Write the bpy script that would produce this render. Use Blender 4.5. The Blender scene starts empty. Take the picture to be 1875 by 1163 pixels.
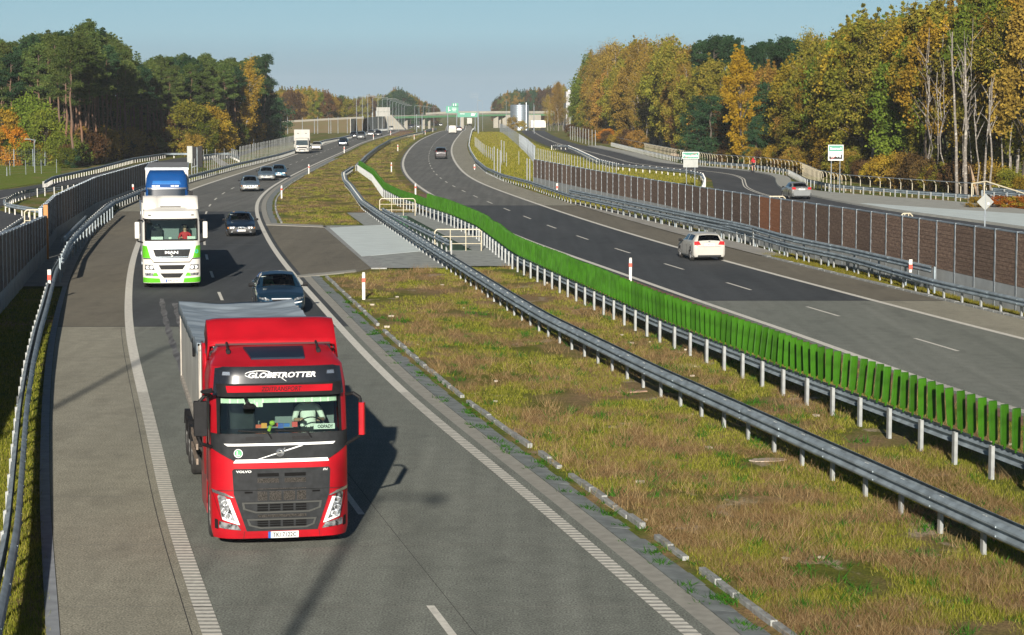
import bpy, bmesh, math, random
import numpy as np
from mathutils import Vector, Matrix, noise
R=math.radians
HAZE_D=0.00012
random.seed(7); np.random.seed(7)
scene=bpy.context.scene
col=scene.collection
# ------------------------------------------------------------------ camera
F=4158.0; CX,CY,HZ,CH=937.5,581.5,190.0,7.9
cam_d=bpy.data.cameras.new('camera'); cam=bpy.data.objects.new('camera',cam_d); col.objects.link(cam)
cam_d.sensor_width=36.0; cam_d.lens=36.0*F/1875.0
cam_d.clip_start=0.5; cam_d.clip_end=9000
pitch=math.atan((CY-HZ)/F)
cam.location=(0,0,CH); cam.rotation_euler=(math.pi/2-pitch,0,0)
scene.camera=cam
# ------------------------------------------------------------------ sky, sun, exposure
SUN_EL=R(17.0); SUN_DX=0.045
w=bpy.data.worlds.new('World'); scene.world=w; w.use_nodes=True
nt=w.node_tree; nt.nodes.clear()
sky=nt.nodes.new('ShaderNodeTexSky'); sky.sky_type='NISHITA'; sky.sun_disc=False
sky.sun_elevation=SUN_EL; sky.sun_rotation=math.pi+math.atan(SUN_DX)
sky.air_density=1.0; sky.dust_density=1.0; sky.ozone_density=1.5; sky.altitude=100
hs=nt.nodes.new('ShaderNodeHueSaturation'); hs.inputs['Saturation'].default_value=0.75; hs.inputs['Value'].default_value=1.0
hs.inputs['Hue'].default_value=0.485
bg=nt.nodes.new('ShaderNodeBackground'); bg.inputs[1].default_value=0.12
wo=nt.nodes.new('ShaderNodeOutputWorld')
# clear autumn sky: pale near the horizon, deep and dim overhead
tcw=nt.nodes.new('ShaderNodeTexCoord'); sx_=nt.nodes.new('ShaderNodeSeparateXYZ'); nt.links.new(tcw.outputs['Generated'],sx_.inputs[0])
rw=nt.nodes.new('ShaderNodeValToRGB'); cr=rw.color_ramp; cr.elements[0].position=0.0; cr.elements[0].color=(.30,.47,.70,1); cr.elements[1].position=0.5; cr.elements[1].color=(.07,.11,.16,1)
for p_,c_ in ((.03,(.285,.45,.67,1)),(.0436,(.256,.40,.577,1)),(.06,(.23,.36,.52,1)),(.2,(.15,.22,.30,1))): e=cr.elements.new(p_); e.color=c_
nt.links.new(sx_.outputs['Z'],rw.inputs[0])
mx=nt.nodes.new('ShaderNodeMix'); mx.data_type='RGBA'; mx.blend_type='MULTIPLY'; mx.inputs[0].default_value=1
nt.links.new(sky.outputs[0],hs.inputs['Color']); nt.links.new(hs.outputs[0],mx.inputs[6]); nt.links.new(rw.outputs[0],mx.inputs[7]); mr_=nt.nodes.new('ShaderNodeMapRange'); mr_.interpolation_type='SMOOTHSTEP'; mr_.inputs['From Min'].default_value=0.0; mr_.inputs['From Max'].default_value=0.032; mr_.inputs['To Min'].default_value=1.0; mr_.inputs['To Max'].default_value=0.0; nt.links.new(sx_.outputs['Z'],mr_.inputs['Value'])
hx=nt.nodes.new('ShaderNodeMix'); hx.data_type='RGBA'; hx.inputs[7].default_value=(1.62,2.30,2.75,1); nt.links.new(mr_.outputs[0],hx.inputs[0]); nt.links.new(mx.outputs[2],hx.inputs[6]); nt.links.new(hx.outputs[2],bg.inputs[0]); nt.links.new(bg.outputs[0],wo.inputs[0])
sd=bpy.data.lights.new('sun','SUN'); sd.energy=5.0; sd.angle=R(0.5); sd.color=(1.0,0.92,0.81)
sun=bpy.data.objects.new('sun',sd); col.objects.link(sun)
sun.rotation_euler=Vector((SUN_DX,1,-math.tan(SUN_EL))).to_track_quat('-Z','Y').to_euler(); sun.location=(0,-60,60)
scene.view_settings.view_transform='Standard'; scene.view_settings.look='None'
scene.view_settings.exposure=0.75; scene.view_settings.gamma=1.0
# ------------------------------------------------------------------ terrain and tracing
def tz(Y):
    t=min(max((Y-600.0)/400.0,0.0),1.0); t=t*t*(3-2*t)
    return -3.0*t
def P(px,py,z=0.0):
    """pixel of the photograph -> point at height z above the terrain"""
    Y=F*(CH-z)/max(py-HZ,1.0)
    for i in range(30):
        Y2=F*(CH-z-tz(Y))/max(py-HZ,1.0); Y=0.5*Y+0.5*Y2
    return Vector(((px-CX)*Y/F,Y,tz(Y)+z))
def AT(px,py,Y):
    """point seen at pixel px,py at distance Y"""
    return Vector(((px-CX)*Y/F,Y,CH-(py-HZ)*Y/F))
class Curve:
    def __init__(s,pts):
        pts=sorted(pts,key=lambda p:p[1]); s.Y=[p[1] for p in pts]; s.X=[p[0] for p in pts]
        n=len(pts); sl=[(s.X[i+1]-s.X[i])/(s.Y[i+1]-s.Y[i]) for i in range(n-1)]
        s.m=[sl[0]]+[(sl[i-1]*(s.Y[i+1]-s.Y[i])+sl[i]*(s.Y[i]-s.Y[i-1]))/(s.Y[i+1]-s.Y[i-1]) for i in range(1,n-1)]+[sl[-1]]
    def __call__(s,y):
        Y,X,m=s.Y,s.X,s.m
        if y<=Y[0]: return X[0]+m[0]*(y-Y[0])
        if y>=Y[-1]: return X[-1]+m[-1]*(y-Y[-1])
        import bisect
        i=bisect.bisect_right(Y,y)-1; h=Y[i+1]-Y[i]; t=(y-Y[i])/h
        return (2*t**3-3*t*t+1)*X[i]+(t**3-2*t*t+t)*h*m[i]+(-2*t**3+3*t*t)*X[i+1]+(t**3-t*t)*h*m[i+1]
def smooth_curve(pts,win=0.10,end=1150):
    """local smoothing so that tracing noise does not make wobbly roads"""
    c=Curve(pts); ys=[]; y=min(p[1] for p in pts)
    while y<max(p[1] for p in pts): ys.append(y); y*=1.06
    out=[]
    for y in ys:
        a=y*win; out.append((sum(c(y+a*k/4.0) for k in range(-4,5))/9.0,y))
    return Curve(out)
def PX(lst,z=0.0): return [tuple(P(a,b,z)[:2]) for a,b in lst]
LI=smooth_curve(PX([(1253,1158),(1078,1006.6),(902.6,859),(750,732),(655,637),(564,534),(536,503),(516.5,478),(492,442),(475,404),(467,382),(470,371),(475,360),(503,338),(544,316),(585,296.5),(630,277),(662,261),(714,245.7),(741.6,237.7),(759.5,231.7)]))
LO=smooth_curve(PX([(375,1163),(311,964),(269.6,777.7),(243.6,663.7),(232.5,600),(232,560),(236.5,500),(252,445),(348.6,346),(392.7,332),(464,309),(541,282.7),(590,266),(625,255.5)])+[(LI(y)-7.4,y) for y in (600,700,800)])
RI=smooth_curve(PX([(1869,752),(1638,677),(1427,599),(1304,560),(1200,522),(1075,478),(940,430),(885,403.5),(799,361),(762,337.6),(742.5,317),(737.5,297),(745,280),(773,254),(804,241.5),(818,231.6)]))
RO=smooth_curve(PX([(1875,620),(1790,599),(1557,538),(1502,523.6),(1333,478.6),(1200,441),(942,358),(865,328),(846,312.5),(832,293.8),(826.5,275),(832,258.6),(842.6,245.7),(853,232.8)]))
_ls=Curve([(2.25,16),(2.3,40),(2.5,57),(2.55,81),(3.0,140),(2.75,250),(2.75,1200)])
LS=lambda y: LO(y)-_ls(y)
RS=lambda y: RO(y)+2.8
SL=smooth_curve([(24.5,80),(21.5,120),(20.0,160)]+[(18.7,209),(21.3,250),(20.6,262),(14.5,279),(11.8,326),(8.6,380),(6.6,430),(4.2,530),(2.7,670),(4.5,830)],0.05)
SR=smooth_curve([(37.5,80),(34.6,120)]+PX([(1875,419),(1614,383),(1499,361.6),(1430,345),(1420,334.6),(1401.6,318.4),(1380,315),(1320,307),(1249,302),(1185,293),(1147,283)])+[(15.6,400),(13.2,440),(10.8,530),(9.9,670),(12,830)],0.03)
# ------------------------------------------------------------------ mesh helpers
def tag(o,label=None,cat=None,group=None,kind=None):
    if label: o['label']=label
    if cat: o['category']=cat
    if group: o['group']=group
    if kind: o['kind']=kind
    return o
def thing(name,label,cat,loc=(0,0,0),rz=0,group=None):
    o=bpy.data.objects.new(name,None); col.objects.link(o); o.location=loc; o.rotation_euler=(0,0,rz); o.empty_display_size=0.2
    return tag(o,label,cat,group)
def dup(o,parent=None,kids=None):
    if kids is None:
        kids={}
        for x in bpy.data.objects:
            if x.parent: kids.setdefault(x.parent.name,[]).append(x)
    c=o.copy(); col.objects.link(c); c.parent=parent
    for ch in kids.get(o.name,[]): dup(ch,c,kids)
    return c
class MB:
    def __init__(s): s.v=[]; s.f=[]; s.m=[]; s.k=0
    def add(s,vs,fs,k=None):
        b=len(s.v); s.v+= [tuple(p) for p in vs]; s.f+=[tuple(b+i for i in f) for f in fs]; s.m+=[s.k if k is None else k]*len(fs); return s
    def box(s,c,d,rz=0,k=None,tilt=None):
        x,y,z=d[0]/2,d[1]/2,d[2]/2
        M=Matrix.Rotation(rz,3,'Z')
        if tilt is not None: M=M@tilt
        vs=[M@Vector((a,b,e))+Vector(c) for a in(-x,x) for b in(-y,y) for e in(-z,z)]
        return s.add(vs,[(0,1,3,2),(4,6,7,5),(0,4,5,1),(2,3,7,6),(0,2,6,4),(1,5,7,3)],k)
    def tube(s,p0,p1,r,n=8,r2=None,k=None,caps=True):
        p0=Vector(p0);p1=Vector(p1);r2=r if r2 is None else r2
        d=(p1-p0).normalized(); a=d.orthogonal().normalized(); b=d.cross(a)
        vs=[p0+(a*math.cos(t)+b*math.sin(t))*r for t in [2*math.pi*i/n for i in range(n)]]+[p1+(a*math.cos(t)+b*math.sin(t))*r2 for t in [2*math.pi*i/n for i in range(n)]]
        fs=[(i,(i+1)%n,n+(i+1)%n,n+i) for i in range(n)]
        if caps: fs+=[tuple(range(n))[::-1],tuple(range(n,2*n))]
        return s.add(vs,fs,k)
    def path(s,pts,r,n=6,k=None):
        for a,b in zip(pts[:-1],pts[1:]): s.tube(a,b,r,n,k=k)
        return s
    def grid(s,rows,k=None,close=False):
        nr=len(rows); nc=len(rows[0]); vs=[p for r in rows for p in r]; fs=[]
        for i in range(nr-1):
            for j in range(nc if close else nc-1): fs.append((i*nc+j,i*nc+(j+1)%nc,(i+1)*nc+(j+1)%nc,(i+1)*nc+j))
        return s.add(vs,fs,k)
    def poly(s,pts,z0,z1,k=None):
        n=len(pts); vs=[(p[0],p[1],z0) for p in pts]+[(p[0],p[1],z1) for p in pts]
        return s.add(vs,[tuple(range(n))[::-1],tuple(range(n,2*n))]+[(i,(i+1)%n,n+(i+1)%n,n+i) for i in range(n)],k)
    def lathe(s,prof,c=(0,0,0),n=20,axis='Z',k=None):
        rows=[]
        for r,h in prof:
            row=[]
            for i in range(n):
                t=2*math.pi*i/n
                if axis=='Z': p=(c[0]+r*math.cos(t),c[1]+r*math.sin(t),c[2]+h)
                else: p=(c[0]+h,c[1]+r*math.cos(t),c[2]+r*math.sin(t))
                row.append(p)
            rows.append(row)
        return s.grid(rows,k,True)
    def build(s,name,mats,parent=None,smooth=False,bevel=0,solid=0,recalc=True,angle=35):
        me=bpy.data.meshes.new(name); me.from_pydata(s.v,[],s.f)
        if not isinstance(mats,(list,tuple)): mats=[mats]
        for m in mats: me.materials.append(m)
        if len(mats)>1: me.polygons.foreach_set('material_index',s.m)
        if recalc:
            bm=bmesh.new(); bm.from_mesh(me); bmesh.ops.recalc_face_normals(bm,faces=bm.faces); bm.to_mesh(me); bm.free()
        if smooth:
            me.shade_smooth()
            try: me.set_sharp_from_angle(angle=R(angle))
            except Exception: pass
        me.update()
        o=bpy.data.objects.new(name,me); col.objects.link(o); o.parent=parent
        if solid: md=o.modifiers.new('s','SOLIDIFY'); md.thickness=solid; md.offset=0
        if bevel: md=o.modifiers.new('b','BEVEL'); md.width=bevel; md.segments=2; md.limit_method='ANGLE'; md.angle_limit=R(40)
        return o
# ------------------------------------------------------------------ materials
MATS={}
def mat(name,c,rough=0.6,metal=0.0,var=0.0,scale=4.0,bump=0.0,bscale=60.0,spec=0.5,coat=0.0,c2=None,stretch=(1,1,1),emit=None,detail=6,objrand=0.0,lo=0.35,hi=0.65,world=False):
    if name in MATS: return MATS[name]
    m=bpy.data.materials.new(name); m.use_nodes=True; t=m.node_tree; N=t.nodes; L=t.links
    b=N['Principled BSDF']; b.inputs['Base Color'].default_value=(*c,1); b.inputs['Roughness'].default_value=rough; b.inputs['Metallic'].default_value=metal
    b.inputs['Specular IOR Level'].default_value=spec; b.inputs['Coat Weight'].default_value=coat; b.inputs['Coat Roughness'].default_value=0.05
    if var or c2 or bump or objrand:
        if world:
            tc=N.new('ShaderNodeNewGeometry'); src=tc.outputs['Position']
        else:
            tc=N.new('ShaderNodeTexCoord'); src=tc.outputs['Object']
        mp=N.new('ShaderNodeMapping'); mp.inputs['Scale'].default_value=stretch; L.new(src,mp.inputs[0])
    colr=None
    if var or c2:
        n=N.new('ShaderNodeTexNoise'); n.inputs['Scale'].default_value=scale; n.inputs['Detail'].default_value=detail; L.new(mp.outputs[0],n.inputs['Vector'])
        r=N.new('ShaderNodeValToRGB'); r.color_ramp.elements[0].position=lo; r.color_ramp.elements[1].position=hi
        d=c2 if c2 else tuple(min(1,x*(1+var)) for x in c); e=c if c2 else tuple(x*(1-var) for x in c)
        r.color_ramp.elements[0].color=(*e,1); r.color_ramp.elements[1].color=(*d,1)
        L.new(n.outputs['Fac'],r.inputs[0]); colr=r.outputs[0]
    if objrand:
        oi=N.new('ShaderNodeObjectInfo'); h=N.new('ShaderNodeHueSaturation'); mr=N.new('ShaderNodeMapRange')
        mr.inputs['To Min'].default_value=1-objrand; mr.inputs['To Max'].default_value=1+objrand
        L.new(oi.outputs['Random'],mr.inputs['Value']); L.new(mr.outputs[0],h.inputs['Value'])
        if colr: L.new(colr,h.inputs['Color'])
        else: h.inputs['Color'].default_value=(*c,1)
        colr=h.outputs[0]
    if colr: L.new(colr,b.inputs['Base Color'])
    if bump:
        n2=N.new('ShaderNodeTexNoise'); n2.inputs['Scale'].default_value=bscale; n2.inputs['Detail'].default_value=4; L.new(mp.outputs[0],n2.inputs['Vector'])
        bp=N.new('ShaderNodeBump'); bp.inputs['Strength'].default_value=bump; bp.inputs['Distance'].default_value=0.02
        L.new(n2.outputs['Fac'],bp.inputs['Height']); L.new(bp.outputs[0],b.inputs['Normal'])
    if emit: b.inputs['Emission Color'].default_value=(*emit,1); b.inputs['Emission Strength'].default_value=1
    MATS[name]=m; return m
def paint(name,c,rough=0.28,var=0.06): return mat('paint_'+name,c,0.5,0,var,1.5,coat=0.35,spec=0.12)
def metpaint(name,c): return mat('metpaint_'+name,c,0.35,0.55,0.05,1.5,coat=0.8)
def glassmat(name,tint=(0.7,0.78,0.75),refl=(1,1,1),ior=1.5,rough=0.02):
    if name in MATS: return MATS[name]
    m=bpy.data.materials.new(name); m.use_nodes=True; t=m.node_tree; N=t.nodes; L=t.links; N.clear()
    o=N.new('ShaderNodeOutputMaterial'); a=N.new('ShaderNodeBsdfTransparent'); a.inputs[0].default_value=(*tint,1)
    g=N.new('ShaderNodeBsdfGlossy'); g.inputs['Color'].default_value=(*refl,1); g.inputs['Roughness'].default_value=rough
    f=N.new('ShaderNodeFresnel'); f.inputs[0].default_value=ior; x=N.new('ShaderNodeMixShader')
    L.new(f.outputs[0],x.inputs[0]); L.new(a.outputs[0],x.inputs[1]); L.new(g.outputs[0],x.inputs[2]); L.new(x.outputs[0],o.inputs[0])
    MATS[name]=m; return m
def asphalt(name,c,c2,streak=0.12):
    """grained asphalt with worn patches along the road"""
    if name in MATS: return MATS[name]
    m=bpy.data.materials.new(name); m.use_nodes=True; t=m.node_tree; N=t.nodes; L=t.links; b=N['Principled BSDF']
    b.inputs['Roughness'].default_value=0.85; b.inputs['Specular IOR Level'].default_value=0.25
    g=N.new('ShaderNodeNewGeometry')
    def nz(sc,st,det=5):
        mp=N.new('ShaderNodeMapping'); mp.inputs['Scale'].default_value=st; n=N.new('ShaderNodeTexNoise'); n.inputs['Scale'].default_value=sc; n.inputs['Detail'].default_value=det
        L.new(g.outputs['Position'],mp.inputs[0]); L.new(mp.outputs[0],n.inputs['Vector']); return n.outputs['Fac']
    big=nz(0.4,(1,0.2,1)); mid=nz(2.5,(1,0.8,1),9); fine=nz(30,(1,.7,1),6); st=nz(2.2,(1,0.02,1),2)
    r=N.new('ShaderNodeValToRGB'); r.color_ramp.elements[0].position=0.35; r.color_ramp.elements[1].position=0.68
    r.color_ramp.elements[0].color=(*c,1); r.color_ramp.elements[1].color=(*c2,1); L.new(big,r.inputs[0])
    def mul(a,fac,lo,hi,p0=0.3,p1=0.7):
        mr=N.new('ShaderNodeMapRange'); mr.inputs['From Min'].default_value=p0; mr.inputs['From Max'].default_value=p1; mr.inputs['To Min'].default_value=lo; mr.inputs['To Max'].default_value=hi; L.new(fac,mr.inputs['Value'])
        x=N.new('ShaderNodeMix'); x.data_type='RGBA'; x.blend_type='MULTIPLY'; x.inputs[0].default_value=1; L.new(a,x.inputs[6]); L.new(mr.outputs[0],x.inputs[7]); return x.outputs[2]
    o=mul(r.outputs[0],mid,0.90,1.10); o=mul(o,fine,0.45,1.55); o=mul(o,st,1-streak,1+streak)
    o=mul(o,nz(.8,(1,.4,1),7),1.0,0.87,0.56,0.66); o=mul(o,nz(7.0,(1,.5,1),2),1.0,0.70,0.74,0.77)
    L.new(o,b.inputs['Base Color'])
    bp=N.new('ShaderNodeBump'); bp.inputs['Strength'].default_value=0.35; bp.inputs['Distance'].default_value=0.01; L.new(fine,bp.inputs['Height']); L.new(bp.outputs[0],b.inputs['Normal'])
    MATS[name]=m; return m
M_GALV=mat('galvanised_steel',(0.36,0.40,0.43),0.42,0.55,0.18,3,bump=0.05,bscale=12)
M_GALVD=mat('weathered_steel',(0.25,0.30,0.33),0.6,0.2,0.25,2.5,bump=.05,bscale=9)
M_POST=mat('post_steel',(0.29,0.305,0.30),0.55,0.15,0.12,6)
M_CREAM=mat('cream_paint',(0.50,0.45,0.33),0.5,0,0.08,6)
M_GREEN=mat('green_plastic',(0.026,0.098,0.004),0.45,0,0.25,3,objrand=0.22,spec=0.15)
M_WHITE=mat('white_plastic',(0.54,0.53,0.49),0.5,0,0.06,5)
M_RED=mat('red_reflective',(0.65,0.05,0.02),0.4)
M_BLACK=mat('black_plastic',(0.012,0.012,0.013),0.55,0,0.2,8,spec=0.15)
M_DGREY=mat('dark_grey_plastic',(0.022,0.024,0.026),0.6,0,0.2,8,spec=0.12)
M_RUB=mat('tyre_rubber',(0.022,0.021,0.020),0.85,0,0.25,12)
M_CHROME=mat('chrome',(0.75,0.76,0.77),0.18,0.9)
M_RIM=mat('wheel_rim',(0.42,0.42,0.42),0.35,0.7)
M_CONC=mat('concrete',(0.30,0.29,0.26),0.85,0,0.16,1.2,bump=0.2,world=True)
M_LCONC=mat('blue_white_concrete',(0.56,0.63,0.62),0.8,0,0.06,0.8,bump=0.1,world=True)
M_PAVE=mat('paving_slab',(0.27,0.29,0.275),0.85,0,0.22,2.0,bump=0.2,world=True)
M_KERB=mat('kerb_stone',(0.27,0.28,0.27),0.85,0,0.25,5,bump=0.3,world=True)
M_LINE=mat('white_road_paint',(0.62,0.60,0.53),0.75,0,0.16,7,world=True,bump=0.1,lo=0.25,hi=0.6)
M_GLASS=glassmat('windscreen_glass',(0.80,0.88,0.83))
M_DGLASS=glassmat('tinted_glass',(0.20,0.25,0.27))
M_LAMP=mat('headlamp_glass',(0.26,0.27,0.28),0.12,0.5,0.85,12,coat=1.0)
M_DRL=mat('lamp_strip',(0.92,0.92,0.90),0.2,0,coat=0.5)
M_TAIL=mat('tail_lamp',(0.45,0.02,0.02),0.15,0,0.2,20,coat=1.0)
M_AMB=mat('amber_lamp',(0.75,0.25,0.03),0.2,coat=1.0)
M_SIGNG=mat('sign_green',(0.0,0.19,0.115),0.4)
M_SIGNW=mat('sign_white',(0.66,0.67,0.66),0.4)
M_SIGNB=mat('sign_back_grey',(0.24,0.25,0.235),0.5,0.2,0.08,2)
M_SKIN=mat('skin',(0.55,0.33,0.24),0.5)
M_HAIR=mat('dark_hair',(0.03,0.02,0.015),0.7)
# leaf material uses a per-leaf random value
def leaf(name,cols,trans=0.28):
    m=bpy.data.materials.new('leaves_'+name); m.use_nodes=True; t=m.node_tree; N=t.nodes; L=t.links; N.clear()
    o=N.new('ShaderNodeOutputMaterial'); at=N.new('ShaderNodeAttribute'); at.attribute_name='tint'
    r=N.new('ShaderNodeValToRGB'); cr=r.color_ramp
    while len(cr.elements)<len(cols): cr.elements.new(0.5)
    for i,c in enumerate(cols): cr.elements[i].position=i/(len(cols)-1); cr.elements[i].color=(*c,1)
    L.new(at.outputs['Fac'],r.inputs[0])
    oi=N.new('ShaderNodeObjectInfo'); h=N.new('ShaderNodeHueSaturation'); mr=N.new('ShaderNodeMapRange'); mr.inputs['To Min'].default_value=0.72; mr.inputs['To Max'].default_value=1.3
    mh=N.new('ShaderNodeMapRange'); mh.inputs['To Min'].default_value=0.485; mh.inputs['To Max'].default_value=0.515
    mm=N.new('ShaderNodeMath'); mm.operation='FRACT'; m7=N.new('ShaderNodeMath'); m7.operation='MULTIPLY'; m7.inputs[1].default_value=7.3
    L.new(oi.outputs['Random'],m7.inputs[0]); L.new(m7.outputs[0],mm.inputs[0]); L.new(mm.outputs[0],mh.inputs['Value']); L.new(mh.outputs[0],h.inputs['Hue'])
    L.new(oi.outputs['Random'],mr.inputs['Value']); L.new(mr.outputs[0],h.inputs['Value']); L.new(r.outputs[0],h.inputs['Color'])
    d=N.new('ShaderNodeBsdfDiffuse'); s=N.new('ShaderNodeBsdfTranslucent'); x=N.new('ShaderNodeMixShader'); x.inputs[0].default_value=trans
    L.new(h.outputs[0],d.inputs[0]); L.new(h.outputs[0],s.inputs[0]); L.new(d.outputs[0],x.inputs[1]); L.new(s.outputs[0],x.inputs[2]); L.new(x.outputs[0],o.inputs[0])
    return m
# text as flat mesh data (list of 2D verts + faces)
_txt={}
def text2d(s,size=1.0,bold=0.0,shear=0.0):
    key=(s,bold,shear)
    if key not in _txt:
        c=bpy.data.curves.new('t','FONT'); c.body=s; c.size=1.0; c.offset=bold; c.shear=shear; c.resolution_u=3
        o=bpy.data.objects.new('t',c); col.objects.link(o); bpy.context.view_layer.update()
        me=bpy.data.meshes.new_from_object(o.evaluated_get(bpy.context.evaluated_depsgraph_get()))
        vs=[(v.co.x,v.co.y) for v in me.vertices]; fs=[tuple(p.vertices) for p in me.polygons]
        bpy.data.objects.remove(o); bpy.data.meshes.remove(me)
        xs=[v[0] for v in vs]; y=[v[1] for v in vs]; cx=(min(xs)+max(xs))/2; y0=min(y); W=max(xs)-min(xs); H=max(y)-y0
        _txt[key]=([(a-cx,b-y0-H/2) for a,b in vs],fs,W,H)
    return _txt[key]
def add_text(mb,s,c,w,h,map3,bold=0.0,shear=0.0,k=None):
    """text fitted in w x h centred on c=(a,b) of a 2D plane mapped to 3D by map3"""
    vs,fs,W,H=text2d(s,1,bold,shear)
    mb.add([map3(c[0]+a*w/W,c[1]+b*h/H) for a,b in vs],fs,k)
def patch(mb,poly,map3,step=0.12,off=0.01,k=None):
    """polygon (a,b) cut into cells, mapped on a curved face, given thickness; map3(a,b,off)"""
    bm=bmesh.new(); vs=[bm.verts.new((a,b,0)) for a,b in poly]; bm.faces.new(vs)
    a0=min(p[0] for p in poly);a1=max(p[0] for p in poly);b0=min(p[1] for p in poly);b1=max(p[1] for p in poly)
    for lo,hi,nrm in ((a0,a1,(1,0,0)),(b0,b1,(0,1,0))):
        n=int((hi-lo)/step)
        for i in range(1,n+1):
            t=lo+(hi-lo)*i/(n+1); co=(t,0,0) if nrm[0] else (0,t,0)
            bmesh.ops.bisect_plane(bm,geom=bm.verts[:]+bm.edges[:]+bm.faces[:],plane_co=co,plane_no=nrm,dist=1e-6)
    bmesh.ops.triangulate(bm,faces=bm.faces[:])
    bm.verts.index_update(); vv=[(v.co.x,v.co.y) for v in bm.verts]; ff=[tuple(v.index for v in f.verts) for f in bm.faces]
    be=[(e.verts[0].index,e.verts[1].index) for e in bm.edges if len(e.link_faces)==1]; bm.free()
    n=len(vv); mb.add([map3(a,b,off) for a,b in vv]+[map3(a,b,-0.006) for a,b in vv],ff+[tuple(n+i for i in f[::-1]) for f in ff]+[(a,b,n+b,n+a) for a,b in be],k)
# ================================================================== GROUND
def ground_mat(name,dark=1.0,sand=0.62,dry=0.545,c_g=(0.085,0.120,0.016),c_g2=(0.160,0.185,0.030),c_d=(0.29,0.19,0.095),c_s=(0.36,0.28,0.20)):
    m=bpy.data.materials.new(name); m.use_nodes=True; t=m.node_tree; N=t.nodes; L=t.links; b=N['Principled BSDF']; b.inputs['Roughness'].default_value=0.95; b.inputs['Specular IOR Level'].default_value=0.1
    g=N.new('ShaderNodeNewGeometry')
    def nz(sc,det=8,off=0,st=(1,1,1)):
        mp=N.new('ShaderNodeMapping'); mp.inputs['Location'].default_value=(off,off*2,0); mp.inputs['Scale'].default_value=st
        n=N.new('ShaderNodeTexNoise'); n.inputs['Scale'].default_value=sc; n.inputs['Detail'].default_value=det; n.inputs['Roughness'].default_value=0.62
        L.new(g.outputs['Position'],mp.inputs[0]); L.new(mp.outputs[0],n.inputs['Vector']); return n.outputs['Fac']
    def ramp(f,a,b_,ca,cb):
        r=N.new('ShaderNodeValToRGB'); r.color_ramp.elements[0].position=a; r.color_ramp.elements[1].position=b_; r.color_ramp.elements[0].color=(*ca,1); r.color_ramp.elements[1].color=(*cb,1); L.new(f,r.inputs[0]); return r.outputs[0]
    def mix(f,a,c):
        x=N.new('ShaderNodeMix'); x.data_type='RGBA'; L.new(f,x.inputs[0]); L.new(a,x.inputs[6]); L.new(c,x.inputs[7]); return x.outputs[2]
    green=ramp(nz(1.7,8,3),0.35,0.7,c_g,c_g2)
    dryc=ramp(nz(2.6,8,9),0.3,0.7,tuple(x*0.75 for x in c_d),tuple(x*1.25 for x in c_d))
    k=(0,0,0); o=(1,1,1)
    base=mix(ramp(nz(0.32,10,5,(1,0.55,1)),dry-0.07,dry+0.09,k,o),green,dryc)
    sandc=ramp(nz(9,4,2),0.3,0.7,tuple(x*0.8 for x in c_s),c_s)
    base=mix(ramp(nz(0.5,10,17,(1,0.6,1)),sand,sand+0.05,k,o),base,sandc)
    fine=nz(16,5,1)
    x=N.new('ShaderNodeMix'); x.data_type='RGBA'; x.blend_type='MULTIPLY'; x.inputs[0].default_value=1; mr=N.new('ShaderNodeMapRange'); mr.inputs['From Min'].default_value=0.3; mr.inputs['From Max'].default_value=0.7; mr.inputs['To Min'].default_value=0.55; mr.inputs['To Max'].default_value=1.35
    L.new(fine,mr.inputs['Value']); L.new(base,x.inputs[6]); L.new(mr.outputs[0],x.inputs[7]); L.new(x.outputs[2],b.inputs['Base Color'])
    bp=N.new('ShaderNodeBump'); bp.inputs['Strength'].default_value=0.9; bp.inputs['Distance'].default_value=0.06; L.new(fine,bp.inputs['Height']); L.new(bp.outputs[0],b.inputs['Normal'])
    return m
M_GROUND=ground_mat('grass_ground')
PIT_Y0,PIT_Y1,PIT_S=122.5,160.0,-0.138
pitL=lambda y:-3.95+PIT_S*(y-122.5)
pitR=lambda y:pitL(y)+1.75
ys=list(np.arange(-40,140,6.0))+list(np.arange(140,600,20.0))+list(np.arange(600,1100,25.0))+[1200,1400,1700,2100,2600,3000]
xs=[-1400,-900,-500,-300,-200,-150,-120,-100,-80,-60,-50,-40,-30,-20,-10,0,10,20,30,40,50,60,80,100,120,150,200,300,500,900,1400]
g=MB(); g.grid([[(x,y,tz(y)-0.03-(1.0*max(0,(y-1200)/1800))) for x in xs] for y in ys])
ground=g.build('ground',M_GROUND); tag(ground,kind='structure')
bm=bmesh.new(); bm.from_mesh(ground.data)
dirv=Vector((PIT_S,1,0)).normalized(); perp=Vector((1,-PIT_S,0)).normalized()
for co,no in (((0,PIT_Y0,0),(0,1,0)),((0,PIT_Y1,0),(0,1,0)),((pitL(PIT_Y0),PIT_Y0,0),perp),((pitR(PIT_Y0),PIT_Y0,0),perp)):
    bmesh.ops.bisect_plane(bm,geom=bm.verts[:]+bm.edges[:]+bm.faces[:],plane_co=co,plane_no=no)
kill=[f for f in bm.faces if PIT_Y0<f.calc_center_median().y<PIT_Y1 and pitL(f.calc_center_median().y)<f.calc_center_median().x<pitR(f.calc_center_median().y)]
bmesh.ops.delete(bm,geom=kill,context='FACES'); bm.to_mesh(ground.data); bm.free()
M_PIT=mat('mossy_concrete',(0.03,0.09,0.05),0.9,0,0.3,1.5,bump=0.2,world=True)
g=MB()
c4=[(pitL(PIT_Y0),PIT_Y0),(pitR(PIT_Y0),PIT_Y0),(pitR(PIT_Y1),PIT_Y1),(pitL(PIT_Y1),PIT_Y1)]
for i in range(4):
    a=c4[i]; b=c4[(i+1)%4]; g.add([(a[0],a[1],0.03),(b[0],b[1],0.03),(b[0],b[1],-5),(a[0],a[1],-5)],[(0,1,2,3)])
g.add([(a[0],a[1],-5) for a in c4],[(0,1,2,3)])
tag(g.build('underpass_opening',M_PIT,recalc=False),kind='structure')
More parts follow.
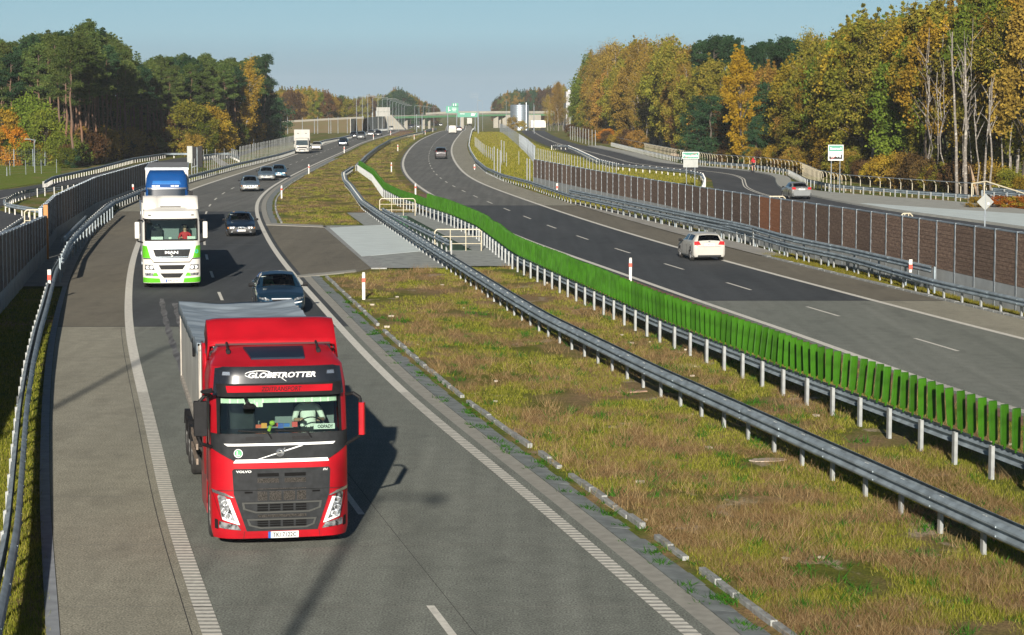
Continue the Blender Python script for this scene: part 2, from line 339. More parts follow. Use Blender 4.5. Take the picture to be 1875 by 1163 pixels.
# ------------------------------------------------------------------ roads
def yrange(y0,y1):
    out=[y0]
    while out[-1]<y1: out.append(min(y1,out[-1]+max(1.0,out[-1]*0.012)))
    if len(out)>1 and out[-1]==out[-2]: out.pop()
    return out
def strip(mb,fa,fb,y0,y1,z,k=None,n=1):
    rows=[[(fa(y)+(fb(y)-fa(y))*j/n,y,tz(y)+z) for j in range(n+1)] for y in yrange(y0,y1)]
    mb.grid(rows,k)
A_NEAR=asphalt('asphalt_lane',(0.172,0.184,0.158),(0.198,0.208,0.180),0.10)
A_SHO=asphalt('asphalt_shoulder',(0.270,0.258,0.202),(0.298,0.284,0.224),0.05)
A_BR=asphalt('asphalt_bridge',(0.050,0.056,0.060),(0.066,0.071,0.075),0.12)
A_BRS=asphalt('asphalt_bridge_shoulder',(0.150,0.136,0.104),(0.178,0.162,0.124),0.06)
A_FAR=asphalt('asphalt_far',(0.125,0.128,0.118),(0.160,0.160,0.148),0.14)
A_SERV=asphalt('asphalt_service_road',(0.058,0.062,0.068),(0.078,0.082,0.086),0.08)
def carriage(name,I,O,S,ya,yb,side):
    mb=MB(); pi=lambda y:I(y)+(0.35 if side<0 else -0.35)
    mb.k=0
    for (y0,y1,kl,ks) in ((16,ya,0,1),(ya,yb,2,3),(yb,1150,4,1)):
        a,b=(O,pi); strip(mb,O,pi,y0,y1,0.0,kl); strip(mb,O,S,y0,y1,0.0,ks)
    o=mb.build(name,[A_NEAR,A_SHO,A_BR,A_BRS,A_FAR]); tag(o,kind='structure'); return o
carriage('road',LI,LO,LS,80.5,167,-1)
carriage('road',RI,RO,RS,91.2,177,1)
mb=MB(); strip(mb,SL,SR,80,830,0.0); tag(mb.build('service_road',A_SERV),kind='structure')
# markings
def line(name,f,wd,y0,y1,z=0.006,ribs=0):
    mb=MB()
    if ribs:
        y=y0
        while y<ribs:
            L_=0.14
            mb.add([(f(y)-wd/2,y,z+0.004),(f(y)+wd/2,y,z+0.004),(f(y+L_)+wd/2,y+L_,z+0.004),(f(y+L_)-wd/2,y+L_,z+0.004)],[(0,1,2,3)]); y+=0.25
        mb.k=1; strip(mb,lambda t:f(t)-wd/2,lambda t:f(t)+wd/2,y0,ribs,z-0.002); mb.k=0
        y0=ribs
    strip(mb,lambda t:f(t)-wd/2,lambda t:f(t)+wd/2,y0,y1,z)
    return tag(mb.build(name,[M_LINE,M_LINEB]),kind='structure')
M_LINEB=mat('worn_line_base',(0.30,0.30,0.27),0.8,0,0.2,10,world=True)
line('road_marking',LI,0.27,16,1100,ribs=62); line('road_marking',LO,0.30,16,1100,ribs=62)
line('road_marking',RI,0.28,16,1100,ribs=66); line('road_marking',RO,0.28,16,1100)
def dashes(fa,fb,y0,y1,per=12,ln=4,wd=0.13):
    mb=MB(); y=y0
    mid=lambda t:(fa(t)+fb(t))/2
    while y<y1:
        strip(mb,lambda t:mid(t)-wd/2,lambda t:mid(t)+wd/2,y,y+ln,0.006); y+=per
    tag(mb.build('road_marking',M_LINE),kind='structure')
dashes(LI,LO,31.3,900); dashes(RI,RO,60.4,900)
# service road markings: double line in the middle
mb=MB()
for o_ in (-0.14,0.14): strip(mb,lambda t:(SL(t)+SR(t))/2+o_-0.06,lambda t:(SL(t)+SR(t))/2+o_+0.06,80,830,0.006)
tag(mb.build('road_marking',M_LINE),kind='structure')
# joints across the road (thin sealed lines)
M_JOINT=mat('joint_seal',(0.21,0.205,0.18),0.9,world=True,var=0.2,scale=4)
M_JOINTD=mat('dark_joint',(0.03,0.03,0.03),0.9)
mb=MB()
for y in np.arange(35.2,80,5.05):
    strip(mb,lambda t:LS(t),lambda t:LI(t)-0.25,y,y+0.03,0.004)
for y in (108,127.5,150): strip(mb,LS,LI,y,y+0.06,0.004)
mb.k=1
for y in (80.5,167): strip(mb,LS,LI,y-0.12,y+0.05,0.004)
for y in (91.2,177): strip(mb,lambda t:RI(t)-0.3,RS,y-0.12,y+0.05,0.004)
strip(mb,lambda t:LO(t)-0.31,lambda t:LO(t)-0.295,16,80,0.004)
strip(mb,lambda t:(LI(t)+LO(t))/2+0.35,lambda t:(LI(t)+LO(t))/2+0.362,16,80,0.004)
tag(mb.build('road_joint',[M_JOINT,M_JOINTD]),kind='structure')
# skid marks / wear streaks in the bridge zone
M_WEAR=mat('worn_asphalt_streak',(0.12,0.12,0.12),0.8,0,0.5,3,world=True,stretch=(2,0.2,1))
mb=MB()
for off,y0,y1 in ((-2.9,60,92),(-2.35,62,90)):
    rows=[]
    for y in yrange(y0,y1):
        c=(LI(y)+LO(y))/2+off+3.0-2.9+0.0
        w_=0.10+0.03*math.sin(y*1.7); c=LO(y)+1.35+(off+2.9)*0.9; rows.append([(c-w_,y,0.0045),(c+w_,y,0.0045)])
    mb.grid(rows)
tag(mb.build('tyre_wear',M_WEAR),kind='structure')
# strip, gutter and kerb on the median side of the left carriageway
def seg(fn,y0,y1,z,m,name):
    mb=MB(); strip(mb,fn[0],fn[1],y0,y1,z); return tag(mb.build(name,m),kind='structure')
M_LSTRIP=mat('light_edge_strip',(0.30,0.29,0.25),0.85,0,0.12,4,bump=0.2,world=True)
seg((lambda t:LI(t)+0.35,lambda t:LI(t)+0.72),16,106.5,0.0,M_LSTRIP,'edge_strip')
seg((lambda t:LI(t)+0.35,lambda t:LI(t)+0.72),148,700,0.0,M_LSTRIP,'edge_strip')
mb=MB()
def gutter(y0,y1,wd):
    y=y0
    while y<y1:
        l=min(1.0,y1-y); a=LI(y)+0.74; b=LI(y+l)+0.74; t=random.uniform(-0.005,0.005)
        wl=wd
        mb.add([(a,y+0.004,0.01),(a+wl,y+0.004,-0.045+t),(b+wl,y+l-0.004,-0.045+t),(b,y+l-0.004,0.01),(a,y+0.02,-0.1),(a+wl,y+0.02,-0.1),(b+wl,y+l-0.004,-0.1),(b,y+l-0.004,-0.1)],[(0,1,2,3),(0,4,5,1),(1,5,6,2),(2,6,7,3),(3,7,4,0)]); y+=l
gutter(20,106,0.62); gutter(149,330,0.6)
tag(mb.build('gutter',mat('gutter_slab',(0.185,0.205,0.20),0.8,0,0.22,3,bump=0.2,world=True)),kind='structure')
mb=MB(); y=20
while y<330:
    l=1.0
    if (y<104 or y>150) and random.random()>(0.10 if y<100 else 0.0):
        x=LI(y+0.5)+1.44; sl=math.atan((LI(y+1)-LI(y))/1.0)
        mb.box((x+random.uniform(-.015,.015),y+0.5,0.0+random.uniform(-.03,.01)),(0.12,0.985,0.15),-sl)
    y+=l
tag(mb.build('kerb',M_KERB,bevel=0.012),kind='structure')
# right shoulder kerb
mb=MB(); y=46
while y<118:
    x=RS(y+0.5)+0.12; sl=math.atan(RS(y+1)-RS(y)); mb.box((x,y+0.5,0.02+random.uniform(-.015,.01)),(0.22,0.97,0.10),-sl); y+=1
tag(mb.build('kerb',M_KERB,bevel=0.01),kind='structure')
# left shoulder kerb strip (bluish)
mb=MB(); strip(mb,lambda t:LS(t)-0.22,lambda t:LS(t)-0.01,16,150,0.015); tag(mb.build('kerb',mat('pale_kerb',(0.26,0.28,0.30),0.8,0,0.15,3,world=True)),kind='structure')
# ------------------------------------------------------------------ median crossing
def flat(name,pts,z,m,pxs=True):
    if pxs: pts=[tuple(P(a,b)[:2]) for a,b in pts]
    mb=MB(); mb.poly(pts,z-0.2,z); return tag(mb.build(name,m),kind='structure')
# brown asphalt crossing next to the inner line
pts=[(LI(y)+0.36,y) for y in np.arange(104,149,4.0)]
a=P(590,413.5); b=P(679,491); c=P(650,497.5); d=P(545,508)
flat('crossing_asphalt',pts+[(LI(148)+0.4,148),(a.x,a.y),(b.x,b.y),(c.x,c.y)],0.004,A_BRS,False)
flat('pavement',[(a.x,a.y),(a.x+0.55,a.y+0.3),(b.x+0.75,b.y),(b.x,b.y)],0.03,M_KERB,False)
kl=Curve([(b.x+0.75,b.y),(a.x+0.55,a.y)])
mb=MB()
strip(mb,kl,lambda y:pitL(y)-0.05,109.2,147.6,0.02); strip(mb,lambda y:pitL(y)-2.2,lambda y:pitL(y)-0.05,147.6,165,0.02)
strip(mb,lambda y:pitR(y)+0.05,lambda y:pitR(y)+2.6,110.5,165,0.02)
strip(mb,lambda y:pitL(y)-0.05,lambda y:pitR(y)+0.05,110.5,PIT_Y0-0.02,0.02); strip(mb,lambda y:pitL(y)-0.05,lambda y:pitR(y)+0.05,PIT_Y1+0.02,165,0.02)
tag(mb.build('pavement',M_PAVE),kind='structure')
flat('pavement',[(603,417),(702,411.5),(782,459),(661.5,470)],0.032,M_LCONC)
flat('pavement',[(487,408),(590,412),(600,416),(487,411.5)],0.03,M_LSTRIP)
flat('pavement',[(543,508),(652,497),(650,494),(543,504.5)],0.03,M_LSTRIP)
# pale concrete in the right verge behind the shoulder (bridge ledge)
mb=MB(); strip(mb,lambda t:RS(t)+0.02,lambda t:RS(t)+1.6,118,182,0.03); strip(mb,lambda t:LS(t)-2.2,lambda t:LS(t)-0.02,98,150,0.03)
tag(mb.build('pavement',M_CONC),kind='structure')
# service-road pavement (raised, with kerb face)
SPV=Curve([(42.5,80),(41.5,140),(38.6,160),(36,180),(31,193),(27.5,204),(27.3,217),(29.6,250),(27.9,268),(23.4,285),(21.3,313),(19.8,360),(16.8,420)])
mb=MB()
rows=[]
for y in yrange(80,425):
    a=SR(y)-0.02; b=max(SPV(y),a+0.3); z=tz(y); rows.append([(a,y,z-0.02),(a+0.03,y,z+0.12),(a+0.2,y,z+0.125),(b,y,z+0.13),(b+0.02,y,z-0.05)])
mb.grid(rows)
tag(mb.build('pavement',mat('pavement_concrete',(0.34,0.345,0.31),0.85,0,0.1,1.0,bump=0.1,world=True)),kind='structure')
mb=MB(); rows=[]
for y in yrange(82,178):
    a=SR(y)+0.35; b=SPV(y)-0.12; b=min(b,a+max(0.2,(180-y)*0.35)); rows.append([(a,y,0.136),(b,y,0.136)])
mb.grid(rows); tag(mb.build('pavement',M_LCONC),kind='structure')
# left frontage road and junction
fr_t=[P(-60,353),P(0,349),P(80,336),P(173,318),P(260,299),P(343,287),P(420,284),P(470,270),P(510,262)]
fr_b=[P(-60,388),P(0,378),P(60,357),P(120,345),P(200,326),P(271,306),P(343,296),P(430,289),P(480,272),P(515,264)]
mb=MB(); n=24
def rs(pts,n):
    c=[0.0]
    for a,b in zip(pts[:-1],pts[1:]): c.append(c[-1]+(Vector(b)-Vector(a)).length)
    out=[]
    for i in range(n):
        t=c[-1]*i/(n-1); j=0
        while j<len(c)-2 and c[j+1]<t: j+=1
        out.append(Vector(pts[j]).lerp(Vector(pts[j+1]),(t-c[j])/(c[j+1]-c[j])))
    return out
def rsd(pts,step):
    L_=sum((Vector(b)-Vector(a)).length for a,b in zip(pts[:-1],pts[1:])); return rs(pts,max(2,int(round(L_/step))+1))
def smooth_path(pts,step=1.0,it=3):
    q=rsd(pts,step)
    for _ in range(it):
        q=[q[0]]+[(q[i-1]+q[i]*2+q[i+1])/4 for i in range(1,len(q)-1)]+[q[-1]]
    return q
A_=rs(fr_t,n); B_=rs(fr_b,n); mb.grid([[(a.x,a.y,0.0),(b.x,b.y,0.0)] for a,b in zip(A_,B_)])
mb.poly([tuple(P(x,y)[:2]) for x,y in ((-200,378),(5,378),(-8,384),(60,395),(75,402),(60,440),(-200,640))],-0.2,0.004)
tag(mb.build('frontage_road',A_SERV),kind='structure')
mb=MB(); q=rs([P(-60,370),P(0,363.5),(P(40,353)),P(70,346)],12)
for o_ in (0,): mb.grid([[(p.x-0.08,p.y-0.25,0.006),(p.x+0.08,p.y+0.25,0.006)] for p in q])
tag(mb.build('road_marking',M_LINE),kind='structure')
mb=MB(); rows=[]
for a,b in zip(rs(fr_t,40),rs([p+Vector((0,-1.2,0)) for p in fr_t],40)): rows.append([(a.x,a.y+0.6,0.03),(b.x,b.y+0.6,0.03)])
mb.grid(rows); tag(mb.build('pavement',M_CONC),kind='structure')
flat('lawn',[(-60,351),(0,346),(80,333),(112,324),(114,303),(-60,300)],-0.005,ground_mat('lawn_grass',dry=.62,sand=.8,c_g=(.12,.17,.018),c_g2=(.19,.24,.03)))
# concrete chute in the grass
flat('drain_chute',[(386,287),(397,287),(421,301.5),(405,303.5)],0.05,M_CONC)
flat('drain_chute',[(874,268),(878,267),(904,286),(899,289)],0.06,M_CONC)
# brown soil strips
M_SOIL=mat('brown_soil',(0.17,0.085,0.05),0.95,0,0.3,1.5,bump=0.4,world=True)
mb=MB(); strip(mb,lambda t:RI(t)-1.5-0.5*math.sin(t*0.3),lambda t:RI(t)-0.36,30,200,0.003); strip(mb,lambda t:RS(t)+1.3,lambda t:RS(t)+7,420,640,0.01)
strip(mb,lambda t:LI(t)+0.8,lambda t:LI(t)+5,560,760,0.01)
tag(mb.build('soil',M_SOIL),kind='structure')
mb=MB(); strip(mb,lambda t:LI(t)+1.52,lambda t:RI(t)-0.38,20,104,-0.012,n=2); strip(mb,lambda t:LI(t)+1.52,lambda t:RI(t)-0.38,166,400,-0.012,n=2)
tag(mb.build('median_turf',ground_mat('median_ground',dry=.50,sand=.60,c_g=(.10,.115,.015),c_g2=(.17,.17,.03),c_d=(.24,.165,.085),c_s=(.42,.34,.24))),kind='structure')
# ================================================================== GUARDRAILS
WB=[(0,.44),(.035,.455),(.075,.49),(.08,.525),(.03,.565),(.005,.595),(.03,.625),(.08,.665),(.075,.70),(.035,.735),(0,.75)]
def sweep(mb,path,prof,side=1,k=None):
    rows=[]; n=len(path)
    cl=prof+[(a-0.014,b) for a,b in prof[::-1]]
    for i,p in enumerate(path):
        d=(path[min(i+1,n-1)]-path[max(i-1,0)]); d.z=0; d.normalize(); r=Vector((d.y,-d.x,0))*side
        rows.append([p+r*a+Vector((0,0,b)) for a,b in cl])
    mb.grid(rows,k,True)
    m=len(cl); 
def rail(label,path,group=None,beams=((0.06,1),),sp=2.0,post=(0.06,0.12),h=0.72,zoff=0.0,slats=None,postmat=None,beammat=None,cat='guardrail',post_off=0.0,top=None,single=True,name='guardrail',step=1.5):
    q=smooth_path([Vector(p) for p in path],step,2)
    base=q[len(q)//2].copy(); base.z=tz(base.y)
    t=thing(name,label,cat,base,0,group)
    q=[p-base for p in q]
    for p in q: p.z=tz(p.y+base.y)-base.z
    for off,side in beams:
        mb=MB(); n=len(q)
        pp=[]
        for i,p in enumerate(q):
            d=(q[min(i+1,n-1)]-q[max(i-1,0)]); d.z=0; d.normalize(); pp.append(p+Vector((d.y,-d.x,0))*off+Vector((0,0,zoff)))
        sweep(mb,pp,WB,side)
        # splice bolts and overlaps every 4 m
        for i in range(0,n-1,max(1,int(4/step))):
            d=(q[min(i+1,n-1)]-q[i]).normalized(); r=Vector((d.y,-d.x,0))*side
            for z in (0.52,0.68): mb.box(pp[i]+r*0.085+Vector((0,0,z)),(0.02,0.03,0.03))
        mb.build('beam',beammat or M_GALVD,t,smooth=True,recalc=True)
    if top:
        mb=MB(); mb.path([p+Vector((0,0,top)) for p in q],0.045,6); mb.build('top_tube',M_GALVD,t,smooth=True)
    pts=smooth_path([Vector(p) for p in path],sp,0)
    # posts: nearest hundred each a part, the rest one part
    pts=sorted(pts,key=lambda p:p.y); rest=MB(); me=None
    for i,p in enumerate(pts):
        j=min(range(len(q)),key=lambda a:(q[a]+base-p).length_squared); d=q[min(j+1,len(q)-1)]-q[max(j-1,0)]; d.z=0; d.normalize()
        r=Vector((d.y,-d.x,0)); ang=math.atan2(d.y,d.x)-math.pi/2; loc=p-base+r*post_off; loc.z=tz(p.y)-base.z
        def shape(mb,c,a):
            a_,b_=post; M=Matrix.Rotation(a,3,'Z')
            for bx in (((0,-b_/2,h/2),(a_,0.012,h)),((-a_/2,0,h/2),(0.012,b_,h)),((0,b_/2,h/2),(a_,0.012,h))):
                mb.box(M@Vector(bx[0])+Vector(c),bx[1],a)
        if i<99:
            if me is None:
                mb=MB(); shape(mb,(0,0,0),0); me=mb.build('post',postmat or M_POST,t); o=me
            else:
                o=me.copy(); col.objects.link(o); o.parent=t
            o.location=loc; o.rotation_euler=(0,0,ang)
        else: shape(rest,loc,ang)
    if rest.v: tag(rest.build('post',postmat or M_POST,t),kind='stuff')
    return t,q,base
def slat_mesh():
    mb=MB(); prof=[]
    W=0.112
    pr=[(-W,0),(-W*0.75,.028),(-W*0.5,.012),(-W*0.25,.03),(0,.014),(W*0.25,.03),(W*0.5,.012),(W*0.75,.028),(W,0),(W*0.8,-.02),(0,-.03),(-W*0.8,-.02)]
    hs=[(0.0,0.8),(0.06,1.0),(0.80,1.0),(0.85,0.92)]
    mb.grid([[(a*s,b*s,z) for a,b in pr] for z,s in hs],None,True)
    mb.add([(a*0.92,b*0.92,0.85) for a,b in pr],[tuple(range(len(pr)))])
    mb.box((0,0,-0.04),(0.05,0.03,0.10))
    return mb
def slats(t,q,base,y0,y1,sp,zb,scl=1.0,off=0.10,maxn=100,state={'n':0}):
    seg_=[p for p in q]; pts=[]; acc=0
    L_=0
    for a,b in zip(seg_[:-1],seg_[1:]):
        d=(b-a); l=d.length; s=-L_%sp
        while s<l:
            p=a+d*(s/l)
            if y0<=p.y+base.y<y1: pts.append((p,d.normalized()))
            s+=sp
        L_+=l
    pts.sort(key=lambda e:e[0].y); mesh=None; rest=MB(); proto=slat_mesh()
    for ii,(p,d) in enumerate(pts):
        ph=ii*.23+math.sin(ii*.11)*2; r=Vector((d.y,-d.x,0)); th=math.atan2(d.y,d.x)-math.pi/2+R(12)+random.gauss(0,R(2)); c=p+r*off+Vector((0,0,zb))
        tx,ty=random.gauss(0,R(1.2)),R(1.5)-R(4.5)*math.sin(ph)+random.gauss(0,R(.9))
        if state['n']<maxn:
            if mesh is None: o=proto.build('slat',M_GREEN,t,smooth=False); mesh=o.data
            else:
                o=bpy.data.objects.new('slat',mesh); col.objects.link(o); o.parent=t
            o.location=c; o.rotation_euler=(tx,ty,th); o.scale=(1,1,scl); state['n']+=1
        else:
            M=Matrix.Rotation(th,3,'Z')@Matrix.Rotation(ty,3,'Y')@Matrix.Rotation(tx,3,'X')
            rest.add([M@Vector((v[0],v[1],v[2]*scl))+c for v in proto.v],proto.f)
    if rest.v: tag(rest.build('slat',M_GREEN,t,smooth=False),kind='stuff')
def W3(l): return [Vector((a,b,0)) for a,b in l]
# middle double-beam rail
G1=W3([(14.2,12),(8.6,37.9),(3.9,61.7),(1.2,77),(0.06,84.9),(-4.4,118),(-8.9,152),(-11.2,170),(-14.6,205),(-16.0,218),(-17.8,240),(-18.4,262)])
rail('double beam steel guardrail running through the middle of the grassy median',G1,beams=((0.14,1),(-0.14,-1)),sp=2.0,h=0.70)
rail('short high steel rail with pale brackets beside the green pit',[P(702,380,.95),P(752,404,.95),P(826,440,.95)],beams=((0.06,1),),sp=2,zoff=.2,h=.95)
# guardrail with green glare screen
G2=W3([(16.6,14),(10.1,47.6),(7.4,61),(4.8,75.6),(0.08,108),(-2.1,133),(-4.0,147),(-5.9,158),(-9.0,177),(-10.9,192),(-14.3,232),(-18.2,268)])
t,q,base=rail('steel guardrail topped with upright green anti-glare slats in the median',G2,beams=((0.10,1),),sp=2.0,h=0.72,post=(0.07,0.14))
slats(t,q,base,25,159,0.58,0.80,1.0); slats(t,q,base,159,266,0.6,0.76,0.62)
G12=[P(663,291,.75),P(672,282,.75),P(691,268,.75),P(714.7,254.5,.75),P(745,246,.75),P(775,240,.75),P(800,234.5,.75)]
rail('long distant guardrail continuing beyond the green slats along the median',[Vector((-18.4,268,0))]+G12,beams=((0.07,1),(-0.07,-1)),sp=3)
# right-hand guardrail
gr=[(1875,545),(1715,511),(1560,468),(1452,446),(1373,423),(1200,386.8),(1045,354.6),(975.7,331.5),(922,318),(891,305),(873,290.6),(863,275),(859,263),(861,250),(864,239),(869,231)]
GR=[P(a,b,.75) for a,b in gr]
GR=[Vector((21.9,60,0))]+GR
rail('steel guardrail along the right shoulder in front of the brown noise wall',GR,beams=((-0.07,-1),),sp=2.0)
# bridge double rail (stacked beam) on the right
br=[P(1713,504,.75),P(1560,468,.75),P(1452,446,.75),P(1373,423,.75),P(1200,386.8,.75),P(1045,354.6,.75)]
br=[p+Vector((0.0,0,0)) for p in br]
rail('second upper steel beam stacked over the right guardrail on the bridge',br,beams=((-0.10,-1),),sp=4,zoff=0.40,h=1.12,postmat=M_GALVD)
br2=[P(1380,418,1.0),P(1290,397,1.0),P(1200,377,1.0),P(1100,357,1.0)]
rail('short grey rail with pale brackets close behind the right guardrail',br2,beams=((-0.05,-1),),sp=2.0,zoff=0.28,h=1.0)
# left guardrail
gl=[(15.5,975),(26,871),(39,741),(52,664),(67,601.5),(80,560),(99,492),(146,419),(202,370),(262,346),(346,321),(431,299),(516,280),(597,255.5),(642,247.5),(682,240),(712,234)]
GL=[Vector((-4.5,16,0))]+[P(a,b,.75) for a,b in gl]
rail('steel guardrail along the left shoulder beside the shaded noise wall',GL,beams=((0.0,1),(-0.12,-1)),sp=2.0,post=(0.05,0.10),h=0.76,post_off=-0.20)
gb=[P(108,470,1.15),P(122,440,1.15),P(150,412,1.15),P(178,388,1.15),P(206,368,1.15)]
rail('stacked upper beam on the left guardrail where it bends behind the verge',gb,beams=((0.08,1),),sp=3,zoff=0.40,h=1.1,postmat=M_GALVD)
gb2=[P(113,434,.95),P(130,417,.95),P(155,394,.95)]
rail('short rear steel rail ending in a pale plate near the left noise wall',gb2,beams=((0.05,1),),sp=2,zoff=0.2,h=.9,postmat=M_GALVD)
# service road rails
gp=[(1010,266),(1022,264.5),(1040,265.5),(1057,272.6),(1096,290.6),(1134,299.5),(1198,304.6),(1262,311),(1286,316),(1291,326),(1288,336),(1283,345)]
rail('guardrail with white posts curling round the grass tip left of the service road',[P(a,b,.78) for a,b in gp],beams=((0.07,1),),sp=2.4,post=(0.09,0.12),h=0.80,postmat=M_WHITE,beammat=M_GALV)
g5=W3([(18.5,425),(20.4,360),(22.0,315),(24.3,285),(28.6,268),(30.3,250),(28.1,217),(28.6,203),(31.6,193),(36.8,178)])
rail('guardrail edging the far pavement of the service road beside the forest',g5,beams=((-0.07,-1),),sp=2.0)
g6=W3([(36.8,178),(42.5,158),(44.5,120),(46,85)])
rail('tall double beam bridge rail beside the pale concrete pavement on the right',g6,beams=((-0.08,-1),),sp=2.0,h=1.1)
rail('upper beam of the bridge rail beside the pale concrete pavement',[p+Vector((0.02,0,0)) for p in g6],beams=((-0.08,-1),),sp=4,zoff=0.42,h=1.15,postmat=M_GALVD)
rail('thin rear rail with pale brackets behind the bridge rail on the right',[p+Vector((0.9,0.5,0)) for p in g6],beams=((-0.05,-1),),sp=2.0,zoff=0.62,h=1.3)
# curved pedestrian railing behind g5
def hoop_rail(label,path,h=1.55,sp=2.0,lean=0.35,m=M_CREAM,name='pedestrian_railing',group=None):
    q=smooth_path(path,1.2,2); base=q[len(q)//2].copy(); t=thing(name,label,'railing',base,0,group)
    for p in q: p.z=tz(p.y)
    mb=MB(); mb.path([p-base+Vector((0,0,h)) for p in q],0.035,6); mb.build('handrail',M_GALV,t,smooth=True)
    pts=smooth_path(path,sp,0); pts.sort(key=lambda p:p.y); n=len(q)
    for p in pts[:99]:
        j=min(range(n),key=lambda a:(q[a]-p).length_squared); d=(q[min(j+1,n-1)]-q[max(j-1,0)]).normalized(); r=Vector((d.y,-d.x,0))
        mb=MB(); c=[Vector((0,0,0)),Vector((0,0,h*0.72))]+[Vector((0,0,h*0.72))+r*(-lean)*(1-math.cos(a))*-1+Vector((0,0,h*0.28*math.sin(a))) for a in (0.5,1.0,math.pi/2)]
        c=[x-r*lean for x in c]
        mb.path(c,0.032,6); o=mb.build('post',m,t); o.location=(p.x-base.x,p.y-base.y,tz(p.y)-base.z)
    return t
hoop_rail('railing with curved cream posts behind the service road guardrail',[p+Vector((1.3,1.0,0)) for p in g5])
def gate_rail(label,c,dirn,L_,h=1.1,n=3,name='pedestrian_railing',z=0.0):
    t=thing(name,label,'railing',c,0); d=Vector(dirn).normalized(); mb=MB()
    a=-d*L_/2; b=d*L_/2; Z=Vector((0,0,1))
    mb.path([a,a+Z*(h-.12),a+Z*h+d*.12,b+Z*h-d*.12,b+Z*(h-.12),b],0.034,7); mb.build('frame',M_CREAM,t,smooth=True)
    for k in range(1,n): mb=MB(); mb.tube(a+Z*h*k/n,b+Z*h*k/n,0.022,6); mb.build('crossbar',M_CREAM,t)
    for k in (1,2): mb=MB(); mb.tube(a.lerp(b,k/3),a.lerp(b,k/3)+Z*h,0.026,6); mb.build('upright',M_CREAM,t)
    return t
gate_rail('cream tube railing at the near end of the green pit between the guardrails',(-2.9,PIT_Y0-.5,0.02),(1,0.03,0),2.5,1.15)
gate_rail('cream tube railing at the far end of the green pit between the guardrails',(-8.1,PIT_Y1+.6,0.02),(1,0.03,0),2.5,1.2)
gate_rail('cream stair railing rising just behind the brown noise wall',(14.85,127.5,1.42),(1,0.1,0),1.0,1.3,n=2)
gate_rail('cream handrail showing over the brown noise wall near its right end',(18.6,107,1.50),(1,0.3,0),.6,1.25,n=2)
gate_rail('cream handrail standing at the step in the left noise wall',(-24.5,116,1.4),(1,0.1,0),.8,1.1,n=2)
t=thing('stair_railing','cream sloping stair handrail behind the bridge rail by the forest','railing',(38.0,163.5,0)); mb=MB()
Z=Vector((0,0,1)); mb.path([Vector((-3.3,8,.3)),Vector((-3.3,8,1.9)),Vector((-2.4,7.2,2.1)),Vector((1.6,3,0.7)),Vector((6.5,-2,-.5))],0.05,7); mb.build('handrail',M_CREAM,t,smooth=True)
mb=MB(); mb.tube((-2.5,7.3,0),(-2.5,7.3,2.0),0.04); mb.build('upright',M_CREAM,t); mb=MB(); mb.tube((1.6,3,0),(1.6,3,0.8),0.04); mb.build('upright',M_CREAM,t)
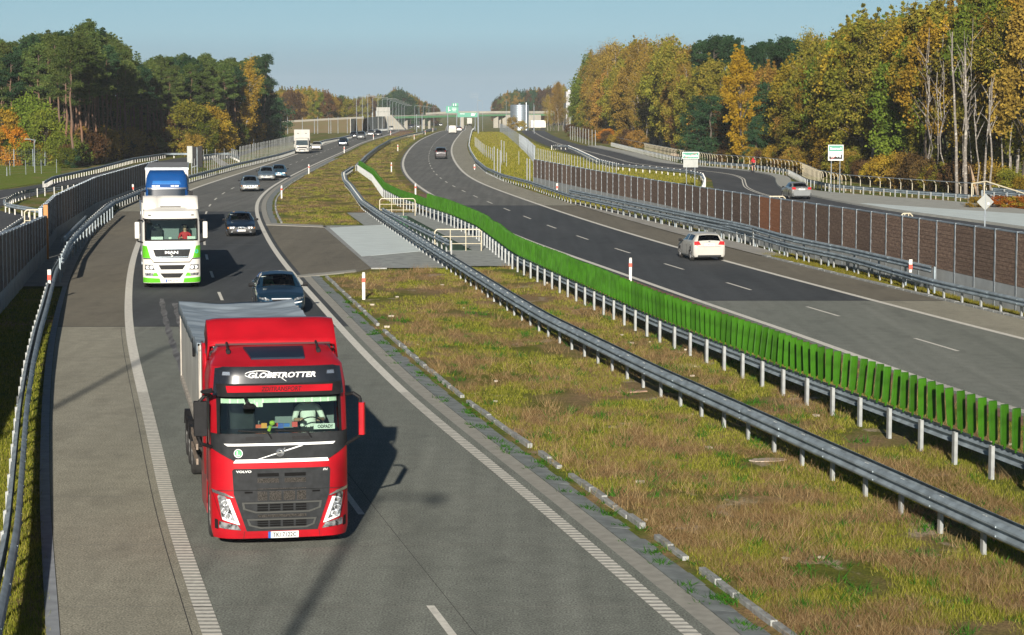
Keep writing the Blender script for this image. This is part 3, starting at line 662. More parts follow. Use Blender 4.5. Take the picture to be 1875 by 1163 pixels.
# ================================================================== NOISE WALLS
def wood(name,c,c2,rnd):
    return mat(name,c,0.9,0,0.0,1.0,c2=c2,stretch=(5.0,5.0,14.0),bump=0.6,bscale=30,objrand=rnd,detail=8,lo=0.3,hi=0.72)
M_WOOD=wood('noise_wall_brown',(0.105,0.063,0.045),(0.27,0.18,0.125),0.25)
M_WOODN=wood('noise_wall_new_brown',(0.26,0.095,0.035),(0.38,0.16,0.07),0.05)
M_WOODL=wood('noise_wall_weathered',(0.13,0.10,0.085),(0.20,0.165,0.145),0.25)
M_PLINTH=mat('plinth_concrete',(0.36,0.38,0.38),0.85,0,0.12,1.5,bump=0.1)
def noise_wall(label,pts,sp,plinth,side,m,special=(),gap=(),cap=True):
    """pts: (x,y,ztop)"""
    base=Vector((pts[0][0],pts[0][1],0)); t=thing('noise_wall',label,'noise wall',base)
    P3=[Vector(p) for p in pts]; s=[0]
    for a,b in zip(P3[:-1],P3[1:]): s.append(s[-1]+(Vector((b.x,b.y,0))-Vector((a.x,a.y,0))).length)
    def at(d):
        j=0
        while j<len(s)-2 and s[j+1]<d: j+=1
        return P3[j].lerp(P3[j+1],(d-s[j])/(s[j+1]-s[j]))
    ds=[0.0]
    while ds[-1]+sp<s[-1]: ds.append(ds[-1]+sp)
    pl=MB()
    for i in range(len(ds)-1):
        a=at(ds[i])-base; b=at(ds[i+1])-base; d=b-a; d.z=0; L_=d.length; ang=math.atan2(d.y,d.x); c=(a+b)/2; zt=(a.z+b.z)/2
        c=Vector((c.x,c.y,0))
        nb=12; H=zt-plinth; mb=MB()
        for k in range(nb):
            z0=H*k/nb; dd=0.115+0.016*((k*7+i)%3)
            mb.box((0,0,z0+H/nb/2),(L_-0.08,dd,H/nb*0.93))
        mb.box((0,0,H/2),(L_-0.1,0.07,H-0.02))
        o=mb.build('panel',m if i not in special else M_WOODN,t); o.location=(c.x,c.y,plinth+0.01); o.rotation_euler=(0,0,ang)
        if i in special: o['label']='newer reddish brown door panel in the noise wall'
        pl.box((c.x,c.y,plinth/2-0.15),(L_-0.1,0.16,plinth+0.3),ang)
    pl.build('plinth',M_PLINTH,t)
    for i,dv in enumerate(ds):
        a=at(dv)-base; mb=MB(); z=a.z+0.05
        mb.box((0,0.085,z/2),(0.14,0.012,z)); mb.box((0,-0.085,z/2),(0.14,0.012,z)); mb.box((0,0,z/2),(0.012,0.16,z)); mb.box((0,0,z+0.02),(0.22,0.22,0.03))
        o=mb.build('post',M_GALV,t); o.location=(a.x,a.y,-0.02)
        d=at(min(dv+1,s[-1]))-at(max(dv-1,0)); o.rotation_euler=(0,0,math.atan2(d.y,d.x))
    cp=MB()
    for i in range(len(ds)-1):
        a=at(ds[i])-base; b=at(ds[i+1])-base; d=b-a; cp.box(((a.x+b.x)/2,(a.y+b.y)/2,(a.z+b.z)/2+0.03),(Vector((d.x,d.y,0)).length-0.1,0.15,0.05),math.atan2(d.y,d.x))
    cp.build('cap',M_GALV,t)
    return t
WR=[(22.5,60,3.05),(19.5,85,3.0),(13.95,127,2.72),(10.6,156,2.52),(6.3,186,2.52),(2.1,216,2.62)]
noise_wall('long brown timber noise wall on a concrete base along the right shoulder',WR,2.42,0.95,-1,M_WOOD,special=(26,27))
WL1=[(-10.6,30,2.9),(-14.2,54,2.9),(-19.3,84.6,2.93),(-22.3,105,2.4),(-23.7,115,2.2)]
WL2=[(-23.95,115.3,2.56),(-26.8,133,2.5),(-30.6,167,2.5),(-32.9,202,2.5),(-34.5,222,2.4)]
noise_wall('nearer shaded part of the timber noise wall on the left edge',WL1,2.0,0.75,1,M_WOODL)
noise_wall('farther taller part of the left noise wall running to the blue lorry',WL2,2.0,0.65,1,M_WOODL)
mb=MB(); mb.box((0,0,1.35),(0.22,0.12,2.9)); o=mb.build('end_post',mat('orange_brown_paint',(0.42,0.17,0.04),0.6)); o.location=(-23.65,115.2,0); tag(o,'orange brown upright plate closing the step of the left noise wall','post')
# rail in front of left junction
rail('guardrail with white posts hugging the upper side of the grass island behind the left wall',[P(a,b,.75) for a,b in ((146,335),(110,340),(86,342),(50,346),(26,353),(10,363),(10,370),(30,374),(50,377),(73,382))],beams=((0.06,1),),sp=2.0,postmat=M_WHITE,h=.72)
rail('guardrail with white posts along the forest side of the left frontage road',[P(a,b,.75) for a,b in ((80,331),(97,322),(115,318),(181,304),(245,288),(305,279.5),(345,279.5))],beams=((0.06,1),),sp=2.0,postmat=M_WHITE,h=.72)
rail('guardrail with white posts curving above the chain fence on the left',[P(a,b,.75) for a,b in ((371,283),(400,279.5),(423,279),(432,283),(440,287))],beams=((0.06,1),),sp=2.0,postmat=M_WHITE,h=.72)
rail('guardrail running above the near noise wall at the left edge',[P(a,b,1.2) for a,b in ((-12,429),(0,423),(20,410),(42,396))],beams=((0.05,1),),sp=1.6,zoff=0.45,h=1.2,postmat=M_WHITE)
# ================================================================== POSTS
def delineator(x,y,label,h=1.08,refl=True):
    t=thing('delineator_post',label,'marker post',(x,y,tz(y)),random.uniform(-.2,.2),'white marker posts along the roads')
    mb=MB(); mb.grid([[(-.06,-.03,z),(.06,-.03,z),(.05,.04,z),(-.05,.04,z)] for z in (-.1,h-.06)],None,True); mb.add([(-.06,-.03,h-.06),(.06,-.03,h-.06),(.05,.04,h+.02),(-.05,.04,h+.02)],[(0,1,2,3)])
    mb.build('shaft',M_WHITE,t)
    mb=MB(); mb.box((0,0.003,h-0.30),(0.135,0.09,0.17)); mb.build('band',M_RED,t)
    return t
dl=[(665,548,'marker post with red band alone on the near grass right of the dark blue car'),(516,363,'marker post with red band at the bend of the left carriageway'),(566,318,'marker post beside the inner kerb level with the silver saloons'),(631,279.7,'marker post on the kerb beside the distant dark car'),(684.6,255,'small distant marker post beside the grey van on the left carriageway'),(716,247,'tiny marker post beyond the grey van at the left carriageway'),(729,276,'marker post in the grass right of the bend in the median rail'),(717,314,'marker post in the grass above the green slats'),(761,359,'marker post standing behind the green slats at their kink'),(759,255,'marker post left of the far van in the median grass'),(779,246,'small marker post near the far van on the median'),(793,241,'tiny farthest marker post of the median'),(1155,517,'marker post behind the green slats beside the right carriageway')]
for a,b,l in dl:
    p=P(a,b); delineator(p.x,p.y,l)
# reflective boards on rails
def board(px,py,z,label,w_=0.14,h=0.5):
    p=P(px,py,z); t=thing('marker_board',label,'marker board',(p.x,p.y,tz(p.y)+z))
    mb=MB(); mb.box((0,0,h*.78),(w_,0.04,h*.45)); mb.build('white_top',M_WHITE,t); mb=MB(); mb.box((0,-.004,h*.36),(w_+.004,.045,h*.42)); mb.build('band',M_RED,t); mb=MB(); mb.box((0,0,0.02),(w_*.8,.04,h*.3)); mb.build('foot',M_WHITE,t)
board(1669,496,.78,'red and white marker board on the right guardrail before the brown wall'); board(1020,346,.78,'red and white marker board where the brown wall begins'); board(88,516,.78,'red and white marker board on the left guardrail in shade'); board(244,348,.78,'red and white marker board on the left rail beside the wall end'); board(869,309,.8,'red and white marker board on the right guardrail by the grass slope')
# ================================================================== SIGNS
def post_pair(t,xs,h,r=0.04,m=None):
    for x in xs: mb=MB(); mb.tube((x,0.03,-.1),(x,0.03,h),r,8); mb.build('post',m or M_GALV,t,smooth=True)
# village end sign, green
def flatmap(y): return lambda a,b: (a,y,b)
s=AT(1264,338,215)
t=thing('road_sign','green sign reading Przeszkoda struck through with a grey panel below it','road sign',(s.x,215,0.0),R(-4)); hz=lambda py:CH-(py-HZ)*215/F; pw=215/F
post_pair(t,(-7.5*pw,7.8*pw),hz(279))
mb=MB(); mb.box((0,0,(hz(278)+hz(290))/2),(30.5*pw,.05,12.5*pw)); mb.build('panel_rim',M_SIGNW,t,bevel=.01)
mb=MB(); mb.box((0,-.032,(hz(278)+hz(290))/2),(28.6*pw,.02,10.6*pw)); mb.build('panel',M_SIGNG,t)
mb=MB(); add_text(mb,'Przeszkoda',(0,(hz(278)+hz(290))/2-.02),26*pw,5.4*pw,lambda a,b:(a,-.047,b),bold=.02); mb.build('lettering',M_SIGNW,t,recalc=False)
zc=(hz(278)+hz(290))/2; mb=MB(); mb.add([(-12*pw,-.052,zc-5*pw),(-10*pw,-.052,zc-5*pw),(12.5*pw,-.052,zc+5*pw),(10.5*pw,-.052,zc+5*pw)],[(0,1,2,3)]); mb.build('strike_bar',mat('sign_red',(0.45,.06,.05),.5),t,recalc=False)
mb=MB(); mb.box((0,.0,(hz(291)+hz(306))/2),(27*pw,.04,14.6*pw)); mb.build('lower_panel',M_SIGNB,t)
# second sign
s=AT(1538,330,196); k=196/F; hz=lambda py:CH-(py-HZ)*k
t=thing('road_sign','white and green sign reading Siestrzen with a struck black town silhouette','road sign',(s.x,199,0.0),R(-5))
post_pair(t,(-8*k,8*k),hz(267))
mb=MB(); mb.box((0,0,(hz(266)+hz(295))/2),(28*k,.05,29*k)); mb.build('panel',M_SIGNW,t,bevel=.01)
mb=MB(); mb.box((0,-.03,(hz(267)+hz(278))/2),(25.5*k,.02,11*k)); mb.build('name_panel',M_SIGNG,t)
mb=MB(); add_text(mb,'Siestrze\u0144',(0,(hz(267)+hz(278))/2),21*k,5*k,lambda a,b:(a,-.045,b),bold=.02); mb.build('lettering',M_SIGNW,t,recalc=False)
mb=MB()
for a,b,w_,h_ in ((0,290.7,24,3),(-10.5,288.5,3,3),(-6.5,287,1.2,5),(0,289.3,6,2.4),(5.5,288.5,3,2.4),(10.3,286.8,2.6,6.5)):
    mb.box((a*k,-.036,hz(b)),(w_*k,.015,h_*k))
mb.build('town_silhouette',M_BLACK,t)
mb=MB(); mb.add([(-12*k,-.05,hz(294)),(-10*k,-.05,hz(294)),(12.5*k,-.05,hz(279.5)),(12.5*k,-.05,hz(278.5)),(11*k,-.05,hz(279))],[(0,1,2,3,4)]); mb.build('strike_bar',MATS['sign_red'],t,recalc=False)
# diamond sign from behind
k=98/F; s=AT(1804,420,98); hz=lambda py:CH-(py-HZ)*k
t=thing('road_sign','grey diamond sign seen from behind on a single pole over the brown wall','road sign',(s.x,98,0))
post_pair(t,(0,),hz(353),.035); mb=MB(); r=15.5*k; zc=hz(369); mb.add([(-r,.0,zc),(0,.0,zc-r),(r,.0,zc),(0,.0,zc+r),(-r,.025,zc),(0,.025,zc-r),(r,.025,zc),(0,.025,zc+r)],[(0,1,2,3),(4,7,6,5),(0,4,5,1),(1,5,6,2),(2,6,7,3),(3,7,4,0)]); mb.build('diamond_plate',M_SIGNB,t)
mb=MB(); mb.box((5.5*k,-.006,hz(372)),(3.2*k,.006,4*k)); mb.build('sticker',M_SIGNW,t)
# box signs from behind beside left road
s=AT(352,320,246); k=246/F; hz=lambda py:CH-(py-HZ)*k
t=thing('road_sign','grey backed sign cluster with dark box panels above the blue lorry','road sign',(s.x,246,0))
post_pair(t,(0.0,10*k),hz(269),.06)
mb=MB(); mb.box((-3.2*k,0,(hz(267)+hz(298))/2),(9.5*k,.06,31*k)); mb.build('back_panel',M_SIGNB,t)
for x,y0,y1,w_ in ((5,268,303,7),(15.5,267,306,8)): mb=MB(); mb.box((x*k,.25,(hz(y0)+hz(y1))/2),(w_*k,.35,(y1-y0)*k)); mb.build('side_panel',M_BLACK,t)
mb=MB(); mb.tube((0,0,hz(306)),(10*k,0,hz(303)),.05); mb.build('bracket',M_GALV,t)
# green direction signs far
def big_sign(label,px0,py0,px1,py1,Y,marks,base_posts=True,top=None):
    k=Y/F; hz=lambda py:CH-(py-HZ)*k; cx=(px0+px1)/2; t=thing('direction_sign',label,'direction sign',(AT(cx,0,Y).x,Y,tz(Y)))
    z0=tz(Y); post_pair(t,(-(px1-px0)*k*.36,(px1-px0)*k*.36),hz(py0)-z0,.12)
    mb=MB(); mb.box((0,-.1,(hz(py0)+hz(py1))/2-z0),((px1-px0)*k,.12,(py1-py0)*k)); mb.build('panel',M_SIGNG,t)
    if top: mb=MB(); mb.box(((top[0]+top[2])/2*k-cx*k,-.1,(hz(top[1])+hz(top[3]))/2-z0),((top[2]-top[0])*k,.12,(top[3]-top[1])*k)); mb.build('exit_panel',M_SIGNG,t)
    mb=MB()
    for a,b,w_,h_ in marks: mb.box(((a-cx)*k,-.18,hz(b)-z0),(w_*k,.03,h_*k))
    mb.build('lettering',M_SIGNW,t)
    return t
big_sign('tall green direction sign with white arrow and exit tab over the far road',817,194.4,840,206.8,720,[(822,200,1,8),(824,202,3,1),(832,198,8,.7),(832,200.5,8,.7),(832,203,6,.7),(831,192,1,4),(835,192,1.2,4)],top=(828,189,840,195))
big_sign('wide green direction sign with faint white text hung before the bridge',838,206.3,875.5,214.5,760,[(847,208.5,9,.8),(866,210,6,4),(870,208.5,3,.8)])
mb=MB(); k=640/F
t=thing('sign_gantry','large pale grey sign back on posts above the dark glass screen','road sign',(AT(702.5,0,640).x,640,tz(640))); post_pair(t,(-9*k,9*k),CH-(197-HZ)*k-tz(640),.12,M_SIGNB)
for a,b in ((196.5,204.5),(205,213)): mb=MB(); mb.box((0,0,CH-((a+b)/2-HZ)*k-tz(640)),(24.5*k,.1,(b-a)*k)); mb.build('back_panel',mat('pale_sign_back',(.21,.21,.19),.5,.1,.1,1),t)
# ================================================================== LAMPS
def lamp(px,ytop,Y,label,arm=1.6,dirx=1,r=0.09,head=True,group='street lamps along the far carriageway'):
    k=Y/F; x=(px-CX)*k; h=CH-(ytop-HZ)*k-tz(Y); t=thing('street_lamp',label,'street lamp',(x,Y,tz(Y)),0,group)
    mb=MB(); mb.tube((0,0,-.2),(0,0,h-.5),r,8,r*.55); mb.build('pole',M_GALV,t,smooth=True)
    if head:
        mb=MB(); mb.path([Vector((0,0,h-.5)),Vector((.15*dirx,0,h-.15)),Vector((arm*dirx,0,h))],.05,6); mb.build('arm',M_GALV,t)
        mb=MB(); mb.grid([[(arm*dirx+a*dirx,-b,h+.05-c*.02),(arm*dirx+a*dirx,b,h+.05-c*.02),(arm*dirx+a*dirx,b*.8,h-.07),(arm*dirx+a*dirx,-b*.8,h-.07)] for a,b,c in ((-.15,.08,1),(.2,.16,0),(.55,.12,1))],None,True); mb.build('lamp_head',M_SIGNB,t)
    return t
for px,yt,Y in ((654,176,600),(664.5,175,620),(674.5,176,645),(683.5,178,670),(693,179,700),(701,181,730),(710,181,760),(715,183,790),(720,185,820),(726,187,850),(731,189,880),(736.5,191,905),(741,193,930)):
    lamp(px,yt,Y,'tall slim street lamp in the row behind the dark glass screen',2.6,1)
for px,yt,Y in ((760,193,960),(768,194,980),(776,195,1000),(786,196,1015),(795,197,1030)): lamp(px,yt,Y,'distant street lamp in front of the far trees left of the green signs',2.2,1,group='far street lamps by the bridge')
lamp(763.6,206,640,'pale plain pole left of the pair standing on the far median',0,1,.14,False,None); lamp(773.5,204,625,'pale plain pole right of the pair standing on the far median',0,1,.14,False,None)
lamp(876,198,600,'thick pale column standing at the verge right of the green signs',0,1,.2,False,None)
t=lamp(875,177,640,'lattice topped thin mast rising behind the thick pale column',0,1,.1,False,None)
for z in (11.0,10.6,10.1,9.7):
    mb=MB(); mb.tube((-2.2,0,z),(0.2,0,z-.1),.03); mb.build('arm',M_GALV,t)
lamp(884,184,700,'slender lamp with short arm right of the lattice mast',.9,-1,.06,True,None)
lamp(515,210,470,'pale pole at the foot of the brown embankment',0,1,.12,False,None)
k=258/F
lamp(65,254,262,'street lamp with white head on the grass before the left forest',-0.95,1,.06,True,None)
for px,yt,Y,l in ((14,297,250,'thin grey pole on the left lawn'),(458,250,410,'left one of two short posts below the forest edge'),(466,248.5,405,'right one of two short posts below the forest edge')): lamp(px,yt,Y,l,0,1,.06,False,None)
for px,yt,Y in ((927,180,800),(977,186,780),(978,190,600)): lamp(px,yt,Y,'slender pole near the silver tank',0,1,.08,False,'poles near the silver tank')
# two lamps whose shadows fall across the near carriageway (they stand behind the viewpoint)
for x,y,h in ((-4.9,-2.0,14.5),(-13.7,20.0,16.5)):
    t=thing('street_lamp','grey street lamp beside the highway near the overpass','street lamp',(x,y,0),0,'street lamps near the overpass'); mb=MB(); mb.tube((0,0,0),(0,0,h),.12,10,.09); mb.build('pole',M_GALV,t,smooth=True); mb=MB(); mb.tube((0,0,h),(1.0,-1.2,h+.3),.05); mb.build('arm',M_GALV,t); mb=MB(); mb.box((1.2,-1.5,h+.32),(.3,.7,.12)); mb.build('lamp_head',M_SIGNB,t,bevel=.03)
# ================================================================== FENCES
def fence(label,path,h=1.8,sp=3,m=M_GALV,pr=.035,wires=6,name='wire_fence',zb=0,maxp=99,cat='fence',mesh=False):
    q=smooth_path([Vector(p) for p in path],sp,0); base=q[0].copy(); base.z=tz(base.y); t=thing(name,label,cat,base)
    for p in q: p.z=tz(p.y)+zb
    proto=None
    for p in sorted(q,key=lambda a:a.y)[:maxp]:
        if proto is None: mb=MB(); mb.tube((0,0,-.1),(0,0,h),pr,6); proto=mb.build('post',m,t); o=proto
        else: o=proto.copy(); col.objects.link(o)
        o.location=p-base; o.rotation_euler=(random.uniform(-.02,.02),random.uniform(-.02,.02),0)
    mb=MB()
    for i in range(wires): mb.path([p-base+Vector((0,0,h*(i+.5)/wires)) for p in q],.005,3)
    if mesh:
        for a,b in zip(q[:-1],q[1:]):
            n=int((b-a).length/0.5)
            for j in range(n):
                c=a.lerp(b,j/n)-base; mb.tube(c,c+Vector((0,0,h)),.005,3,caps=False)
    mb.build('wire_mesh',m,t)
    return t
fence('green wire fence across the lawn at the far left',[P(-10,322),P(105,316)],1.6,3,M_GALV,.03)
t=fence('grey panel fence at the forest foot behind the left lamp',[P(-10,305),P(60,304),P(105,302)],2.2,2.5,M_GALVD,.05,10,'panel_fence',mesh=True)
fence('chain fence of close pale posts right of the grey box signs',[P(352,325),P(385,317),P(412,309),P(440,302.5)],2.0,2.2,M_POST,.03,4)
fence('chain fence of close pale posts following the left guardrail',[P(440,300),P(470,291),P(500,283),P(530,274),P(545,269.5)],2.3,2.2,M_POST,.032,4)
fence('upper chain fence along the curve beneath the forest',[P(345,297),P(380,292),P(425,290),P(436,294)],1.5,2.5,M_POST,.03,3)
fence('galvanised fence of pale slats between grass slope and service road',[P(915,241),P(930,250),P(950,268),P(965,282),P(979,300)],2.4,1.2,M_GALV,.055,5,mesh=True)
fence('fence with thin pale posts rising behind the start of the brown wall',[P(983,300),P(1010,308),P(1050,318),P(1090,327),P(1128,336)],2.1,2.4,M_POST,.035,3)
fence('thin wire fence at the culvert in the grass slope',[P(870,268),P(885,284),P(905,297),P(925,305),P(950,302)],1.8,7,M_POST,.04,3)
for px,py,h,l in ((905,322,3.2,'tall pale posts of the small gate in the grass slope'),(911,323,3.0,'tall pale posts of the small gate in the grass slope'),(916,325,2.9,'tall pale posts of the small gate in the grass slope'),(918,298,3.0,'thin pale posts in the grass slope beside the culvert'),(923,298,2.9,'thin pale posts in the grass slope beside the culvert'),(965,334,2.4,'pair of pale posts just left of the brown wall'),(970,335,2.4,'pair of pale posts just left of the brown wall')):
    p=P(px,py); mb=MB(); mb.tube((0,0,-.1),(0,0,h),.06,8); mb.box((0,0,h),(.13,.13,.04)); o=mb.build('fence_post',M_POST); o.location=(p.x,p.y,0); tag(o,l,'post',group=l.split(' in ')[0].split(' of ')[0].split(' just ')[0])
fence('tall thin fence posts on the scrubland right of the far service road',[P(1044,255),P(1068,262),P(1090,268)],3.0,9,M_POST,.06,3)
# ================================================================== EMBANKMENT, GLASS SCREEN, OVERPASS
M_BRC2=mat('dull_coping',(.20,.19,.16),.85)
M_BERM=mat('dry_slope',(0.17,0.12,0.06),0.95,0,0,0.35,c2=(0.15,0.13,0.05),bump=0.5,bscale=3,world=True)
mb=MB(); rows=[]
for px,pt,pb in ((500,226,249),(540,223.5,246),(600,220,243),(640,218,241),(668,217,238)):
    Y=640; k=Y/F; x=(px-CX)*k; zt=CH-(pt-HZ)*k; zb=tz(Y)
    rows.append([(x,Y-14,zb-.2),(x,Y-2,zt),(x,Y+12,zt),(x,Y+30,zb-.3)])
mb.grid(rows); mb.add([rows[0][i] for i in range(4)],[(0,1,2,3)]); tag(mb.build('embankment',M_BERM),kind='structure')
q=[Vector((r[1][0],r[1][1],r[1][2])) for r in rows]
t=thing('parapet','pale parapet along the crest of the brown embankment','parapet',q[0]); mb=MB()
for a,b in zip(q[:-1],q[1:]): d=b-a; mb.add([a-q[0]+Vector((0,s,z)) for s,z in ((0,-.3),(0,.55),(.3,.55),(.3,-.3))]+[b-q[0]+Vector((0,s,z)) for s,z in ((0,-.3),(0,.55),(.3,.55),(.3,-.3))],[(0,1,5,4),(1,2,6,5),(2,3,7,6)])
mb.build('coping',M_BRC2,t)
for i,px in enumerate((528,555,577,583,603,607,620,637)):
    Y=600+i*2; lamp(px,210+(i%3)*2,Y,'pale pole in front of the brown embankment',0,1,.1,False,'poles before the embankment')
M_NAVY=mat('dark_glass_panel',(0.008,0.018,0.032),0.35,0,0.2,1,spec=.2)
t=thing('glass_noise_screen','dark blue glass noise screen with pale posts on the far left side','noise screen',P(643,244.5)); b0=P(643,244.5); b1=P(712,234); 
for i in range(9):
    a=b0.lerp(b1,i/9); b=b0.lerp(b1,(i+1)/9); za=CH-((217.5-7*i/9)-HZ)*a.y/F; zb=CH-((217.5-7*(i+1)/9)-HZ)*b.y/F
    mb=MB(); mb.add([a-b0,b-b0,Vector((b.x,b.y,zb))-b0,Vector((a.x,a.y,za))-b0]+[p+Vector((.15,.1,0)) for p in (a-b0,b-b0,Vector((b.x,b.y,zb))-b0,Vector((a.x,a.y,za))-b0)],[(0,1,2,3),(4,7,6,5),(3,2,6,7),(0,3,7,4),(1,5,6,2)]); mb.build('panel',M_NAVY,t)
    mb=MB(); mb.box((a.x-b0.x,a.y-b0.y-.2,(za-tz(a.y))/2),(.22,.22,za-tz(a.y)+.3)); mb.build('post',M_CONC if i==0 else M_GALVD,t)
# overpass
t=thing('overpass','long pale road bridge with green edge beam across the far highway','bridge',(-20,1000,tz(1000)))
M_BRC=mat('bridge_concrete',(0.25,0.235,0.195),0.8,0,0.1,.3); M_BRG=mat('bridge_green',(0.08,0.22,0.10),.6)
def deck(name,pts,zt,zb,yo,m,th=10):
    mb=MB(); rows=[]
    for (px,pt,pb,Y) in pts:
        k=Y/F; x=(px-CX)*k+20; z1=CH-(pt-HZ)*k-tz(1000); z0=CH-(pb-HZ)*k-tz(1000); y=Y-1000
        rows.append([(x,y+yo,z0),(x,y+yo,z1),(x,y+yo+th,z1),(x,y+yo+th,z0)])
    mb.grid(rows,None,True); mb.add(rows[0],[(0,1,2,3)]); mb.add(rows[-1],[(3,2,1,0)]); return mb.build(name,m,t)
deck('parapet',[(700,212,213.6,960),(820,209.2,211,1000),(935,207,208.6,1040),(1015,206.5,208.5,1060)],0,0,0,M_BRC,.5)
deck('edge_beam',[(700,213.7,217.6,960),(820,211.1,214.6,1000),(935,208.7,211.8,1040),(1015,208.6,211.6,1060)],0,0,.1,M_BRG,.4)
deck('deck',[(700,214.5,218.0,960),(820,212,215.0,1000),(935,209.6,212.3,1040),(1015,209.6,212.2,1060)],0,0,.6,M_BRC)
deck('far_parapet',[(780,206.5,210,1080),(820,204,208,1085),(935,203.4,206.6,1090),(1015,203.6,206.6,1095)],0,0,0,M_BRC,1)
for px,pb,Y,w_ in ((743,231,975,1.6),(776,231,985,1),(786,230,990,1),(846,229,1006,1.6),(908,228,1030,2.2),(913,228,1036,2.2),(928,227,1036,4)):
    mb=MB(); zt=6.1; mb.box(((px-CX)*Y/F+20,Y-1000+4,zt/2-.5),(w_,3,zt)); mb.build('pier',M_BRC,t)
mb=MB(); x0=(700-CX)*955/F+20; x1=(716-CX)*955/F+20; x2=(741-CX)*955/F+20; mb.add([(x0,-38,0),(x0,-38,6.2),(x1,-38,6.2),(x2,-38,0),(x0,-25,0),(x0,-25,6.2),(x1,-25,6.2),(x2,-25,0)],[(0,1,2,3),(4,7,6,5),(1,5,6,2),(2,6,7,3)]); mb.build('abutment',M_BRC,t)
mb=MB(); mb.box(((930-CX)*1036/F+20+7,38,2.9),(16,6,6)); mb.build('abutment',M_BRC,t)
# silver tank
Y=880; k=Y/F; x=(951.3-CX)*k; zt=CH-(192.5-HZ)*k; zb=tz(Y); r_=16.8*k
t=thing('water_tank','round silver ribbed metal tank beside the far service road','tank',(x,Y,zb)); mb=MB()
prof=[(r_,0)]; n=14; H=zt-zb
for i in range(n): prof+=[(r_,H*i/n+.02),(r_+.05,H*(i+.1)/n),(r_,H*(i+.2)/n)]
prof+=[(r_,H),(r_*.96,H+.1),(0,H+.3)]; mb.lathe(prof,n=40); mb.build('tank_shell',mat('silver_sheet',(.40,.45,.50),.38,.8,.1,1.2),t,smooth=True)
mb=MB(); mb.box((r_*.72,-r_*.72,H*.5+.5),(.25,.25,H+1)); mb.build('ladder',M_GALV,t)
mb=MB(); mb.tube((0,0,H+.1),(0,0,H+.6),.5); mb.build('hatch',M_GALV,t)
# warehouse and house
def hexb(mb,x0,x1,y0,y1,z0,z1): mb.box(((x0+x1)/2,(y0+y1)/2,(z0+z1)/2),(x1-x0,y1-y0,z1-z0))
Y=760;k=Y/F
t=thing('warehouse','plain grey industrial building with rooftop units behind the birches','building',((1050-CX)*k,Y,tz(Y))); mb=MB(); hexb(mb,-14*k,30*k,0,40,0,CH-(168-HZ)*k-tz(Y)); mb.build('wall',mat('grey_cladding',(.34,.345,.36),.6,0,.05,.2),t)
for a,b,c in ((-10,-2,165),(0,6,166),(18,28,153)): mb=MB(); hexb(mb,a*k,b*k,3,8,CH-(168.2-HZ)*k-tz(Y),CH-(c-HZ)*k-tz(Y)); mb.build('roof_unit',M_SIGNB if c<160 else M_WHITE,t)
Y=440;k=Y/F
t=thing('house','cream walled house with stone base and green roof among the trees','house',((1212-CX)*k,Y,0)); H=CH-(222-HZ)*k
mb=MB(); hexb(mb,-33*k,33*k,0,9,2.3,H); mb.build('wall',mat('cream_render',(.50,.43,.28),.85,0,.08,.8),t)
mb=MB(); hexb(mb,-33.2*k,33.2*k,-.05,9.05,0,2.29); mb.build('stone_base',mat('rough_stone',(.33,.26,.2),.9,0,.4,1.5),t)
mb=MB(); mb.add([(-36*k,-.8,H),(36*k,-.8,H),(36*k,9.8,H),(-36*k,9.8,H),(-36*k,4.5,H+3),(36*k,4.5,H+3)],[(0,1,5,4),(2,3,4,5),(0,4,3),(1,2,5),(0,3,2,1)]); mb.build('roof',mat('green_roof',(.10,.24,.17),.6,0,.15,1),t)
for px in (-14,6,22):
    mb=MB(); mb.box((px*k,-.03,3.9),(1.1,.08,1.3)); w_=mb.build('window',M_WHITE,t); mb=MB(); mb.box((px*k,-.08,3.9),(.9,.03,1.1)); mb.build('pane',M_NAVY,w_)
# white van-like lorry body and small buildings far right of the tank
k=900/F; t=thing('far_lorry','long white lorry trailer parked beyond the end of the service road','lorry',((985-CX)*k,900,tz(900))); mb=MB(); hexb(mb,-14*k,14*k,0,2.5,1.1,3.9); mb.build('box_body',M_WHITE,t); mb=MB()
for a in (-12,-9,6,9,12): mb.tube((a*k,-.1,.5),(a*k,.4,.5),.5,12)
mb.build('wheel',M_RUB,t)
mb=MB(); mb.box((0,0,1.2),(30*k,.3,2.2)); 
p=P(1120,300,0)
# sand heap and rubble near the service road
for px,py,r_,h_,l in ((1218,299,2.6,1.3,'pale sand heap beyond the service road railing'),(1222,301,1.6,.8,'low rubble mound next to the sand heap')):
    p=P(px,py); p=p+Vector((6,45,0)); mb=MB(); rows=[]
    for i in range(7):
        rr=r_*(1-i/6); rows.append([(rr*math.cos(a)*(1+.2*noise.noise(Vector((math.cos(a)*2,math.sin(a)*2,px)))),rr*math.sin(a)*1.3,h_*(1-(1-i/6)**1.4)) for a in [2*math.pi*j/20 for j in range(20)]])
    mb.grid(rows,None,True); o=mb.build('sand_heap',mat('sand',(.36,.27,.2),.95,0,.25,3,bump=.5,bscale=8),smooth=True); o.location=p; tag(o,l,'heap')
# flat stones in the grass
for px,py,l,c in ((1160,718,'flat reddish concrete slab lying in the median grass below the middle rail',(.34,.22,.15)),(1412,846,'pale flat stone patch lying in the median grass near the bottom right',(.38,.31,.25))):
    p=P(px,py); mb=MB(); pts=[(r_*math.cos(a),r_*.6*math.sin(a)) for a,r_ in [(i*.7,.42+.08*math.sin(i*5)) for i in range(9)]]; mb.poly(pts,-.05,.012); o=mb.build('flat_stone',mat('slab_%d'%px,c,.9,0,.15,4),bevel=.01); o.location=(p.x,p.y,0); o.rotation_euler=(0,0,.4); tag(o,l,'stone')
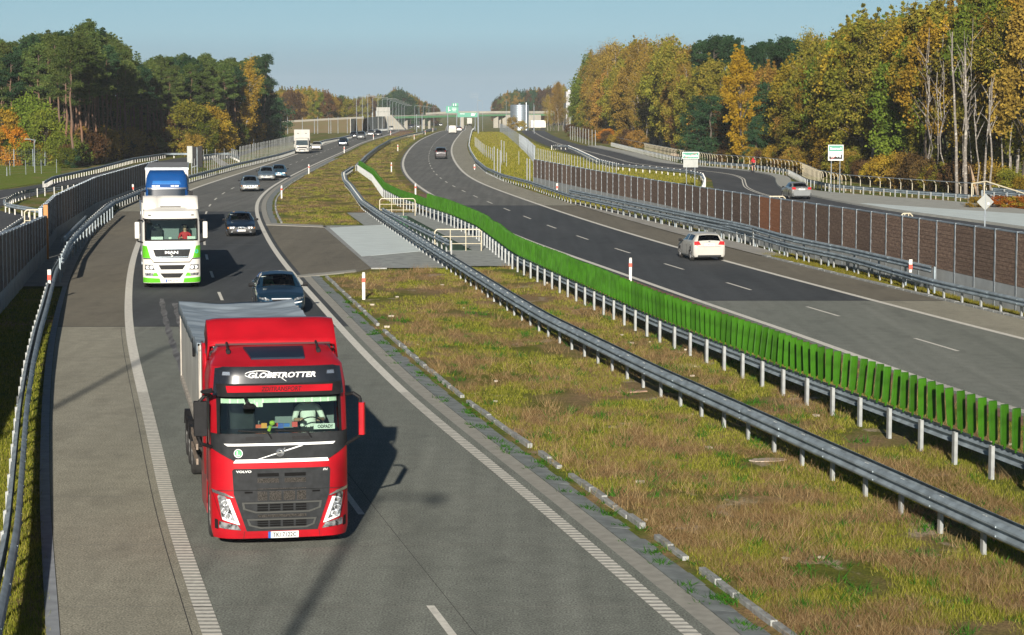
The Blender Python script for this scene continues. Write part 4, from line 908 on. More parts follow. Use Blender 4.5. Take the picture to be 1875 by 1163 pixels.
# ================================================================== PEOPLE
def figure(name,joints,edges,mats,matfn,parent=None,sub=2):
    """one continuous body grown from a skeleton: joints {key:(pos,radius)}"""
    keys=list(joints); bm=bmesh.new(); sk=bm.verts.layers.skin.verify(); vs={}
    for i,k in enumerate(keys):
        p,r=joints[k]; v=bm.verts.new(p); v[sk].radius=(r if isinstance(r,tuple) else (r,r)); v[sk].use_root=(i==0); vs[k]=v
    for a,b in edges: bm.edges.new((vs[a],vs[b]))
    me=bpy.data.meshes.new(name); bm.to_mesh(me); bm.free(); o=bpy.data.objects.new(name,me); col.objects.link(o)
    m=o.modifiers.new('k','SKIN'); m.use_smooth_shade=True; s=o.modifiers.new('s','SUBSURF'); s.levels=sub; s.render_levels=sub
    bpy.context.view_layer.update()
    me2=bpy.data.meshes.new_from_object(o.evaluated_get(bpy.context.evaluated_depsgraph_get())); o.modifiers.clear(); o.data=me2
    me2.materials.clear()
    for x in mats: me2.materials.append(x)
    for p in me2.polygons: p.material_index=matfn(p.center); p.use_smooth=True
    o.parent=parent; return o
def seated(label,loc,rz,shirt,trousers,hairc=None,armz=0.0,cap=None,scale=1.0,reach=1.0,group=None):
    """person sitting, facing local -y; loc = seat point"""
    J={'pelvis':((0,0,.10),(.16,.13)),'waist':((0,.02,.25),(.14,.11)),'chest':((0,.03,.42),(.17,.12)),'neck0':((0,.02,.56),(.07,.07)),'neck':((0,.0,.61),(.052,.055)),'head':((0,-.02,.70),(.078,.095)),'crown':((0,-.01,.79),(.065,.085))}
    E=[('pelvis','waist'),('waist','chest'),('chest','neck0'),('neck0','neck'),('neck','head'),('head','crown')]
    for s,n in ((-1,'l'),(1,'r')):
        J.update({'sh'+n:((.19*s,.03,.50),(.065,.065)),'el'+n:((.27*s,-.14,.30),(.048,.048)),'wr'+n:((.17*s,-.38*reach,.36+armz),(.03,.03)),'ha'+n:((.15*s,-.45*reach,.39+armz),(.038,.022)),
          'hip'+n:((.10*s,-.06,.08),(.085,.085)),'kn'+n:((.15*s,-.46,.14),(.062,.062)),'an'+n:((.15*s,-.58,-.28),(.042,.042)),'to'+n:((.16*s,-.74,-.34),(.04,.03))})
        E+=[('neck0','sh'+n),('sh'+n,'el'+n),('el'+n,'wr'+n),('wr'+n,'ha'+n),('pelvis','hip'+n),('hip'+n,'kn'+n),('kn'+n,'an'+n),('an'+n,'to'+n)]
        for q in range(4):
            J['f%s%d'%(n,q)]=((.15*s+(q-1.5)*.02,-.50*reach,.375+armz-(.01*q)),(.009,.009)); J['g%s%d'%(n,q)]=((.15*s+(q-1.5)*.02,-.515*reach,.34+armz),(.008,.008)); E+=[('ha'+n,'f%s%d'%(n,q)),('f%s%d'%(n,q),'g%s%d'%(n,q))]
        J['th'+n]=((.15*s-.045*s,-.44*reach,.375+armz),(.01,.01)); E.append(('ha'+n,'th'+n))
    def mf(c):
        if c.z>.60: return 0
        if abs(c.x)>.1 and c.y<-.22 and c.z>.26: return 0
        if c.z>.17 and not (c.y<-.2): return 1
        return 2
    t=figure('person',J,E,[M_SKIN,shirt,trousers],mf)
    t.location=loc; t.rotation_euler=(0,0,rz); t.scale=(scale,)*3; tag(t,label,'person',group)
    h=MB(); h.lathe([(.0,.0),(.05,-.005),(.085,-.035),(.10,-.085),(.092,-.12)],(0,.012,.875),14); h.build('hair' if not cap else 'cap',cap or hairc or M_HAIR,t,smooth=True,solid=.012)
    f=MB()
    for s in (-1,1): f.box((.032*s,-.112,.725),(.024,.012,.012)); f.box((.086*s,-.005,.70),(.014,.035,.05))
    f.add([(-.014,-.112,.69),(.014,-.112,.69),(0,-.142,.69),(0,-.112,.735)],[(0,1,2),(0,2,3),(1,3,2),(0,3,1)]); f.box((0,-.108,.662),(.045,.01,.01)); f.build('face_features',mat('face_dark',(.22,.10,.08),.6),t)
    return t
# ================================================================== CARS
def pin(tab,y):
    ys=[a[0] for a in tab]
    return [float(np.interp(y,ys,[a[i] for a in tab])) for i in range(1,len(tab[0]))]
SEDAN=[(0,.30,.55,.60,.60,.56,.42),(.05,.22,.60,.66,.74,.68,.52),(.22,.19,.66,.735,.84,.79,.60),(.5,.18,.74,.81,.885,.84,.66),(1.0,.18,.82,.89,.895,.86,.68),(1.35,.18,.88,.95,.895,.86,.70),(2.05,.18,.93,1.37,.90,.86,.60),(2.5,.18,.95,1.435,.90,.86,.58),(3.2,.18,.97,1.41,.90,.86,.57),(3.45,.19,.98,1.35,.90,.85,.57),(4.02,.20,1.0,1.07,.89,.83,.67),(4.4,.22,.99,1.04,.87,.81,.65),(4.58,.26,.90,.96,.82,.76,.60),(4.66,.34,.78,.82,.70,.66,.5)]
SD=dict(L=4.66,tab=SEDAN,ws=(1.40,2.02),rg=(3.48,4.0),sw=(1.62,3.85),bp=2.75,wx=(.86,3.58),side_lo=.13)
HATCH=[(0,.30,.58,.63,.60,.56,.42),(.05,.22,.64,.70,.74,.68,.52),(.2,.19,.70,.78,.82,.77,.60),(.45,.18,.78,.86,.86,.82,.66),(.85,.18,.87,.94,.87,.84,.68),(1.15,.18,.92,1.0,.87,.84,.70),(1.85,.18,.96,1.41,.87,.84,.61),(2.4,.18,.98,1.47,.87,.84,.60),(3.2,.18,1.0,1.46,.87,.84,.59),(3.55,.19,1.01,1.42,.87,.83,.58),(3.68,.20,1.02,1.38,.86,.82,.57),(3.90,.21,1.0,1.06,.85,.80,.70),(3.97,.24,.88,.92,.80,.74,.62),(4.0,.32,.72,.75,.72,.66,.5)]
HD=dict(L=4.0,tab=HATCH,ws=(1.18,1.82),rg=(3.69,3.88),sw=(1.4,3.5),bp=2.5,wx=(.80,3.27),side_lo=.13)
SUV=[(a,b+.05,c*1.16,d*1.17,e*1.03,f*1.03,g*1.06) for a,b,c,d,e,f,g in HATCH]; SUV=[(a*1.12,)+r for a,*r in [tuple(x) for x in SUV]] if False else [(x[0]*1.12,)+tuple(x[1:]) for x in SUV]
SU=dict(L=4.48,tab=SUV,ws=(1.18*1.12,1.82*1.12),rg=(3.69*1.12,3.88*1.12),sw=(1.4*1.12,3.55*1.12),bp=2.5*1.12,wx=(.92,3.6),side_lo=.13,wr=.35)
VAN=[(0,.3,.6,.7,.62,.58,.45),(.06,.22,.7,.85,.78,.74,.6),(.3,.2,.9,1.05,.88,.84,.7),(.75,.2,1.05,1.2,.92,.89,.76),(1.35,.2,1.15,1.80,.93,.9,.74),(1.7,.2,1.2,1.95,.93,.91,.76),(4.4,.2,1.2,1.97,.93,.91,.78),(4.6,.22,1.2,1.95,.92,.9,.77),(4.68,.3,1.1,1.7,.88,.86,.74),(4.7,.34,1.0,1.5,.85,.82,.7)]
VA=dict(L=4.7,tab=VAN,ws=(.8,1.3),rg=(9,9),sw=(1.0,1.9),bp=9,wx=(.85,3.7),side_lo=.2)
def wheel(t,x,y,r,side,wd=.20,rim=M_RIM,name='wheel',spokes=5,dual=False):
    w_=bpy.data.objects.new(name,None); 
    mb=MB(); prof=[(r*.62,-wd/2+.01),(r*.93,-wd/2),(r,-wd/2+.03),(r,wd/2-.03),(r*.93,wd/2),(r*.62,wd/2-.01)]; mb.lathe(prof,(0,0,0),24,'X'); mb.lathe([(r*.62,wd/2-.01),(r*.62,-wd/2+.01)],(0,0,0),24,'X')
    o=mb.build(name,M_RUB,t,smooth=True); o.location=(x,y,r)
    mb=MB(); X=side*(wd/2-.03); mb.lathe([(0.0,X),(r*.2,X+side*.01),(r*.22,X-side*.02),(r*.56,X-side*.03),(r*.64,X+side*.012)],(0,0,0),20,'X')
    for i in range(spokes):
        a=2*math.pi*i/spokes; c=Vector((X+side*.0,math.cos(a)*r*.38,math.sin(a)*r*.38)); mb.box(c,(.03,r*.5,r*.13),0,None,Matrix.Rotation(a,3,'X'))
    mb.build('rim',rim,o)
    return o
def make_car(label,px,py,heading,body,kind=SD,cat='car',rear=False,plate='',front='plain',people=(),group=None,lower=None,detail=1,glass=None,s=1.0,name='passenger_car',roofm=None,lights_off=False,pos=None):
    L_=kind['L']; tab=kind['tab']; wr=kind.get('wr',.32)
    p=P(px,py) if pos is None else Vector(pos)
    rz=R(heading)
    if rear: # seen from behind: the given point is the middle of the rear bumper
        rz+=math.pi; f=Vector((math.sin(rz),-math.cos(rz),0)); base=p+f*L_   # front direction is local -y
        base=Vector((base.x,base.y,tz(base.y)))
    else: base=Vector((p.x,p.y,tz(p.y)))
    t=thing(name,label,cat,base,rz,group); t.scale=(s,s,s)
    nu=int(70*detail) if detail>=1 else 34
    ys_=sorted(set([round(L_*i/nu,4) for i in range(nu+1)]+[a[0] for a in tab]+[kind['ws'][0],kind['ws'][1],kind['rg'][0],kind['rg'][1]] )); ys_=[y for y in ys_ if y<=L_]
    segs=(2,4,2,2,6,8) if detail>=1 else (1,2,1,1,3,3)
    rows=[];par=[]
    for y in ys_:
        zb,zs,zt,wm,ws,wt=pin(tab,y)
        pts=[(wm*.90,zb),(wm*.985,zb+.10),(wm,zb+.45*(zs-zb)),(wm*.985,zs-.07),(ws,zs),(wt,zt-.045),(0,zt)]
        ring=[];vp=[]
        for i in range(6):
            a,b=pts[i],pts[i+1]
            for j in range(segs[i]):
                f=j/segs[i]; x=a[0]+(b[0]-a[0])*f; z=a[1]+(b[1]-a[1])*f
                if i==5: z=zt-.045*(x/wt)**2
                if i==4: x+=.02*math.sin(math.pi*f)
                ring.append((x,z)); vp.append(i+f)
        ring.append((0,zt)); vp.append(6)
        rows.append((y,ring,vp,zs,zt))
    nr=len(rows[0][1]); full=[]
    wx=kind['wx']
    def vert(y,x,z):
        if z<.85:
            for c in wx:
                d=math.hypot(y-c,z-wr); rr=wr+.045
                if abs(d-rr)<.045 and d>1e-4: y=c+(y-c)*rr/d; z=wr+(z-wr)*rr/d
        return (y,x,z)
    V={};body_f=[];glassf={'windscreen':[], 'rear_window':[], 'side_window':[]}
    vs=[]
    for i,(y,ring,vp,zs,zt) in enumerate(rows):
        for j,(x,z) in enumerate(ring):
            yy,xx,zz=vert(y,x,z)
            for sd in (-1,1):
                V[(i,j,sd)]=len(vs); vs.append((xx*sd,yy,zz))
    for i in range(len(rows)-1):
        y=(rows[i][0]+rows[i+1][0])/2; zs=(rows[i][3]+rows[i+1][3])/2; zt=(rows[i][4]+rows[i+1][4])/2
        for j in range(nr-1):
            v=(rows[i][2][j]+rows[i][2][j+1])/2
            zc=(rows[i][1][j][1]+rows[i][1][j+1][1]+rows[i+1][1][j][1]+rows[i+1][1][j+1][1])/4
            if v<4.0 and any(math.hypot(y-c,zc-wr)<wr+.03 for c in wx): continue
            k=None
            if v>5.08 and kind['ws'][0]<y<kind['ws'][1]: k='windscreen'
            elif v>5.08 and kind['rg'][0]<y<kind['rg'][1]: k='rear_window'
            elif 4.1<v<4.88 and kind['sw'][0]<y<kind['sw'][1] and zt-zs>kind['side_lo'] and abs(y-kind['bp'])>.045: k='side_window'
            for sd in (-1,1):
                f=(V[(i,j,sd)],V[(i+1,j,sd)],V[(i+1,j+1,sd)],V[(i,j+1,sd)])
                if sd<0: f=f[::-1]
                (glassf[k] if k else body_f).append(f)
    mb=MB(); mb.v=list(vs); mb.f=body_f; mb.m=[0]*len(body_f)
    if lower is not None: mb.m=[1 if all(vs[i][2]<.55 for i in f) and (vs[f[0]][1]<.35 or vs[f[0]][1]>L_-.3) else 0 for f in body_f]
    for i,e in ((0,1),(len(rows)-1,-1)):
        loop=[V[(i,j,-1)] for j in range(nr)]+[V[(i,j,1)] for j in range(nr-2,-1,-1)]
        mb.f.append(tuple(loop if e>0 else loop[::-1])); mb.m.append(1 if lower is not None else 0)
    # underside
    for i in range(len(rows)-1):
        mb.f.append((V[(i,0,-1)],V[(i,0,1)],V[(i+1,0,1)],V[(i+1,0,-1)])); mb.m.append(0)
    ms=[body]+([lower] if lower is not None else [])
    o=mb.build('body',ms,t,smooth=True,recalc=False,angle=38); bm=bmesh.new(); bm.from_mesh(o.data); bmesh.ops.remove_doubles(bm,verts=bm.verts,dist=1e-5); bmesh.ops.recalc_face_normals(bm,faces=bm.faces); bmesh.ops.delete(bm,geom=[v for v in bm.verts if not v.link_faces],context='VERTS'); bm.to_mesh(o.data); bm.free()
    G=glass or M_DGLASS
    for nm,fs in glassf.items():
        if not fs: continue
        used=sorted(set(i for f in fs for i in f)); mp={a:b for b,a in enumerate(used)}
        mb=MB(); mb.v=[vs[i] for i in used]; mb.f=[tuple(mp[i] for i in f) for f in fs]; mb.m=[0]*len(fs); mb.build(nm,G,t,smooth=True,recalc=False)
    mb=MB(); mb.box((0,(wx[0]+wx[1])/2,.32),(1.5,wx[1]-wx[0]+.9,.2)); mb.build('underbody',M_BLACK,t)
    for c in wx:
        for sd in (-1,1): wheel(t,sd*(pin(tab,c)[3]-.11),c,wr,sd)
    # front and rear shape functions
    def xf(yend,rearside):
        a=[(pin(tab,y if not rearside else L_-y)[4-1],y) for y in (0,.02,.05,.1,.22,.35,.5)]
        xs_=[q[0]*.99 for q in a]; yy=[q[1] for q in a]
        return lambda x: float(np.interp(abs(x),[0]+xs_,[0]+yy))
    fy=xf(0,False); ry=xf(0,True)
    FM=lambda a,b,o: (a,fy(a)-o-0.002+max(0,(b-.58))*.25,b)
    RM=lambda a,b,o: (a,L_-ry(a)+o+0.002-max(0,(b-.8))*.3,b)
    zs0=tab[1][2]; zR=tab[-3][2]
    def mir(poly): return [(-a,b) for a,b in poly][::-1]
    if not rear or detail>=1:
        zl=zs0-.02
        for sg in (1,-1):
            pf=(lambda q:q) if sg>0 else mir
            h=MB()
            if front=='bmw': patch(h,pf([(.36,zl-.10),(.80,zl-.10),(.81,zl+.03),(.38,zl+.05)]),FM,.08,.012)
            elif front=='slim': patch(h,pf([(.46,zl-.06),(.80,zl+.02),(.80,zl+.07),(.60,zl+.07),(.44,zl+.0)]),FM,.08,.012)
            else: patch(h,pf([(.46,zl-.11),(.80,zl-.08),(.81,zl+.04),(.52,zl+.05)]),FM,.08,.012)
            hl=h.build('headlight',M_LAMP,t,smooth=False)
            if front=='slim':
                h=MB(); patch(h,pf([(.44,zl-.16),(.74,zl-.11),(.76,zl-.075),(.46,zl-.12)]),FM,.08,.015); h.build('running_light',M_DRL,t)
            if front=='bmw':
                for cx_ in (.48,.62):
                    h=MB(); c=FM(sg*cx_,zl-.025,.02); h.lathe([(0,0),(.05,0),(.058,.01)],(0,0,0),14,'X'); q=h.build('lamp',M_DRL,hl,smooth=True); q.location=c; q.rotation_euler=(0,0,R(90))
                h=MB(); patch(h,pf([(.76,zl-.09),(.83,zl-.08),(.83,zl+.01),(.76,zl+.01)]),FM,.05,.016); h.build('indicator',M_AMB,t)
            h=MB(); patch(h,pf([(.48,zl-.32),(.62,zl-.31),(.62,zl-.24),(.48,zl-.24)]),FM,.08,.012); h.build('fog_lamp',M_LAMP,t)
        if front=='bmw':
            for sg in (1,-1):
                h=MB(); pf=(lambda q:q) if sg>0 else mir
                patch(h,pf([(.015,zl-.12),(.16,zl-.12),(.18,zl-.06),(.17,zl+.02),(.03,zl+.02),(.015,zl-.02)]),FM,.1,.02); k_=h.build('kidney_grille',M_CHROME,t)
                h=MB(); patch(h,pf([(.035,zl-.10),(.145,zl-.10),(.16,zl-.06),(.15,zl),(.045,zl),(.035,zl-.02)]),FM,.1,.026); h.build('grille_slots',M_BLACK,k_)
            h=MB(); patch(h,[(-.5,zl-.36),(.5,zl-.36),(.54,zl-.27),(-.54,zl-.27)],FM,.1,.012); h.build('lower_grille',M_BLACK,t)
        elif front=='slim':
            h=MB(); patch(h,[(-.30,zl-.30),(.30,zl-.30),(.34,zl+.0),(-.34,zl+.0)],FM,.1,.012); h.build('grille',M_BLACK,t)
            h=MB(); patch(h,[(-.36,zl+.0),(.36,zl+.0),(.36,zl+.035),(-.36,zl+.035)],FM,.1,.02); h.build('grille_bar',M_CHROME,t)
        else:
            h=MB(); patch(h,[(-.40,zl-.12),(.40,zl-.12),(.44,zl+.02),(-.44,zl+.02)],FM,.1,.012); h.build('grille',M_BLACK,t)
            h=MB(); patch(h,[(-.42,zl-.055),(.42,zl-.055),(.42,zl-.03),(-.42,zl-.03)],FM,.1,.02); h.build('grille_bar',M_CHROME,t)
            h=MB(); patch(h,[(-.5,zl-.38),(.5,zl-.38),(.46,zl-.28),(-.46,zl-.28)],FM,.1,.012); h.build('lower_grille',M_BLACK,t)
            h=MB(); h.lathe([(0,0),(.05,0),(.06,.012)],(0,0,0),14,'X'); q=h.build('emblem',M_CHROME,t); q.location=FM(0,zl-.04,.03); q.rotation_euler=(0,0,R(90))
        h=MB(); patch(h,[(-.26,zl-.25),(.26,zl-.25),(.26,zl-.14),(-.26,zl-.14)],FM,.2,.022); pl=h.build('number_plate',M_SIGNW,t)
        if plate:
            h=MB(); add_text(h,plate,(0.02,zl-.195),.42,.07,lambda a,b:FM(a,b,.026),bold=.01); h.build('lettering',M_BLACK,pl,recalc=False)
            h=MB(); patch(h,[(-.26,zl-.25),(-.22,zl-.25),(-.22,zl-.14),(-.26,zl-.14)],FM,.2,.024); h.build('blue_band',mat('plate_blue',(.02,.1,.4),.4),pl)
    if rear:
        zr=zR
        for sg in (1,-1):
            pf=(lambda q:q) if sg>0 else mir
            h=MB(); patch(h,pf([(.46,zr-.13),(.80,zr-.15),(.80,zr+.03),(.56,zr+.05)]),RM,.08,.014); h.build('tail_light',M_TAIL,t)
        h=MB(); patch(h,[(-.26,zr-.19),(.26,zr-.19),(.26,zr-.08),(-.26,zr-.08)],RM,.2,.016); pl=h.build('number_plate',M_SIGNW,t)
        if plate: h=MB(); add_text(h,plate,(0.02,zr-.135),.42,.07,lambda a,b:(RM(-a,b,.022)),bold=.01); h.build('lettering',M_BLACK,pl,recalc=False)
        h=MB(); patch(h,[(-.62,.25),(.62,.25),(.62,.33),(-.62,.33)],RM,.1,.01); h.build('rear_apron',M_DGREY,t)
        h=MB(); patch(h,[(-.6,zr-.24),(.6,zr-.24),(.6,zr-.23),(-.6,zr-.23)],RM,.1,.006); h.build('boot_seam',M_DGREY,t)
        h=MB(); patch(h,[(-.05,zr+.0),(.05,zr+.0),(.05,zr+.06),(-.05,zr+.06)],RM,.1,.012); h.build('emblem',M_CHROME,t)
    # mirrors
    my=kind['ws'][0]+.38; zz=pin(tab,my)[1]
    for sg in (-1,1):
        h=MB(); c=Vector((sg*1.0,my,zz+.06)); h.grid([[ (c.x+sg*a,c.y+b*(1-abs(q-.5)),c.z+(q-.5)*.14) for a,b in ((-.09,-.05),(.09,-.06),(.10,.03),(-.07,.06))] for q in (0,.25,.5,.75,1)],None,True); h.add([(c.x-sg*.09,c.y-.03,c.z-.07),(c.x+sg*.09,c.y-.03,c.z-.07),(c.x+sg*.1,c.y+.02,c.z-.07),(c.x-sg*.07,c.y+.04,c.z-.07)],[(0,1,2,3)]); h.add([(c.x-sg*.09,c.y-.03,c.z+.07),(c.x+sg*.09,c.y-.03,c.z+.07),(c.x+sg*.1,c.y+.02,c.z+.07),(c.x-sg*.07,c.y+.04,c.z+.07)],[(0,1,2,3)])
        h.tube((sg*.84,my,zz+.01),(sg*.93,my,zz+.04),.03,6); h.build('mirror',M_BLACK if detail>=1 else body,t,smooth=True)
    if detail>=1 and kind is not VA:
        for sg in (-1,1):  # door handles, seams
            for y in (kind['bp']-.15,kind['bp']+.75):
                h=MB(); z=pin(tab,y)[1]-.13; h.box((sg*(pin(tab,y)[3]+.005),y,z),(.03,.16,.03)); h.build('door_handle',body,t)
            h=MB()
            for y in (kind['sw'][0]+.0,kind['bp'],kind['bp']+.95): h.box((sg*(pin(tab,y)[3]*.985),y,.62),(.035,.012,.5))
            h.build('door_seam',M_BLACK,t)
        h=MB()
        for x in (-.38,.38): h.box((x,kind['bp']+.02,.62),(.52,.5,.22)); h.box((x,kind['bp']+.25,.92),(.5,.16,.55)); h.box((x,kind['bp']+.25,1.22),(.24,.1,.16))
        h.box((0,kind['bp']+1.0,.65),(1.3,.5,.3)); h.build('seat',M_DGREY,t,bevel=.03)
        h=MB(); h.box((0,kind['ws'][0]+.42,.80),(1.42,.42,.22)); h.build('dashboard',M_BLACK,t,bevel=.03)
        h=MB(); h.box((-.4,kind['ws'][1]-.08,pin(tab,kind['ws'][1])[2]-.13),(.42,.02,.11)); h.build('sun_visor',mat('visor_cloth',(.5,.55,.5),.8),t)
        h=MB(); 
        for sg in (1,-1): h.box((-.05+sg*.2,kind['ws'][0]+.02,pin(tab,kind['ws'][0])[2]+.015),(.5,.015,.012),sg*.05)
        h.build('wiper',M_BLACK,t)
    M=Matrix.Translation(base)@Matrix.Rotation(rz,4,'Z')@Matrix.Scale(s,4)
    for (lab,xx,shirt,hc) in people:
        w_=M@Vector((xx,kind['bp']-.28,.60)); seated(lab,w_,rz,shirt,M_DGREY,hc,armz=.02,scale=.93)
    return t
SH_BLK=mat('black_shirt',(.02,.02,.025),.8); SH_WH=mat('white_shirt',(.75,.75,.73),.8); SH_GR=mat('green_shirt',(.1,.3,.1),.8); SH_RED=mat('red_jersey',(.55,.02,.03),.7); BLOND=mat('fair_hair',(.25,.16,.08),.7)
C_NAVY=metpaint('navy',(.012,.045,.085)); C_DBLU=metpaint('dark_blue',(.012,.030,.06)); C_SILV=metpaint('silver',(.36,.36,.34)); C_SILB=metpaint('blue_silver',(.17,.24,.30)); C_GREY=metpaint('grey',(.17,.18,.18)); C_BLUE=metpaint('steel_blue',(.05,.13,.20)); C_BLK=metpaint('black',(.018,.016,.018)); C_WHT=paint('white',(.42,.41,.375)); C_DRED=metpaint('wine',(.05,.012,.014)); C_DGR=metpaint('dark_grey',(.06,.06,.06))
make_car('dark blue saloon with slim headlights and two people, half hidden behind the red lorry trailer',514,577,9.5,C_NAVY,SD,front='slim',glass=M_GLASS,
  people=[('passenger seen through the windscreen on the left of the dark blue saloon',-.37,SH_GR,BLOND),('driver in black seen through the windscreen of the dark blue saloon',.37,SH_BLK,None)],s=1.03)
make_car('dark blue saloon with round twin headlamps beside the white and green lorry',441.5,433,8.5,C_DBLU,SD,front='bmw',lower=C_DGR,plate='WPI 7291',glass=M_GLASS,
  people=[('person at the wheel of the dark blue saloon with round twin headlamps',.37,SH_BLK,None),('passenger of the dark blue saloon with round twin headlamps',-.37,SH_GR,BLOND)],s=.98)
make_car('pale silver saloon with twin kidney grille and round lamps on the left carriageway',459,350.5,8,C_SILB,SD,front='bmw',lower=C_SILV,s=.98,plate='WB 4812')
make_car('greyish silver saloon with single oval headlights just behind the pale silver one',489,330.5,7,C_SILB,SD,lower=C_SILV,s=1.0,plate='WZ 6120')
make_car('small older blue saloon with twin round lamps partly hidden behind the grey silver saloon',511,325.5,6,C_BLUE,SD,front='bmw',s=.98)
make_car('white car half hidden beside the white box lorry',580,274.5,2,C_WHT,HD,detail=.5)
make_car('dark blue car alone with headlights lit on the left carriageway',629,267,2,C_DBLU,HD,detail=.5,s=1.05)
make_car('grey van like car leading the far group on the left carriageway',661.5,255,2,C_GREY,SU,detail=.5,s=1.06)
make_car('dark green car tucked at the left of the grey van',648,252.5,2,C_DGR,HD,detail=.5)
make_car('pale silver car in the outer lane behind the grey van',680,248.5,3,C_SILV,HD,detail=.5)
make_car('very dark car right of the pale silver one in the far group',693,248.5,2,C_BLK,SD,detail=.5)
make_car('white car passing the end of the dark glass screen',717,238.5,3,C_WHT,SU,detail=.5)
make_car('black off-roader in front of the bridge abutment',733,234.5,2,C_BLK,SU,detail=.5)
# far traffic under and before the bridge
for px,py,m,l,k_ in ((754,233.5,C_DBLU,'dark car just right of the bridge pier',SD),(766,234,C_WHT,'white car beneath the bridge by the pale poles',HD),(778,231.5,C_BLK,'black car in the queue beneath the bridge',SD),(800,228.5,C_WHT,'white van in the queue beneath the bridge',VA),(808,230.5,C_SILV,'silver car in the queue beneath the bridge',HD),(790,228.5,C_SILV,'silver saloon nearer the middle pier beneath the bridge',SD)):
    make_car(l,px,py,2,m,k_,detail=.4,lights_off=True)
make_car('white hatchback seen from behind in the right carriageway',1301,478.5,8.6,C_WHT,HD,rear=True,plate='WPR 3871',s=.97)
make_car('black car seen from behind far ahead on the right carriageway',807.5,291,1.5,C_BLK,SU,rear=True,s=.98,plate='WA 92')
make_car('tall white van seen from behind far ahead on the right carriageway',829,244.5,0,C_WHT,VA,cat='van',rear=True,name='delivery_van',s=1.12,detail=1)
make_car('pale car ahead of the tall white van',841,240,0,C_SILV,SD,rear=True,detail=.5)
make_car('small white car ahead of the pale car on the right carriageway',846,233,0,C_WHT,SD,rear=True,detail=.5)
make_car('silver saloon seen from behind on the service road above the wall',1468,365,4.5,C_SILV,SD,rear=True,plate='WB 7C',s=1.0,lower=C_GREY)
# ================================================================== LORRIES
def interp(tab): return lambda v: float(np.interp(v,[a for a,b in tab],[b for a,b in tab]))
def cab_shell(t,W,zl,rf,wf,corner,back,m,cut=None,name='cab',ztop=None,zcap=True,n_side=4):
    """lofted cab; cut=(z0,z1,xhalf) leaves the windscreen open"""
    xs_=[-1,-.985,-.955,-.91]+[v for v in (-.8,-.6,-.4,-.2,0,.2,.4,.6,.8)]+[.91,.955,.985,1]
    rows=[]
    for z in zl:
        w=wf(z); r=rf(z); ring=[]
        for u in xs_: ring.append((u*w,r+corner(u),z))
        y0=r+corner(1)
        for j in range(1,n_side+1): ring.append((w,y0+(back-y0)*j/n_side,z))
        for j in range(n_side,0,-1): ring.append((-w,y0+(back-y0)*j/n_side,z))
        rows.append(ring)
    mb=MB(); nc=len(rows[0])
    for i in range(len(zl)-1):
        for j in range(nc):
            a=rows[i][j];b=rows[i][(j+1)%nc];c=rows[i+1][(j+1)%nc];d=rows[i+1][j]
            zc=(zl[i]+zl[i+1])/2; xc=(a[0]+b[0])/2
            if cut and cut[0]<zc<cut[1] and abs(xc)<cut[2] and j<len(xs_)-1: continue
            mb.add([a,b,c,d],[(0,1,2,3)])
    if zcap: mb.add(rows[-1],[tuple(range(nc))])
    o=mb.build(name,m,t); bm=bmesh.new(); bm.from_mesh(o.data); bmesh.ops.remove_doubles(bm,verts=bm.verts,dist=1e-4); bmesh.ops.recalc_face_normals(bm,faces=bm.faces); bm.to_mesh(o.data); bm.free()
    o.data.shade_smooth(); o.data.set_sharp_from_angle(angle=R(32)); return o
def truck_wheel(t,x,y,sg,r=.50,wd=.32): return wheel(t,x,y,r,sg,wd,M_RIM,spokes=8)
def interior(t,z0,z1,yb=1.7,w=1.12,y0=.35):
    h=MB(); h.box((0,y0+.25,z0-.16),(2*w,.55,.30)); h.build('dashboard',M_BLACK,t,bevel=.05)
    h=MB(); h.box((0,yb,(z0+z1)/2),(2*w,.05,z1-z0+.9)); h.build('cab_back_wall',mat('cab_lining',(.20,.22,.24),.8),t)
    for x in (-.6,.6):
        h=MB(); h.box((x,1.15,z0-.35),(.5,.5,.2)); h.box((x,1.42,z0+.05),(.5,.16,.75)); h.box((x,1.42,z0+.50),(.28,.1,.2)); h.build('seat',M_DGREY,t,bevel=.04)
M_SLOTK=mat('seam_and_shade_dark',(.05,.004,.006),.6)  # dark seams and panel gaps, plus the painted shadow under the spoiler
# ---------------------------------------------------------------- the red lorry
LR=thing('articulated_lorry','red lorry with black visor, spoiler and grey tarpaulin tipper trailer in the foreground','lorry',(-4.10,39.9,0),R(10.5))
M_REDP=paint('red',(.36,.006,.013),.3,.16); M_REDD=paint('red_side',(.30,.045,.05),.4,.2)
rz_t=interp([(.2,.03),(.35,0),(.8,0),(1.45,.04),(2.05,.09),(2.72,.27),(3.23,.40),(3.30,.62),(3.40,1.05),(3.50,1.60)])
ww=interp([(.2,1.19),(.35,1.22),(2.9,1.22),(3.23,1.17),(3.35,1.08),(3.5,.98)])
cf=lambda u: .30*abs(u)**9+.05*u*u
def FM(a,b,o):
    y=rz_t(b)+cf(min(1,abs(a)/ww(b))); return (a,y-o,b)
cab_shell(LR,1.22,[1.0,1.25,1.45,1.62,1.8,1.95,2.07,2.2,2.4,2.55,2.73,2.9,3.05,3.15,3.23,3.27,3.32,3.38,3.44,3.5],rz_t,ww,cf,2.30,M_REDP,cut=(2.07,2.73,1.12))
cab_shell(LR,1.22,[.20,.26,.35,.6,.8,.999],rz_t,ww,cf,.82,M_REDP,name='bumper')
h=MB(); patch(h,[(-1.1,2.075),(1.1,2.075),(1.08,2.725),(-1.08,2.725)],FM,.1,.012); h.build('windscreen',M_GLASS,LR,smooth=True)
interior(LR,2.07,2.7)
